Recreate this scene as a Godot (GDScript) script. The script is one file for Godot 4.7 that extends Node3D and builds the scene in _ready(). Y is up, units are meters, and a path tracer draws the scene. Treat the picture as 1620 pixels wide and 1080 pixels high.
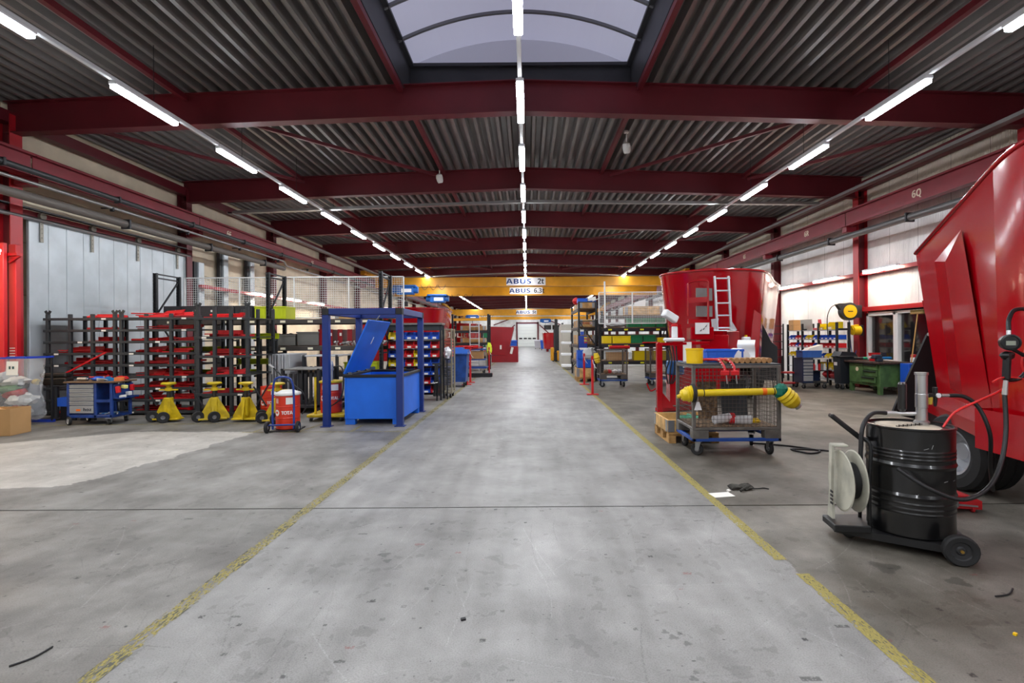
extends Node3D
# A long steel-framed workshop hall: camera stands in the aisle at x = 0, 1.5 m up, and looks along -z.
var M := {}
var T := {}
var used := {}
var shapes := {}
var rng := RandomNumberGenerator.new()
const LAMP_ENERGY := 5.2
const LAMP_GLOW := 40.0
const WALL_LAMP_ENERGY := 3.6

func _ready() -> void:
	rng.seed = 20240611
	palette()
	# camera
	var cam := Camera3D.new()
	cam.name = "camera"
	add_child(cam)
	cam.position = Vector3(0, 1.5, 0)
	cam.rotation_degrees.z = -0.4
	cam.set_frustum(0.05 * 1080.0 / 810.0, Vector2(-24.0, -7.0) / 810.0 * 0.05, 0.05, 200.0)
	cam.current = true
	# dusk sky, seen only through the roof lights and the glazed doors
	var sky_mat := ProceduralSkyMaterial.new()
	sky_mat.sky_top_color = rgb(152, 153, 168)
	sky_mat.sky_horizon_color = rgb(160, 160, 172)
	sky_mat.ground_bottom_color = rgb(40, 40, 46)
	sky_mat.ground_horizon_color = rgb(90, 88, 100)
	sky_mat.sky_energy_multiplier = 1.25
	var env := Environment.new()
	env.background_mode = Environment.BG_SKY
	env.sky = Sky.new()
	env.sky.sky_material = sky_mat
	env.tonemap_mode = Environment.TONE_MAPPER_LINEAR
	env.tonemap_exposure = 1.06
	env.sdfgi_enabled = true
	env.ssao_enabled = true
	env.ssil_enabled = true
	var we := WorldEnvironment.new()
	we.name = "surroundings"
	we.environment = env
	add_child(we)
	# the hall, then what stands in it
	build_floor()
	build_walls()
	build_ceiling()
	build_beams()
	build_lights()
	build_runways()
	build_cranes()
	build_left_side()
	build_right_side()
	build_foreground()
	build_far()
	build_floor_marks()


# ---------------------------------------------------------------- helpers: nodes
func numbered(called: String) -> String:
	var n: int = used.get(called, 0)
	used[called] = n + 1
	return called if n == 0 else "%s_%03d" % [called, n]

func thing(called: String, label: String, category: String, at := Vector3.ZERO, turn := 0.0, group := "") -> Node3D:
	var o := Node3D.new()
	o.name = numbered(called)
	add_child(o)
	o.position = at
	o.rotation.y = deg_to_rad(turn)
	o.set_meta("label", label)
	o.set_meta("category", category)
	if group:
		o.set_meta("group", group)
	return o

func solo(called: String, label: String, category: String, mesh: Mesh, m: Material, at := Vector3.ZERO, turn := 0.0, group := "") -> MeshInstance3D:
	var o := MeshInstance3D.new()
	o.mesh = mesh
	o.material_override = m
	o.name = numbered(called)
	add_child(o)
	o.position = at
	o.rotation.y = deg_to_rad(turn)
	o.set_meta("label", label)
	o.set_meta("category", category)
	if group:
		o.set_meta("group", group)
	return o

func setting(called: String) -> Node3D:
	var o := Node3D.new()
	o.name = called
	add_child(o)
	o.set_meta("kind", "structure")
	return o

func mi(parent: Node, called: String, mesh: Mesh, m: Material, xf := Transform3D()) -> MeshInstance3D:
	var o := MeshInstance3D.new()
	o.mesh = mesh
	o.material_override = m
	o.name = called
	parent.add_child(o, true)
	o.transform = xf
	return o

func part(parent: Node, called: String, st: SurfaceTool, m: Material) -> MeshInstance3D:
	return mi(parent, called, st.commit(), m)

func stuff(o: Node) -> Node:
	o.set_meta("kind", "stuff")
	return o

func cached(key: String, make: Callable) -> Mesh:
	if not shapes.has(key):
		var st: SurfaceTool = make.call()
		shapes[key] = st.commit()
	return shapes[key]

func clone(src: Node3D, at: Vector3, turn: float, label: String, group := "") -> Node3D:
	var called := src.name.trim_suffix("_" + src.name.get_slice("_", src.name.get_slice_count("_") - 1)) if src.name.right(3).is_valid_int() else String(src.name)
	var c: Node3D = src.duplicate()
	c.name = numbered(called)
	add_child(c)
	c.position = at
	c.rotation.y = deg_to_rad(turn)
	c.set_meta("label", label)
	if group:
		c.set_meta("group", group)
	return c

func nth(n: int) -> String:
	return ["first", "second", "third", "fourth", "fifth", "sixth", "seventh", "eighth", "ninth", "tenth", "eleventh", "twelfth", "thirteenth", "fourteenth", "fifteenth", "sixteenth", "seventeenth", "eighteenth", "nineteenth", "twentieth"][n]

func P(x: float, y: float, depth: float) -> Vector3:
	return Vector3(x, y, -depth)

# ---------------------------------------------------------------- helpers: shapes
func S() -> SurfaceTool:
	var st := SurfaceTool.new()
	st.begin(Mesh.PRIMITIVE_TRIANGLES)
	return st

func vert(st: SurfaceTool, p: Vector3, n: Vector3, uv := Vector2.ZERO) -> void:
	st.set_normal(n)
	st.set_uv(uv)
	st.add_vertex(p)

func tri(st: SurfaceTool, a: Vector3, b: Vector3, c: Vector3, na: Vector3, nb: Vector3, nc: Vector3, ua := Vector2.ZERO, ub := Vector2.ZERO, uc := Vector2.ZERO) -> void:
	if (b - a).cross(c - a).dot(na + nb + nc) > 0.0:
		vert(st, a, na, ua); vert(st, c, nc, uc); vert(st, b, nb, ub)
	else:
		vert(st, a, na, ua); vert(st, b, nb, ub); vert(st, c, nc, uc)

func quad(st: SurfaceTool, a: Vector3, b: Vector3, c: Vector3, d: Vector3, away := Vector3.ZERO) -> void:
	# a flat four-cornered face that looks away from the point given
	var n := (c - a).cross(d - b).normalized()
	if away != Vector3.ZERO and n.dot((a + b + c + d) / 4.0 - away) < 0.0:
		n = -n
	tri(st, a, b, c, n, n, n, Vector2(0, 0), Vector2(1, 0), Vector2(1, 1))
	tri(st, a, c, d, n, n, n, Vector2(0, 0), Vector2(1, 1), Vector2(0, 1))

func box(st: SurfaceTool, c: Vector3, s: Vector3, b := Basis(), ch := 0.0) -> void:
	var h := s / 2.0
	if ch <= 0.0:
		for ax in 3:
			for sg in [-1.0, 1.0]:
				var n := Vector3.ZERO
				n[ax] = sg
				var u := (ax + 1) % 3
				var v := (ax + 2) % 3
				var q := []
				for k in [[-1, -1], [1, -1], [1, 1], [-1, 1]]:
					var p := Vector3.ZERO
					p[ax] = sg * h[ax]
					p[u] = k[0] * h[u]
					p[v] = k[1] * h[v]
					q.append(c + b * p)
				var nn := b * n
				tri(st, q[0], q[1], q[2], nn, nn, nn, Vector2(0, 0), Vector2(1, 0), Vector2(1, 1))
				tri(st, q[0], q[2], q[3], nn, nn, nn, Vector2(0, 0), Vector2(1, 1), Vector2(0, 1))
		return
	ch = minf(ch, minf(h.x, minf(h.y, h.z)) * 0.9)
	var pt := func(sx: float, sy: float, sz: float, ax: int) -> Vector3:
		var p := Vector3(sx * (h.x - ch), sy * (h.y - ch), sz * (h.z - ch))
		p[ax] += ch * [sx, sy, sz][ax]
		return c + b * p
	for ax in 3:
		for sg in [-1.0, 1.0]:
			var q := []
			for k in [[-1.0, -1.0], [1.0, -1.0], [1.0, 1.0], [-1.0, 1.0]]:
				var s3 := [0.0, 0.0, 0.0]
				s3[ax] = sg
				s3[(ax + 1) % 3] = k[0]
				s3[(ax + 2) % 3] = k[1]
				q.append(pt.call(s3[0], s3[1], s3[2], ax))
			quad(st, q[0], q[1], q[2], q[3], c)
	for ax in 3:
		var u := (ax + 1) % 3
		var v := (ax + 2) % 3
		for k in [[-1.0, -1.0], [1.0, -1.0], [1.0, 1.0], [-1.0, 1.0]]:
			var lo := [0.0, 0.0, 0.0]
			lo[ax] = -1.0
			lo[u] = k[0]
			lo[v] = k[1]
			var hi := lo.duplicate()
			hi[ax] = 1.0
			quad(st, pt.call(lo[0], lo[1], lo[2], u), pt.call(hi[0], hi[1], hi[2], u), pt.call(hi[0], hi[1], hi[2], v), pt.call(lo[0], lo[1], lo[2], v), c)
	for sx in [-1.0, 1.0]:
		for sy in [-1.0, 1.0]:
			for sz in [-1.0, 1.0]:
				var n := (b * Vector3(sx, sy, sz)).normalized()
				tri(st, pt.call(sx, sy, sz, 0), pt.call(sx, sy, sz, 1), pt.call(sx, sy, sz, 2), n, n, n)

func bar(st: SurfaceTool, a: Vector3, b: Vector3, w: float, h: float, up := Vector3.UP, ch := 0.0) -> void:
	# a box of section w by h from a to b
	var d := (b - a).normalized()
	var side := d.cross(up)
	if side.length() < 0.01:
		side = d.cross(Vector3.RIGHT)
	side = side.normalized()
	box(st, (a + b) / 2.0, Vector3(w, h, a.distance_to(b)), Basis(side, side.cross(d) * -1.0 if side.cross(d).dot(up) < 0.0 else side.cross(d), side.cross(side.cross(d) * -1.0 if side.cross(d).dot(up) < 0.0 else side.cross(d))), ch)

func cyl(st: SurfaceTool, a: Vector3, b: Vector3, r: float, r2 := -1.0, seg := 12, caps := true) -> void:
	if r2 < 0.0:
		r2 = r
	var d := (b - a).normalized()
	var u := d.cross(Vector3.UP if absf(d.y) < 0.9 else Vector3.RIGHT).normalized()
	var v := d.cross(u)
	var slope := (r - r2) / maxf(a.distance_to(b), 0.0001)
	for k in seg:
		var t0 := TAU * k / seg
		var t1 := TAU * (k + 1) / seg
		var e0 := u * cos(t0) + v * sin(t0)
		var e1 := u * cos(t1) + v * sin(t1)
		var n0 := (e0 + d * slope).normalized()
		var n1 := (e1 + d * slope).normalized()
		var u0 := float(k) / seg
		var u1 := float(k + 1) / seg
		tri(st, a + e0 * r, a + e1 * r, b + e1 * r2, n0, n1, n1, Vector2(u0, 1), Vector2(u1, 1), Vector2(u1, 0))
		tri(st, a + e0 * r, b + e1 * r2, b + e0 * r2, n0, n1, n0, Vector2(u0, 1), Vector2(u1, 0), Vector2(u0, 0))
		if caps:
			if r > 0.0001:
				tri(st, a, a + e0 * r, a + e1 * r, -d, -d, -d)
			if r2 > 0.0001:
				tri(st, b, b + e0 * r2, b + e1 * r2, d, d, d)

func tube(st: SurfaceTool, pts: Array, r: float, seg := 6, closed := false) -> void:
	var n := pts.size()
	var rings := []
	var u := Vector3.ZERO
	for i in n:
		var d: Vector3
		if closed:
			d = (pts[(i + 1) % n] - pts[(i + n - 1) % n]).normalized()
		else:
			d = (pts[mini(i + 1, n - 1)] - pts[maxi(i - 1, 0)]).normalized()
		if i == 0:
			u = d.cross(Vector3.UP if absf(d.y) < 0.9 else Vector3.RIGHT).normalized()
		else:
			u = (u - d * u.dot(d)).normalized()
		var v := d.cross(u)
		var ring := []
		for k in seg:
			var t := TAU * k / seg
			ring.append(u * cos(t) + v * sin(t))
		rings.append(ring)
	for i in (n if closed else n - 1):
		var j := (i + 1) % n
		for k in seg:
			var l := (k + 1) % seg
			tri(st, pts[i] + rings[i][k] * r, pts[i] + rings[i][l] * r, pts[j] + rings[j][l] * r, rings[i][k], rings[i][l], rings[j][l])
			tri(st, pts[i] + rings[i][k] * r, pts[j] + rings[j][l] * r, pts[j] + rings[j][k] * r, rings[i][k], rings[j][l], rings[j][k])
	if not closed:
		for e in [0, n - 1]:
			var d: Vector3 = (pts[0] - pts[1]).normalized() if e == 0 else (pts[n - 1] - pts[n - 2]).normalized()
			for k in seg:
				tri(st, pts[e], pts[e] + rings[e][k] * r, pts[e] + rings[e][(k + 1) % seg] * r, d, d, d)

func smooth_path(pts: Array, per := 6) -> Array:
	var out := []
	var n := pts.size()
	for i in n - 1:
		var p0: Vector3 = pts[maxi(i - 1, 0)]
		var p1: Vector3 = pts[i]
		var p2: Vector3 = pts[i + 1]
		var p3: Vector3 = pts[mini(i + 2, n - 1)]
		for k in per:
			out.append(p1.cubic_interpolate(p2, p0, p3, float(k) / per))
	out.append(pts[n - 1])
	return out

func lathe(st: SurfaceTool, prof: Array, seg: int, xf := Transform3D()) -> void:
	# prof: [radius, height] pairs round the local y axis; v runs from the first pair to the last
	for i in prof.size() - 1:
		var r0: float = prof[i][0]
		var y0: float = prof[i][1]
		var r1: float = prof[i + 1][0]
		var y1: float = prof[i + 1][1]
		var nr := y1 - y0
		var ny := r0 - r1
		var l := sqrt(nr * nr + ny * ny)
		if l < 0.00001:
			continue
		nr /= l
		ny /= l
		for k in seg:
			var t0 := TAU * k / seg
			var t1 := TAU * (k + 1) / seg
			var e0 := Vector3(cos(t0), 0, sin(t0))
			var e1 := Vector3(cos(t1), 0, sin(t1))
			var n0 := xf.basis * (e0 * nr + Vector3(0, ny, 0))
			var n1 := xf.basis * (e1 * nr + Vector3(0, ny, 0))
			var a := xf * (e0 * r0 + Vector3(0, y0, 0))
			var b := xf * (e1 * r0 + Vector3(0, y0, 0))
			var c := xf * (e1 * r1 + Vector3(0, y1, 0))
			var d := xf * (e0 * r1 + Vector3(0, y1, 0))
			if r0 > 0.0001:
				tri(st, a, b, c, n0, n1, n1)
			if r1 > 0.0001:
				tri(st, a, c, d, n0, n1, n0)

func prism(st: SurfaceTool, poly: Array, depth: float, xf := Transform3D()) -> void:
	# a flat outline in the local xy plane, thickened by depth along local z
	var pv := PackedVector2Array(poly)
	var idx := Geometry2D.triangulate_polygon(pv)
	var h := depth / 2.0
	var nz := (xf.basis * Vector3(0, 0, 1)).normalized()
	for i in range(0, idx.size(), 3):
		for sg in [-1.0, 1.0]:
			var q := []
			for k in 3:
				var p: Vector2 = pv[idx[i + k]]
				q.append(xf * Vector3(p.x, p.y, sg * h))
			tri(st, q[0], q[1], q[2], nz * sg, nz * sg, nz * sg)
	var cw := Geometry2D.is_polygon_clockwise(pv)
	for i in pv.size():
		var p := pv[i]
		var q := pv[(i + 1) % pv.size()]
		var e := (q - p).normalized()
		var n2 := Vector2(e.y, -e.x)
		if cw:
			n2 = -n2
		var n := (xf.basis * Vector3(n2.x, n2.y, 0)).normalized()
		var a := xf * Vector3(p.x, p.y, -h)
		var b := xf * Vector3(q.x, q.y, -h)
		var c := xf * Vector3(q.x, q.y, h)
		var d := xf * Vector3(p.x, p.y, h)
		tri(st, a, b, c, n, n, n)
		tri(st, a, c, d, n, n, n)

func wires(st: SurfaceTool, o: Vector3, u: Vector3, v: Vector3, nu: int, nv: int, r: float) -> void:
	# a welded mesh: wires along u and along v over the sheet o, o+u, o+u+v, o+v
	for i in nu + 1:
		var a := o + u * (float(i) / nu)
		cyl(st, a, a + v, r, -1, 4, false)
	for j in nv + 1:
		var a := o + v * (float(j) / nv)
		cyl(st, a, a + u, r, -1, 4, false)

func rot(x := 0.0, y := 0.0, z := 0.0) -> Basis:
	return Basis.from_euler(Vector3(deg_to_rad(x), deg_to_rad(y), deg_to_rad(z)))

func text_mesh(words: String, height: float, depth := 0.004, italic := false, serif := false) -> TextMesh:
	var f := SystemFont.new()
	f.font_names = PackedStringArray(["Droid Serif" if serif else "Droid Sans"])
	f.font_weight = 700
	f.font_italic = italic
	var t := TextMesh.new()
	t.text = words
	t.font = f
	t.font_size = 64
	t.pixel_size = height / 46.0
	t.depth = depth
	t.curve_step = 4.0
	return t

# ---------------------------------------------------------------- helpers: materials
func noise_tex(freq: float, lo: float, hi: float, sd: int, octaves := 4, size := 512, normal := false) -> NoiseTexture2D:
	var n := FastNoiseLite.new()
	n.noise_type = FastNoiseLite.TYPE_SIMPLEX_SMOOTH
	n.seed = sd
	n.frequency = freq
	n.fractal_octaves = octaves
	var t := NoiseTexture2D.new()
	t.width = size
	t.height = size
	t.seamless = true
	t.noise = n
	if normal:
		t.as_normal_map = true
		t.bump_strength = 3.0
	else:
		var g := Gradient.new()
		g.offsets = PackedFloat32Array([0.25, 0.75])
		g.colors = PackedColorArray([Color(lo, lo, lo), Color(hi, hi, hi)])
		t.color_ramp = g
	return t

func mat(key: String, c: Color, rough := 0.5, metal := 0.0, wear := 0, coat := 0.0) -> StandardMaterial3D:
	if M.has(key):
		return M[key]
	var m := StandardMaterial3D.new()
	m.resource_name = key
	m.albedo_color = c
	m.roughness = rough
	m.metallic = metal
	if wear > 0:
		if not T.has("wear%d" % wear):
			T["wear%d" % wear] = noise_tex([0.0, 0.006, 0.012, 0.03][wear], [0.0, 0.93, 0.8, 0.55][wear], [0.0, 1.0, 1.0, 1.0][wear], 11 * wear, 5)
		m.albedo_texture = T["wear%d" % wear]
		m.uv1_triplanar = true
		m.uv1_world_triplanar = true
		m.uv1_scale = Vector3.ONE * [0.0, 0.35, 0.6, 1.0][wear]
	if coat > 0.0:
		m.clearcoat_enabled = true
		m.clearcoat = coat
		m.clearcoat_roughness = 0.08
	M[key] = m
	return m

func rgb(r: int, g: int, b: int) -> Color:
	return Color(r / 255.0, g / 255.0, b / 255.0)


func palette() -> void:
	# shared paints, set once before anything is built
	for q in [
		["steel_maroon", rgb(96, 16, 28), 0.5, 0.0, 1], ["column_red", rgb(172, 22, 34), 0.4, 0.0, 1], ["bright_red", rgb(196, 22, 30), 0.4, 0.0, 1], ["runway_red", rgb(132, 22, 38), 0.45, 0.0, 1],
		["zinc", rgb(160, 162, 164), 0.35, 0.8, 0], ["chrome", rgb(190, 190, 190), 0.25, 0.9, 0], ["hoist_dark", rgb(30, 30, 34), 0.5, 0.0, 0], ["wire_dark", rgb(50, 50, 52), 0.5, 0.5, 0],
		["rack_iron", rgb(58, 61, 64), 0.5, 0.3, 1], ["rack_black", rgb(40, 42, 46), 0.5, 0.2, 1], ["rack_beam_brown", rgb(66, 60, 56), 0.55, 0.1, 1], ["rubber", rgb(26, 26, 27), 0.75, 0.0, 0],
		["hub_grey", rgb(120, 120, 122), 0.5, 0.3, 0], ["jack_yellow", rgb(214, 184, 16), 0.45, 0.0, 2], ["oily_steel", rgb(60, 58, 54), 0.4, 0.7, 0], ["pale_steel", rgb(190, 190, 188), 0.35, 0.7, 0],
		["part_red", rgb(206, 18, 28), 0.4, 0.0, 1], ["part_red_dark", rgb(170, 12, 24), 0.45, 0.0, 1], ["part_red_light", rgb(224, 34, 38), 0.38, 0.0, 1], ["card_white", rgb(232, 230, 222), 0.7, 0.0, 0],
		["print_white", rgb(238, 236, 230), 0.6, 0.0, 0], ["drum_red", rgb(212, 52, 24), 0.35, 0.0, 1], ["lid_white", rgb(226, 226, 220), 0.6, 0.0, 1], ["cable_black", rgb(24, 24, 26), 0.6, 0.0, 0],
		["tub_grey", rgb(120, 118, 114), 0.5, 0.4, 1], ["galvanised", rgb(190, 198, 202), 0.45, 0.3, 1], ["lime_green", rgb(196, 210, 20), 0.45, 0.0, 1], ["deck_board", rgb(132, 100, 68), 0.8, 0.0, 2],
		["tray_blue", rgb(28, 84, 190), 0.4, 0.0, 0], ["clamp_blue", rgb(20, 110, 170), 0.4, 0.0, 0], ["waste_blue", rgb(28, 74, 150), 0.45, 0.0, 2], ["waste_lid", rgb(36, 90, 176), 0.45, 0.0, 0],
		["bin_blue", rgb(22, 78, 190), 0.4, 0.0, 0], ["bin_red", rgb(206, 24, 30), 0.4, 0.0, 0], ["bin_yellow", rgb(232, 206, 14), 0.4, 0.0, 0], ["bin_green", rgb(14, 120, 74), 0.4, 0.0, 0],
		["plastic_white", rgb(232, 234, 236), 0.45, 0.0, 0], ["dolly_blue", rgb(28, 72, 150), 0.45, 0.0, 1], ["worn_plywood", rgb(150, 122, 92), 0.8, 0.0, 3], ["crane_yellow", rgb(226, 158, 22), 0.45, 0.0, 1],
		["cage_pale", rgb(158, 150, 128), 0.5, 0.3, 1], ["mesh_white", rgb(226, 228, 226), 0.5, 0.1, 0], ["aluminium", rgb(200, 204, 208), 0.35, 0.6, 0], ["drawer_grey", rgb(172, 174, 176), 0.4, 0.2, 1],
		["rim_silver", rgb(170, 172, 176), 0.35, 0.6, 0], ["flap_black", rgb(24, 24, 26), 0.7, 0.0, 0], ["crate_blue", rgb(24, 92, 200), 0.4, 0.0, 0], ["wrap_green", rgb(20, 150, 110), 0.4, 0.0, 0],
		["bucket_yellow", rgb(232, 190, 12), 0.4, 0.0, 0], ["shaft_yellow", rgb(222, 192, 20), 0.42, 0.0, 1], ["board_dark", rgb(58, 62, 66), 0.6, 0.0, 1], ["wrap_grey", rgb(170, 172, 172), 0.5, 0.0, 0],
	]:
		mat(q[0], q[1], q[2], q[3], q[4])
	mat("machine_red", rgb(160, 2, 16), 0.16, 0.0, 0, 0.5)
	mat("drum_black", rgb(14, 14, 15), 0.28, 0, 0, 0.5)
# ---------------------------------------------------------------- the hall
const BAY := 5.0
const FIRST := 9.75           # depth of the first beam in view
const END := 80.0
const LEFT := -10.0
const RIGHT := 9.75
const RIDGE := -0.1
const DECK := 6.36            # underside of the roof deck at the ridge
const SLOPE := 0.035

func deck_y(x: float) -> float:
	return DECK - absf(x - RIDGE) * SLOPE

func floor_image(w: int, h: int, x0: float, x1: float, d0: float, d1: float) -> Image:
	# concrete: cloudy grey, a paler slab on the left, work zones toned down for grime and partly for dimmer light painted in, oil spots, crumbs and scratches
	var mpp := (x1 - x0) / w
	var layer := func(per_metre: float, sd: int, octaves: int, squash: int) -> PackedByteArray:
		var n := FastNoiseLite.new()
		n.seed = sd
		n.frequency = per_metre * mpp
		n.fractal_octaves = octaves
		n.noise_type = FastNoiseLite.TYPE_SIMPLEX_SMOOTH
		n.offset = Vector3(x0 / mpp, -d1 / mpp / squash, 0)
		var pic := n.get_image(w, h / squash, false, false, false)
		if squash > 1:
			pic.resize(w, h, Image.INTERPOLATE_CUBIC)
		pic.convert(Image.FORMAT_L8)
		return pic.get_data()
	var l0: PackedByteArray = layer.call(0.3, 3, 4, 1)
	var l1: PackedByteArray = layer.call(1.5, 5, 5, 1)
	var l2: PackedByteArray = layer.call(6.0, 9, 4, 1)
	var l3: PackedByteArray = layer.call(4.0, 31, 4, 8)
	var data := PackedByteArray()
	data.resize(w * h * 3)
	var patch := PackedVector2Array([Vector2(-10, 7.5), Vector2(-7.7, 7.45), Vector2(-6.95, 7.99), Vector2(-6.4, 8.34), Vector2(-4.39, 8.27), Vector2(-4.45, 7.2), Vector2(-4.62, 5.9), Vector2(-4.75, 5.3), Vector2(-5.4, 5.18), Vector2(-10, 5.25)])
	var i := 0
	for py in h:
		var dep := d1 + (d0 - d1) * (py + 0.5) / h
		for px in w:
			var x := x0 + mpp * (px + 0.5)
			var a := (l0[i] / 255.0 - 0.5) * 1.5
			var b := (l1[i] / 255.0 - 0.5) * 1.5
			var c := (l2[i] / 255.0 - 0.5) * 1.5
			var s := (l3[i] / 255.0 - 0.5) * 1.5
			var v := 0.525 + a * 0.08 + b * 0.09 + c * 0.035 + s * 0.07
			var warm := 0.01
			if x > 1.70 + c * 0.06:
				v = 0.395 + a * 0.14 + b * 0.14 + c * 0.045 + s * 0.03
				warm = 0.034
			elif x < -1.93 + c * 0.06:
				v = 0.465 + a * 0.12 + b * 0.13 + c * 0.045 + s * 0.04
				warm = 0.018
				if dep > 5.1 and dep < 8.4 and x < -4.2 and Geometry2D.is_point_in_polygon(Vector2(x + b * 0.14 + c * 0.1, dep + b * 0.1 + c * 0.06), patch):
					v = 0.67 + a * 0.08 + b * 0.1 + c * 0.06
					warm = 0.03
			if c > 0.24 and b < 0.0:
				v -= 0.05
			v = clampf(v, 0.08, 0.9)
			data[i * 3] = int(255.0 * v)
			data[i * 3 + 1] = int(255.0 * (v - warm * 0.55))
			data[i * 3 + 2] = int(255.0 * (v - warm * 1.6))
			i += 1
	var im := Image.create_from_data(w, h, false, Image.FORMAT_RGB8, data)
	var r2 := RandomNumberGenerator.new()
	r2.seed = 77 + w
	var dot := func(X: int, Y: int, k: float) -> void:
		if X >= 0 and X < w and Y >= 0 and Y < h:
			var q := im.get_pixel(X, Y)
			im.set_pixel(X, Y, q.darkened(k) if k > 0.0 else q.lightened(-k))
	# crumbs and drips
	for k in 1500:
		var px := r2.randi_range(0, w - 1)
		var py := r2.randi_range(0, h - 1)
		var size := r2.randf_range(0.004, 0.012) if r2.randf() < 0.85 else r2.randf_range(0.012, 0.035)
		var n := maxi(1, int(size / mpp))
		var dark := r2.randf_range(0.15, 0.6)
		var long := 1 if r2.randf() < 0.8 else 3
		for yy in n:
			for xx in n * long:
				if r2.randf() < 0.8:
					dot.call(px + xx, py + yy, dark)
	# splashes of red paint
	for k in 26:
		var px := r2.randi_range(0, w - 1)
		var py := r2.randi_range(0, h - 1)
		var n := maxi(1, int(r2.randf_range(0.01, 0.04) / mpp))
		for yy in n:
			for xx in n * 2:
				if px + xx < w and py + yy < h and r2.randf() < 0.6:
					im.set_pixel(px + xx, py + yy, im.get_pixel(px + xx, py + yy).lerp(Color(0.5, 0.2, 0.2), 0.45))
	# scratches and rubber scuffs, mostly along the driving direction
	for k in 420:
		var p := Vector2(r2.randf() * w, r2.randf() * h)
		var ang := r2.randfn(0.0, 0.35) + (PI / 2 if r2.randf() < 0.2 else 0.0)
		var dir := Vector2(sin(ang), cos(ang))
		var bend := r2.randf_range(-0.004, 0.004)
		var tone := r2.randf_range(-0.16, 0.16)
		for q in int(r2.randf_range(0.08, 0.9) / mpp):
			p += dir
			dir = dir.rotated(bend)
			if r2.randf() < 0.7:
				dot.call(int(p.x), int(p.y), tone)
	# oil marks in the aisle and by the barrel
	for spot in [[0.72, 2.55, 0.03], [0.77, 2.5, 0.028], [0.69, 2.6, 0.025], [0.76, 2.58, 0.02], [0.72, 2.24, 0.025], [0.76, 2.2, 0.028], [0.74, 2.28, 0.02], [3.1, 2.85, 0.14], [2.9, 2.6, 0.09], [2.6, 3.1, 0.08], [3.3, 2.6, 0.2], [3.0, 2.3, 0.1], [2.95, 2.2, 0.07], [3.6, 3.3, 0.24], [2.3, 3.3, 0.11], [-1.0, 3.55, 0.05], [-0.95, 3.45, 0.04]]:
		var q := Vector2((spot[0] - x0) / mpp, (d1 - spot[1]) / (d1 - d0) * h)
		var n := int(spot[2] / mpp)
		for yy in range(-n, n + 1):
			for xx in range(-n, n + 1):
				var ang := atan2(yy, xx)
				if Vector2(xx, yy).length() < n * (0.75 + 0.2 * sin(ang * 3.0 + spot[0] * 9.0) + r2.randf_range(-0.08, 0.08)):
					dot.call(int(q.x) + xx, int(q.y) + yy, 0.22)
	return im

func build_floor() -> void:
	var fl := setting("floor")
	var grain := noise_tex(0.11, 0.9, 1.05, 21, 4, 1024)
	var shine := noise_tex(0.01, 0.75, 1.0, 22, 4)
	var concrete := func(called: String, pic: Image) -> StandardMaterial3D:
		var m := StandardMaterial3D.new()
		m.resource_name = called
		m.albedo_texture = ImageTexture.create_from_image(pic)
		m.roughness = 0.62
		m.detail_enabled = true
		m.detail_blend_mode = BaseMaterial3D.BLEND_MODE_MUL
		m.detail_albedo = grain
		m.detail_uv_layer = BaseMaterial3D.DETAIL_UV_2
		m.uv2_triplanar = true
		m.uv2_world_triplanar = true
		m.uv2_scale = Vector3.ONE * 0.8
		m.roughness_texture = shine
		return m
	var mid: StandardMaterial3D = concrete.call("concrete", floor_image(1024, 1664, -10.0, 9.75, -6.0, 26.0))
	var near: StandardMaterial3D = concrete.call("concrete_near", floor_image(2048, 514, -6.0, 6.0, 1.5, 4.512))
	var far := StandardMaterial3D.new()
	far.resource_name = "concrete_far"
	far.albedo_color = Color(0.53, 0.53, 0.52)
	far.albedo_texture = noise_tex(0.02, 0.86, 1.05, 23, 4)
	far.uv1_triplanar = true
	far.uv1_world_triplanar = true
	far.uv1_scale = Vector3.ONE * 0.15
	far.roughness = 0.5
	# each piece: depth range, width range, and the area its picture covers
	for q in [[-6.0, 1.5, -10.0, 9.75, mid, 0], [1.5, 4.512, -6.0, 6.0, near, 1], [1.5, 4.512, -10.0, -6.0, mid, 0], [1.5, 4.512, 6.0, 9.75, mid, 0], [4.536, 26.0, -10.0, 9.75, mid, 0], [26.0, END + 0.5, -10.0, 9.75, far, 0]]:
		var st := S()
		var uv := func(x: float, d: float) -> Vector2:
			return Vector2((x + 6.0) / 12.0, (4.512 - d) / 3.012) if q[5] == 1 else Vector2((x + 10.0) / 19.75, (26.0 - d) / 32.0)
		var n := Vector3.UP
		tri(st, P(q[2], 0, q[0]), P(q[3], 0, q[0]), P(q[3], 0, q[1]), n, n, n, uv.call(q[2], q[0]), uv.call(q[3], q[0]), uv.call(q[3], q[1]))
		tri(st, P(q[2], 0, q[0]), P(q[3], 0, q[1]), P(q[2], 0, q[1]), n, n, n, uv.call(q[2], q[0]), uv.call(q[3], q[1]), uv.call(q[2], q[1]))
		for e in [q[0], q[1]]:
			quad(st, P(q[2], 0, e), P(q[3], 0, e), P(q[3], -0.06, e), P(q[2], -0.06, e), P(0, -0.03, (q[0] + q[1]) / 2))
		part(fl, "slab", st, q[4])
	var st := S()
	box(st, P(0, -0.16, 37), Vector3(20.4, 0.24, 88))
	part(fl, "subfloor", st, mat("joint_filler", rgb(22, 22, 22), 0.9))

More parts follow.
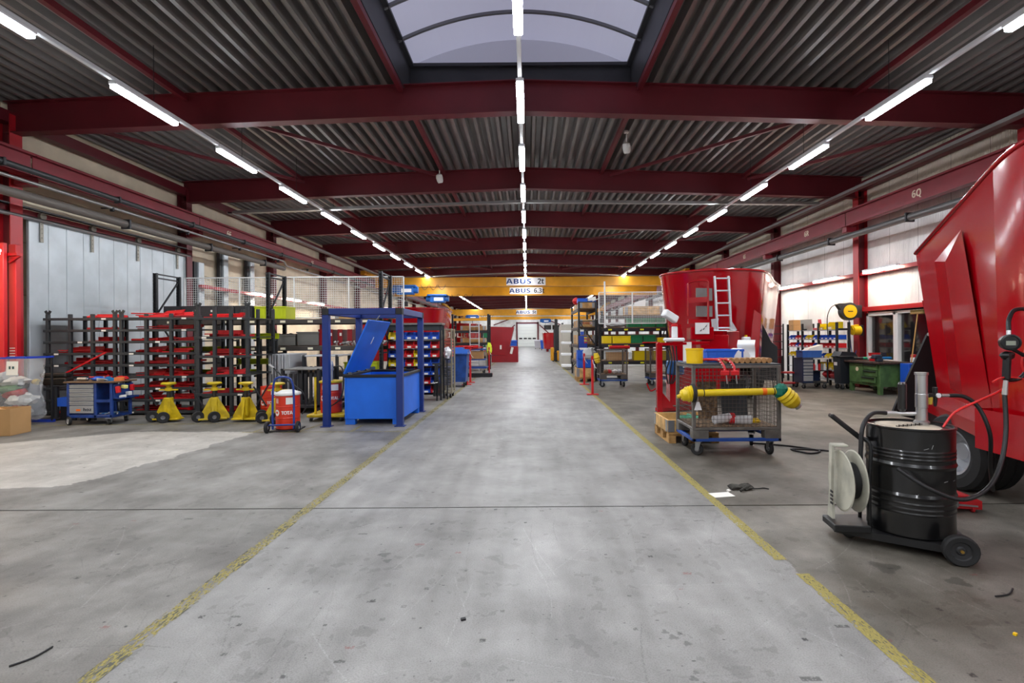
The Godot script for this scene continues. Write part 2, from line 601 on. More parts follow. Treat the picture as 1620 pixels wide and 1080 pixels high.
func i_section(st: SurfaceTool, a: Vector3, b: Vector3, height: float, width: float, up := Vector3.UP) -> void:
	# a and b run along the bottom of the section
	var e := up * 0.018
	bar(st, a + e * 0.5, b + e * 0.5, width, 0.018, up)
	bar(st, a + up * height - e * 0.5, b + up * height - e * 0.5, width, 0.018, up)
	bar(st, a + up * (height / 2), b + up * (height / 2), 0.014, height - 0.036, up)

func build_walls() -> void:
	var beige := mat("beige_panel", rgb(222, 208, 182), 0.75, 0.0, 1)
	var white := mat("white_panel", rgb(236, 236, 234), 0.55, 0.0, 1)
	var cream := mat("cream_panel", rgb(214, 206, 188), 0.7, 0.0, 1)
	var back := mat("wall_core", rgb(70, 64, 58), 0.9)
	# left wall: precast panels, bay by bay, with open joints
	var wl := setting("wall_left")
	var st := S()
	box(st, P(LEFT - 0.3, 3.2, 37), Vector3(0.2, 6.6, 88))
	part(wl, "core", st, back)
	var b0 := FIRST - 3 * BAY
	for k in 18:
		var d0 := b0 + k * BAY
		var d1 := minf(d0 + BAY, END)
		if d0 >= END:
			break
		var cuts := [0.0, 1.2, 2.4, 3.45, 4.5, 6.2]
		if k < 3:
			cuts = [0.0, 6.2]
		for r in cuts.size() - 1:
			st = S()
			box(st, P(LEFT - 0.1, (cuts[r] + cuts[r + 1]) / 2, (d0 + d1) / 2), Vector3(0.2, cuts[r + 1] - cuts[r] - 0.012, d1 - d0 - 0.014), Basis(), 0.006)
			part(wl, "panel", st, beige)
	# right wall: ribbed white sheeting over a low brick plinth, with a window in the bench bay
	var wr := setting("wall_right")
	st = S()
	box(st, P(RIGHT + 0.9, 3.2, 5.0), Vector3(0.2, 6.6, 13))
	box(st, P(RIGHT + 0.3, 3.2, 47.2), Vector3(0.2, 6.6, 66))
	box(st, P(RIGHT + 0.3, 3.2, 2.6), Vector3(0.2, 6.6, 19.2))
	box(st, P(RIGHT + 0.3, 4.4, 13.25), Vector3(0.2, 4.2, 3.0))
	box(st, P(RIGHT + 0.3, 0.3, 13.25), Vector3(0.2, 0.6, 3.0))
	part(wr, "core", st, back)
	for k in 18:
		var d0 := b0 + k * BAY
		var d1 := minf(d0 + BAY, END)
		if d0 >= END:
			break
		var rows := [[0.0, 3.2], [3.2, 4.9], [4.9, 6.2]]
		if k == 3:
			rows = [[2.22, 3.2], [3.2, 4.9], [4.9, 6.2]]
		for r in rows:
			var npan := 5 if k < 8 else 1
			for p in npan:
				st = S()
				var e0: float = d0 + (d1 - d0) * p / npan
				var e1: float = d0 + (d1 - d0) * (p + 1) / npan
				ribbed(st, r[0], r[1] - 0.012, e0 + 0.004, e1 - 0.004, 20 if k >= 2 and k < 6 else 0)
				part(wr, "panel", st, cream if r[0] > 4 else white)
		if k == 3:
			# below and beside the window: dark red dado and a plinth of pale bricks
			st = S()
			box(st, P(RIGHT + 0.1, 0.56, 12.4), Vector3(0.2, 0.30, 5.2))
			part(wr, "dado", st, mat("dado_red", rgb(96, 20, 26), 0.6, 0, 1))
			var brick_mesh := cached("plinth_brick", func():
				var q := S()
				box(q, Vector3.ZERO, Vector3(0.1, 0.072, 0.215), Basis(), 0.006)
				return q)
			for row in 5:
				for c in 12:
					mi(wr, "brick", brick_mesh, mat("pale_brick", rgb(196, 190, 176), 0.8, 0, 2), Transform3D(Basis(), P(RIGHT + 0.02, 0.04 + row * 0.082, 11.95 + c * 0.225 + (row % 2) * 0.11)))
	# back wall behind the camera and the far end wall
	var wb := setting("wall_back")
	st = S()
	box(st, P(0, 3.2, -6.1), Vector3(20.4, 6.6, 0.2))
	part(wb, "panel", st, white)
	var wf := setting("wall_front")
	for c in 7:
		st = S()
		var xa := -10.0 + c * 19.75 / 7
		var xb := -10.0 + (c + 1) * 19.75 / 7
		if c == 3:
			box(st, P((xa + xb) / 2, 5.0, END + 0.1), Vector3(xb - xa - 0.02, 2.8, 0.2))
		else:
			box(st, P((xa + xb) / 2, 3.2, END + 0.1), Vector3(xb - xa - 0.02, 6.4, 0.2))
		part(wf, "panel", st, white)
	# far sectional door
	var dr := setting("door_1")
	for s in 7:
		st = S()
		box(st, P(0.05, 0.26 + s * 0.5, END - 0.02), Vector3(3.05, 0.485, 0.06), Basis(), 0.01)
		part(dr, "section", st, mat("door_white", rgb(232, 236, 232), 0.45))
	for c in 4:
		st = S()
		box(st, P(-1.0 + c * 0.7, 1.28, END - 0.06), Vector3(0.5, 0.2, 0.03))
		part(dr, "pane", st, mat("dark_glass", rgb(18, 20, 24), 0.08))
	st = S()
	for sx in [-1.0, 1.0]:
		box(st, P(0.05 + sx * 1.65, 1.9, END - 0.08), Vector3(0.22, 3.9, 0.16))
	box(st, P(0.05, 3.7, END - 0.08), Vector3(3.5, 0.22, 0.16))
	part(dr, "frame", st, mat("steel_maroon", rgb(122, 24, 38), 0.5, 0.0, 1))
	# glazed strip in the far end wall
	var wn := setting("window_2")
	for c in 4:
		var x := 3.2 + c * 1.3
		st = S()
		box(st, P(x, 3.0, END - 0.03), Vector3(1.1, 0.7, 0.06))
		part(wn, "frame", st, mat("frame_dark", rgb(40, 40, 42), 0.5))
		st = S()
		box(st, P(x, 3.0, END - 0.07), Vector3(0.94, 0.56, 0.02))
		part(wn, "pane", st, mat("dark_glass", rgb(18, 20, 24), 0.08))
	build_window()

func ribbed(st: SurfaceTool, y0: float, y1: float, d0: float, d1: float, ribs: int) -> void:
	if ribs == 0:
		box(st, P(RIGHT + 0.1, (y0 + y1) / 2, (d0 + d1) / 2), Vector3(0.2, y1 - y0, d1 - d0))
		return
	# shallow vertical ribs
	var pts := []
	var p := (d1 - d0) / ribs
	for k in ribs:
		var s := d0 + k * p
		pts.append([s, 0.0]); pts.append([s + p * 0.7, 0.0]); pts.append([s + p * 0.8, 0.007]); pts.append([s + p * 0.9, 0.007])
	pts.append([d1, 0.0])
	for i in pts.size() - 1:
		quad(st, P(RIGHT + pts[i][1], y0, pts[i][0]), P(RIGHT + pts[i + 1][1], y0, pts[i + 1][0]), P(RIGHT + pts[i + 1][1], y1, pts[i + 1][0]), P(RIGHT + pts[i][1], y1, pts[i][0]), P(RIGHT + 5.0, (y0 + y1) / 2, (d0 + d1) / 2))
	quad(st, P(RIGHT, y0, d0), P(RIGHT, y0, d1), P(RIGHT + 0.2, y0, d1), P(RIGHT + 0.2, y0, d0), P(RIGHT, y0 + 1, d0))
	quad(st, P(RIGHT, y1, d0), P(RIGHT, y1, d1), P(RIGHT + 0.2, y1, d1), P(RIGHT + 0.2, y1, d0), P(RIGHT, y1 - 1, d0))

func build_window() -> void:
	# white casement in the right wall with a dim office behind it
	var w := setting("window_1")
	var fr := mat("window_white", rgb(236, 236, 232), 0.4)
	var zs := [14.62, 13.45, 12.1]
	var y0 := 0.72
	var y1 := 2.12
	for k in 2:
		var a: float = zs[k]
		var b: float = zs[k + 1]
		var st := S()
		var t := 0.10 if k == 0 else 0.07
		for y in [y0 + t / 2, y1 - t / 2]:
			box(st, P(RIGHT - 0.01, y, (a + b) / 2), Vector3(0.12, t, a - b), Basis(), 0.01)
		for d in [a - t / 2, b + t / 2]:
			box(st, P(RIGHT - 0.01, (y0 + y1) / 2, d), Vector3(0.12, y1 - y0, t), Basis(), 0.01)
		part(w, "sash", st, fr)
		st = S()
		box(st, P(RIGHT + 0.02, (y0 + y1) / 2, (a + b) / 2), Vector3(0.012, y1 - y0 - 0.1, a - b - 0.1))
		var g := StandardMaterial3D.new()
		g.resource_name = "window_glass"
		g.transparency = BaseMaterial3D.TRANSPARENCY_ALPHA
		g.albedo_color = Color(0.2, 0.2, 0.22, 0.12)
		g.roughness = 0.03
		if not M.has("window_glass"):
			M["window_glass"] = g
		part(w, "pane", st, M["window_glass"])
	var st := S()
	box(st, P(RIGHT - 0.05, 1.35, 13.56), Vector3(0.03, 0.14, 0.03), Basis(), 0.008)
	part(w, "handle", st, mat("chrome", rgb(190, 190, 190), 0.25, 0.9))
	st = S()
	box(st, P(RIGHT - 0.08, 0.68, 13.3), Vector3(0.3, 0.05, 2.8), Basis(), 0.01)
	part(w, "sill", st, mat("bright_red", rgb(196, 22, 30), 0.4, 0, 1))
	# office behind: five dark faces
	st = S()
	box(st, P(RIGHT + 2.2, 1.4, 13.3), Vector3(0.1, 3, 4))
	box(st, P(RIGHT + 1.2, 0.2, 13.3), Vector3(2.2, 0.1, 4))
	box(st, P(RIGHT + 1.2, 2.8, 13.3), Vector3(2.2, 0.1, 4))
	box(st, P(RIGHT + 1.2, 1.4, 15.2), Vector3(2.2, 3, 0.1))
	box(st, P(RIGHT + 1.2, 1.4, 11.4), Vector3(2.2, 3, 0.1))
	part(w, "office_recess", st, mat("office_dark", rgb(58, 54, 58), 0.8))

func build_ceiling() -> void:
	var steel := mat("roof_deck", rgb(134, 129, 126), 0.4, 0.35, 1)
	var ce := setting("ceiling")
	var pitch := 0.25
	for side in [-1.0, 1.0]:
		var x_end := 10.2
		# cross-section of the trapezoid sheet on this side, from the ridge outwards
		var pts := []
		var n := int(x_end / pitch)
		for k in n:
			var x := k * pitch
			for q in [[0.0, 0.0], [0.07, 0.0], [0.1, 0.19], [0.22, 0.19]]:
				pts.append(Vector2(x + q[0], q[1]))
		pts.append(Vector2(n * pitch, 0.0))
		for k in 18:
			var d0 := FIRST - 3 * BAY + k * BAY
			var d1 := minf(d0 + BAY, END + 0.2)
			if d0 >= END:
				break
			var spans := [[d0, d1, 0.0]]
			if k < 3:
				spans = [[d0, d1, 2.25]]          # roof light over the middle
			elif k == 3:
				spans = [[d0, 10.25, 2.25], [10.25, d1, 0.0]]
			elif k == 10:
				spans = [[d0, d1, 2.25]]
			for sp in spans:
				var st := S()
				for i in pts.size() - 1:
					if pts[i].x < sp[2]:
						continue
					var xa: float = RIDGE + side * pts[i].x
					var xb: float = RIDGE + side * pts[i + 1].x
					var ya: float = deck_y(xa) + pts[i].y
					var yb: float = deck_y(xb) + pts[i + 1].y
					quad(st, P(xa, ya, sp[0]), P(xb, yb, sp[0]), P(xb, yb, sp[1]), P(xa, ya, sp[1]), P((xa + xb) / 2, 20, (sp[0] + sp[1]) / 2))
				part(ce, "roof_sheet", st, steel)
			# insulation above the sheet keeps the sky out
			for sp in spans:
				var st := S()
				var xa: float = RIDGE + side * sp[2]
				var xb: float = RIDGE + side * 10.4
				var c := P((xa + xb) / 2, deck_y((xa + xb) / 2) + 0.3, (sp[0] + sp[1]) / 2)
				box(st, c, Vector3(absf(xb - xa), 0.1, sp[1] - sp[0]), rot(0, 0, -side * rad_to_deg(atan(SLOPE))))
				part(ce, "insulation_board", st, mat("roof_board", rgb(60, 58, 56), 0.9))
	roof_light("near", -5.9, 10.2)
	roof_light("far", FIRST + 7 * BAY, FIRST + 8 * BAY)

func roof_light(which: String, d0: float, d1: float) -> void:
	var t := thing("roof_light", "arched translucent %s roof light with grey ribs" % ("large foremost" if which == "near" else "small distant"), "skylight")
	var curb := mat("curb_steel", rgb(62, 62, 66), 0.5, 0.3, 1)
	var w := 2.2
	var top := 6.9
	var st := S()
	for sx in [-1.0, 1.0]:
		st = S()
		box(st, P(RIDGE + sx * (w + 0.03), 6.6, (d0 + d1) / 2), Vector3(0.06, 0.7, d1 - d0))
		box(st, P(RIDGE + sx * (w - 0.03), 6.9, (d0 + d1) / 2), Vector3(0.12, 0.05, d1 - d0))
		part(t, "side_curb", st, curb)
	st = S()
	box(st, P(RIDGE, 6.6, d1 + 0.03), Vector3(2 * w + 0.1, 0.62, 0.06))
	box(st, P(RIDGE, 6.9, d1 - 0.03), Vector3(2 * w, 0.06, 0.1))
	part(t, "end_curb", st, curb)
	var sheet := StandardMaterial3D.new()
	sheet.resource_name = "opal_sheet"
	sheet.albedo_color = rgb(214, 214, 222)
	sheet.roughness = 0.5
	sheet.backlight_enabled = true
	sheet.backlight = Color(0.95, 0.95, 1.0)
	if not M.has("opal_sheet"):
		M["opal_sheet"] = sheet
	var rise := 0.52
	var arc := func(s: float) -> Vector2:
		var a := lerpf(-1.0, 1.0, s)
		return Vector2(RIDGE + a * w, top + rise * (1.0 - a * a))
	var step := 0.93
	var d := d1
	while d > d0 + 0.05:
		var e := maxf(d - step, d0)
		st = S()
		for k in 20:
			var p: Vector2 = arc.call(k / 20.0)
			var q: Vector2 = arc.call((k + 1) / 20.0)
			quad(st, P(p.x, p.y, d), P(q.x, q.y, d), P(q.x, q.y, e), P(p.x, p.y, e), P(RIDGE, 20, (d + e) / 2))
		part(t, "sheet", st, M["opal_sheet"])
		st = S()
		var line := []
		for k in 21:
			var p: Vector2 = arc.call(k / 20.0)
			line.append(P(p.x, p.y - 0.03, e if e > d0 else d0))
		for k in 20:
			bar(st, line[k], line[k + 1], 0.05, 0.05)
		part(t, "rib", st, mat("rib_grey", rgb(120, 120, 124), 0.5, 0.3))
		d = e
	# end gable
	st = S()
	for k in 20:
		var p: Vector2 = arc.call(k / 20.0)
		var q: Vector2 = arc.call((k + 1) / 20.0)
		quad(st, P(p.x, p.y, d1), P(q.x, q.y, d1), P(q.x, top, d1), P(p.x, top, d1), P(RIDGE, 7, d1 + 5))
	part(t, "gable", st, M["opal_sheet"])

func build_beams() -> void:
	var red := mat("steel_maroon", rgb(122, 24, 38), 0.5, 0.0, 1)
	for k in range(-2, 15):
		var d := FIRST + k * BAY
		if d > END - 1:
			break
		var t := thing("roof_beam", "dark red steel roof beam spanning the hall, %s beam %s" % [nth(maxi(k, -k - 1)), "counted from the big roof light" if k >= 0 else "behind the viewpoint"], "beam", P(RIDGE, 0, d))
		for side in [-1.0, 1.0]:
			var e: float = 9.75
			var st := S()
			var a := Vector3(0, DECK - 0.6, 0)
			var b := Vector3(side * e, DECK - 0.6 - e * SLOPE, 0)
			i_section(st, a, b, 0.6, 0.22)
			part(t, "rafter", st, red)
		var st := S()
		box(st, Vector3(0, DECK - 0.31, 0), Vector3(0.03, 0.66, 0.22))
		part(t, "ridge_plate", st, red)
		# columns
		for side in [-1.0, 1.0]:
			var x := LEFT + 0.16 if side < 0 else RIGHT - 0.14
			var c := thing("steel_column", "red steel wall column on the %s side under the %s" % ["left" if side < 0 else "right", ("%s roof beam from the big roof light" % nth(k)) if k >= 0 else ("%s beam behind the viewpoint" % nth(-k - 1))], "column", P(x, 0, d))
			st = S()
			for s in [-1.0, 1.0]:
				box(st, Vector3(s * 0.125, 2.9, 0), Vector3(0.018, 5.75, 0.24))
			part(c, "flange", st, red if k > 1 or side < 0 and k != 0 else mat("column_red", rgb(172, 22, 34), 0.4, 0, 1))
			st = S()
			box(st, Vector3(0, 2.9, 0), Vector3(0.24, 5.75, 0.014))
			part(c, "web", st, red)
			st = S()
			box(st, Vector3(0, 0.012, 0), Vector3(0.34, 0.024, 0.32))
			part(c, "base_plate", st, red)
		# ties between this beam and the next, right under the deck
		if k >= -1 and k < 12:
			for x in [-6.4, -2.35, 2.15, 6.2]:
				var tie := thing("roof_tie", "red roof tie running lengthwise %s behind the %s roof beam" % [{-6.4: "far left", -2.35: "left of the middle", 2.15: "right of the middle", 6.2: "far right"}[x], nth(k) if k >= 0 else "hidden"], "tie bar", P(x, deck_y(x) - 0.1, d))
				st = S()
				bar(st, Vector3(0, 0, -0.1), Vector3(0, 0, -BAY + 0.1), 0.09, 0.1)
				part(tie, "rail", st, red)
		if k in [0, 2, 4]:
			for s in [-1.0, 1.0]:
				var br := thing("roof_brace", "thin red diagonal roof brace on the %s behind the %s roof beam" % ["left" if s < 0 else "right", nth(k)], "brace", P(0, 0, d))
				st = S()
				bar(st, Vector3(s * 9.4, deck_y(s * 9.4) - 0.2, -0.2), Vector3(s * 6.3, deck_y(s * 6.3) - 0.2, -BAY + 0.2), 0.07, 0.07)
				bar(st, Vector3(s * 6.3, deck_y(s * 6.3) - 0.2, -0.2), Vector3(s * 2.4, deck_y(s * 2.4) - 0.2, -BAY + 0.2), 0.07, 0.07)
				part(br, "diagonal", st, red)
	# motion sensors hung from the deck
	for q in [[-2.4, 5.93, 14.2, "left"], [2.36, 5.93, 12.0, "right"]]:
		var s := thing("motion_sensor", "small white round sensor hanging below the roof, %s of the middle lamps" % q[3], "sensor", P(q[0], q[1], q[2]))
		var st := S()
		cyl(st, Vector3(0, 0.1, 0), Vector3(0, 0.34, 0), 0.014)
		part(s, "stem", st, mat("sensor_white", rgb(220, 216, 212), 0.5))
		st = S()
		lathe(st, [[0.0, -0.14], [0.06, -0.14], [0.085, -0.09], [0.095, 0.0], [0.085, 0.08], [0.03, 0.11], [0.0, 0.11]], 16, Transform3D(rot(18, 0, 8), Vector3.ZERO))
		part(s, "housing", st, mat("sensor_white", rgb(220, 216, 212), 0.5))
		st = S()
		box(st, Vector3(0, 0.36, 0), Vector3(0.12, 0.05, 0.12), Basis(), 0.012)
		cyl(st, Vector3(0, 0.38, 0), Vector3(0, deck_y(q[0]) - q[1], 0), 0.008)
		part(s, "mount", st, mat("sensor_white", rgb(220, 216, 212), 0.5))

func build_lights() -> void:
	var white := mat("trunking_white", rgb(228, 230, 234), 0.4)
	var glow := StandardMaterial3D.new()
	glow.resource_name = "lamp_tube"
	glow.albedo_color = Color(0.95, 0.96, 1.0)
	glow.emission_enabled = true
	glow.emission = Color(0.94, 0.97, 1.0)
	glow.emission_energy_multiplier = LAMP_GLOW
	M["lamp_tube"] = glow
	var housing := cached("lamp_housing", func():
		var st := S()
		box(st, Vector3(0, 0.035, 0), Vector3(0.115, 0.05, 1.34), Basis(), 0.008)
		return st)
	var tube_mesh := cached("lamp_glow", func():
		var st := S()
		box(st, Vector3(0, -0.018, 0), Vector3(0.105, 0.05, 1.3), Basis(), 0.01)
		return st)
	var rows := {"left": -5.88, "middle": -0.08, "right": 5.75}
	for row in rows:
		var x: float = rows[row]
		var tr := thing("light_track", "long white lamp track of the %s ceiling row" % row, "lamp track", P(x, 5.2, 0))
		var st := S()
		for k in 17:
			box(st, P(0, 0.02, -2.7 + k * 5.0), Vector3(0.06, 0.06, 4.96), Basis(), 0.008)
		part(tr, "rail", st, white)
		st = S()
		for k in 30:
			var d := -4.4 + k * 2.5
			cyl(st, P(0, 0.05, d), P(0, deck_y(x) - 5.2, d), 0.006, -1, 4, false)
		part(tr, "suspension_wire", st, mat("wire_dark", rgb(50, 50, 52), 0.5, 0.5))
		for k in 34:
			var d := 7.95 - 5 * 2.5 + k * 2.5
			if d > END - 1.5:
				break
			var place := "%s lamp counted from the viewpoint" % nth(k - 4) if k >= 4 and k < 24 else ("%s one behind the viewpoint" % nth(3 - k) if k < 4 else "%s beyond the twentieth" % nth(k - 24))
			var label := "lit white strip lamp in the %s ceiling row, %s" % [row, place]
			var t := thing("strip_light", label, "lamp", P(x, 5.13, d), 0, "strip lamps of the %s ceiling row%s" % [row, "" if k >= 4 and k < 24 else (" behind" if k < 4 else " far away")])
			mi(t, "housing", housing, white)
			mi(t, "light_tube", tube_mesh, glow)
			var l := AreaLight3D.new()
			l.name = "lamp_light"
			t.add_child(l)
			l.position = Vector3(0, -0.05, 0)
			l.rotation_degrees.x = -90
			l.area_size = Vector2(0.1, 1.3)
			l.area_normalize_energy = true
			l.light_energy = LAMP_ENERGY
			l.light_color = Color(0.98, 0.985, 1.0)
			l.area_range = 60.0
			l.area_attenuation = 2.0
			l.shadow_enabled = true
	# lamps along the walls on red girts
	var warm := StandardMaterial3D.new()
	warm.resource_name = "wall_lamp_tube"
	warm.albedo_color = Color(1, 0.97, 0.92)
	warm.emission_enabled = true
	warm.emission = Color(1.0, 0.93, 0.84)
	warm.emission_energy_multiplier = LAMP_GLOW
	M["wall_lamp_tube"] = warm
	var girt_red := mat("column_red", rgb(172, 22, 34), 0.4, 0, 1)
	for side in [-1.0, 1.0]:
		var name_side := "left" if side < 0 else "right"
		var x := -9.45 if side < 0 else 9.46
		var y := 3.08 if side < 0 else 3.25
		var spots := [8.5, 18.3, 20.7, 23.1, 28.0, 32.0] if side < 0 else [13.7, 16.2, 18.5, 21.0, 26.0, 31.0]
		var g := thing("wall_girt", "red steel girt carrying lamps along the %s wall" % name_side, "girt", P(x + side * 0.12, y, 0))
		var st := S()
		var ga := 15.0 if side < 0 else 9.9
		box(st, P(0, -0.02, (ga + 36) / 2), Vector3(0.1, 0.1, 36 - ga), Basis(), 0.006)
		part(g, "beam", st, girt_red)
		for k in spots.size():
			var d: float = spots[k]
			var t := thing("wall_light", "warm lit tube lamp on the %s wall girt, %s from the front" % [name_side, nth(k)], "lamp", P(x, y, d), 0, "tube lamps on the %s wall" % name_side)
			mi(t, "light_tube", tube_mesh, warm)
			mi(t, "housing", housing, white)
			st = S()
			box(st, Vector3(side * 0.06, -0.05, 0), Vector3(0.1, 0.03, 0.06))
			box(st, Vector3(side * 0.05, 0.04, 0), Vector3(0.1, 0.03, 0.06))
			part(t, "bracket", st, girt_red)
			var l := AreaLight3D.new()
			l.name = "lamp_light"
			t.add_child(l)
			l.position = Vector3(-side * 0.05, -0.02, 0)
			l.rotation_degrees = Vector3(-90, 0, 0)
			l.area_size = Vector2(0.1, 1.3)
			l.area_normalize_energy = true
			l.light_energy = WALL_LAMP_ENERGY
			l.light_color = Color(1.0, 0.92, 0.82)
			l.area_range = 60.0
			l.area_attenuation = 2.0
			l.shadow_enabled = true

func build_runways() -> void:
	var red := mat("runway_red", rgb(150, 28, 46), 0.45, 0, 1)
	var grey := mat("pipe_grey", rgb(104, 104, 104), 0.45, 0.4, 1)
	var dark := mat("pipe_dark", rgb(66, 68, 70), 0.45, 0.4, 1)
	var brown := mat("pipe_brown", rgb(98, 92, 86), 0.6, 0, 1)
	var cream := mat("lettering_cream", rgb(228, 214, 190), 0.6)
	for side in [-1.0, 1.0]:
		var where := "left" if side < 0 else "right"
		var x := -9.42 if side < 0 else 9.2
		var t := thing("crane_runway", "dark red crane runway beam along the %s wall with bay letters" % where, "runway beam", P(x, 4.6, 0))
		for k in 16:
			var d0 := FIRST - 3 * BAY + k * BAY
			if d0 > END - 6:
				break
			var st := S()
			i_section(st, P(0, 0, d0 + 0.02), P(0, 0, d0 + BAY - 0.02), 0.42, 0.2)
			box(st, P(0, 0.45, d0 + BAY / 2), Vector3(0.05, 0.05, BAY))
			part(t, "girder", st, red)
			st = S()
			box(st, P(side * 0.1, -0.08, d0 + BAY), Vector3(0.3, 0.16, 0.2), Basis(), 0.01)
			part(t, "bracket", st, red)
		var marks := [["6F", 16.2], ["6F", 22.5]] if side < 0 else [["6Q", 12.05], ["6R", 16.8], ["6S", 21.6]]
		for q in marks:
			var tm := text_mesh(q[0], 0.17, 0.006)
			mi(t, "lettering", tm, cream, Transform3D(rot(0, 90 if side < 0 else -90, 0), P(-side * 0.013, 0.22, q[1])))
	# services on the left wall
	var pipe := func(called: String, label: String, pts: Array, r: float, m: Material, clip_every := 2.5) -> void:
		var t := thing(called, label, "pipe")
		var st := S()
		tube(st, pts, r, 10)
		part(t, "run", st, m)
		if clip_every > 0.0:
			var a: Vector3 = pts[0]
			var b: Vector3 = pts[pts.size() - 1]
			var n := int(a.distance_to(b) / clip_every)
			for k in mini(n, 12):
				var p := a.lerp(b, (k + 0.5) / n)
				st = S()
				box(st, p, Vector3(r * 2.6, r * 2.6, 0.05), Basis(), 0.01)
				box(st, p + Vector3(signf(p.x) * 0.12, r, 0), Vector3(0.24, 0.025, 0.03))
				part(t, "clip", st, mat("wire_dark", rgb(50, 50, 52), 0.5, 0.5))
	pipe.call("conductor_rail", "dark grey conductor rail below the left crane runway", [P(-9.05, 4.6, -5), P(-9.05, 4.6, 40), P(-9.05, 4.6, 78)], 0.055, dark)
	pipe.call("air_pipe", "thin pale steel air pipe on the left wall between two thicker pipes", [P(-9.1, 4.4, -5), P(-9.1, 4.4, 10), P(-9.1, 4.4, 19.2), P(-9.1, 4.25, 19.4), P(-9.1, 4.25, 60)], 0.032, mat("pipe_pale", rgb(150, 150, 148), 0.35, 0.6))
	pipe.call("drain_pipe", "thick brown grey pipe lowest along the left wall", [P(-9.15, 4.14, -5), P(-9.15, 4.14, 12), P(-9.15, 4.14, 19.3)], 0.085, brown, 3.0)
	pipe.call("drain_pipe", "thick grey pipe below the right crane runway", [P(9.0, 4.25, -5), P(9.0, 4.25, 20), P(9.0, 4.25, 60)], 0.085, grey, 3.0)
	# cable tray on the right below the beams, with a bridge over to the left
	var tray := func(label: String, pts: Array) -> void:
		var t := thing("cable_tray", label, "cable tray")
		for i in pts.size() - 1:
			var st := S()
			bar(st, pts[i], pts[i + 1], 0.16, 0.012)
			var d: Vector3 = (pts[i + 1] - pts[i]).normalized()
			var sd := d.cross(Vector3.UP).normalized() * 0.08
			for s in [-1.0, 1.0]:
				bar(st, pts[i] + sd * s + Vector3(0, 0.03, 0), pts[i + 1] + sd * s + Vector3(0, 0.03, 0), 0.01, 0.07)
			part(t, "channel", st, mat("tray_zinc", rgb(150, 148, 146), 0.4, 0.6, 1))
			st = S()
			for q in 3:
				var o := Vector3(0, 0.03, 0) + sd.normalized() * (q - 1) * 0.04
				cyl(st, pts[i] + o, pts[i + 1] + o, 0.014, -1, 6, false)
			part(t, "cables", st, mat("cable_black", rgb(24, 24, 26), 0.6))
	tray.call("zinc cable tray hung under the roof along the right side", [P(8.7, 5.32, -5), P(8.7, 5.32, 31.5)])
	tray.call("zinc cable tray along the upper left wall behind the sliding door", [P(-8.7, 5.18, 15.0), P(-8.7, 5.18, 31.5)])
	tray.call("thin zinc cable tray bridging the hall behind the second roof beam", [P(-8.6, 5.2, 15.1), P(-0.1, 5.46, 15.1), P(8.6, 5.34, 15.1)])
	tray.call("thin zinc cable tray bridging the hall in front of the yellow cranes", [P(-8.7, 5.16, 31.6), P(-0.1, 5.45, 31.6), P(8.7, 5.16, 31.6)])
	# eaves girders along both walls
	for side in [-1.0, 1.0]:
		var e := thing("eaves_beam", "dark red eaves beam along the top of the %s wall" % ("left" if side < 0 else "right"), "beam", P((LEFT + 0.18) if side < 0 else (RIGHT - 0.18), 5.72, 37))
		var st := S()
		box(st, Vector3.ZERO, Vector3(0.2, 0.22, 86))
		part(e, "girder", st, mat("steel_maroon", rgb(122, 24, 38), 0.5))

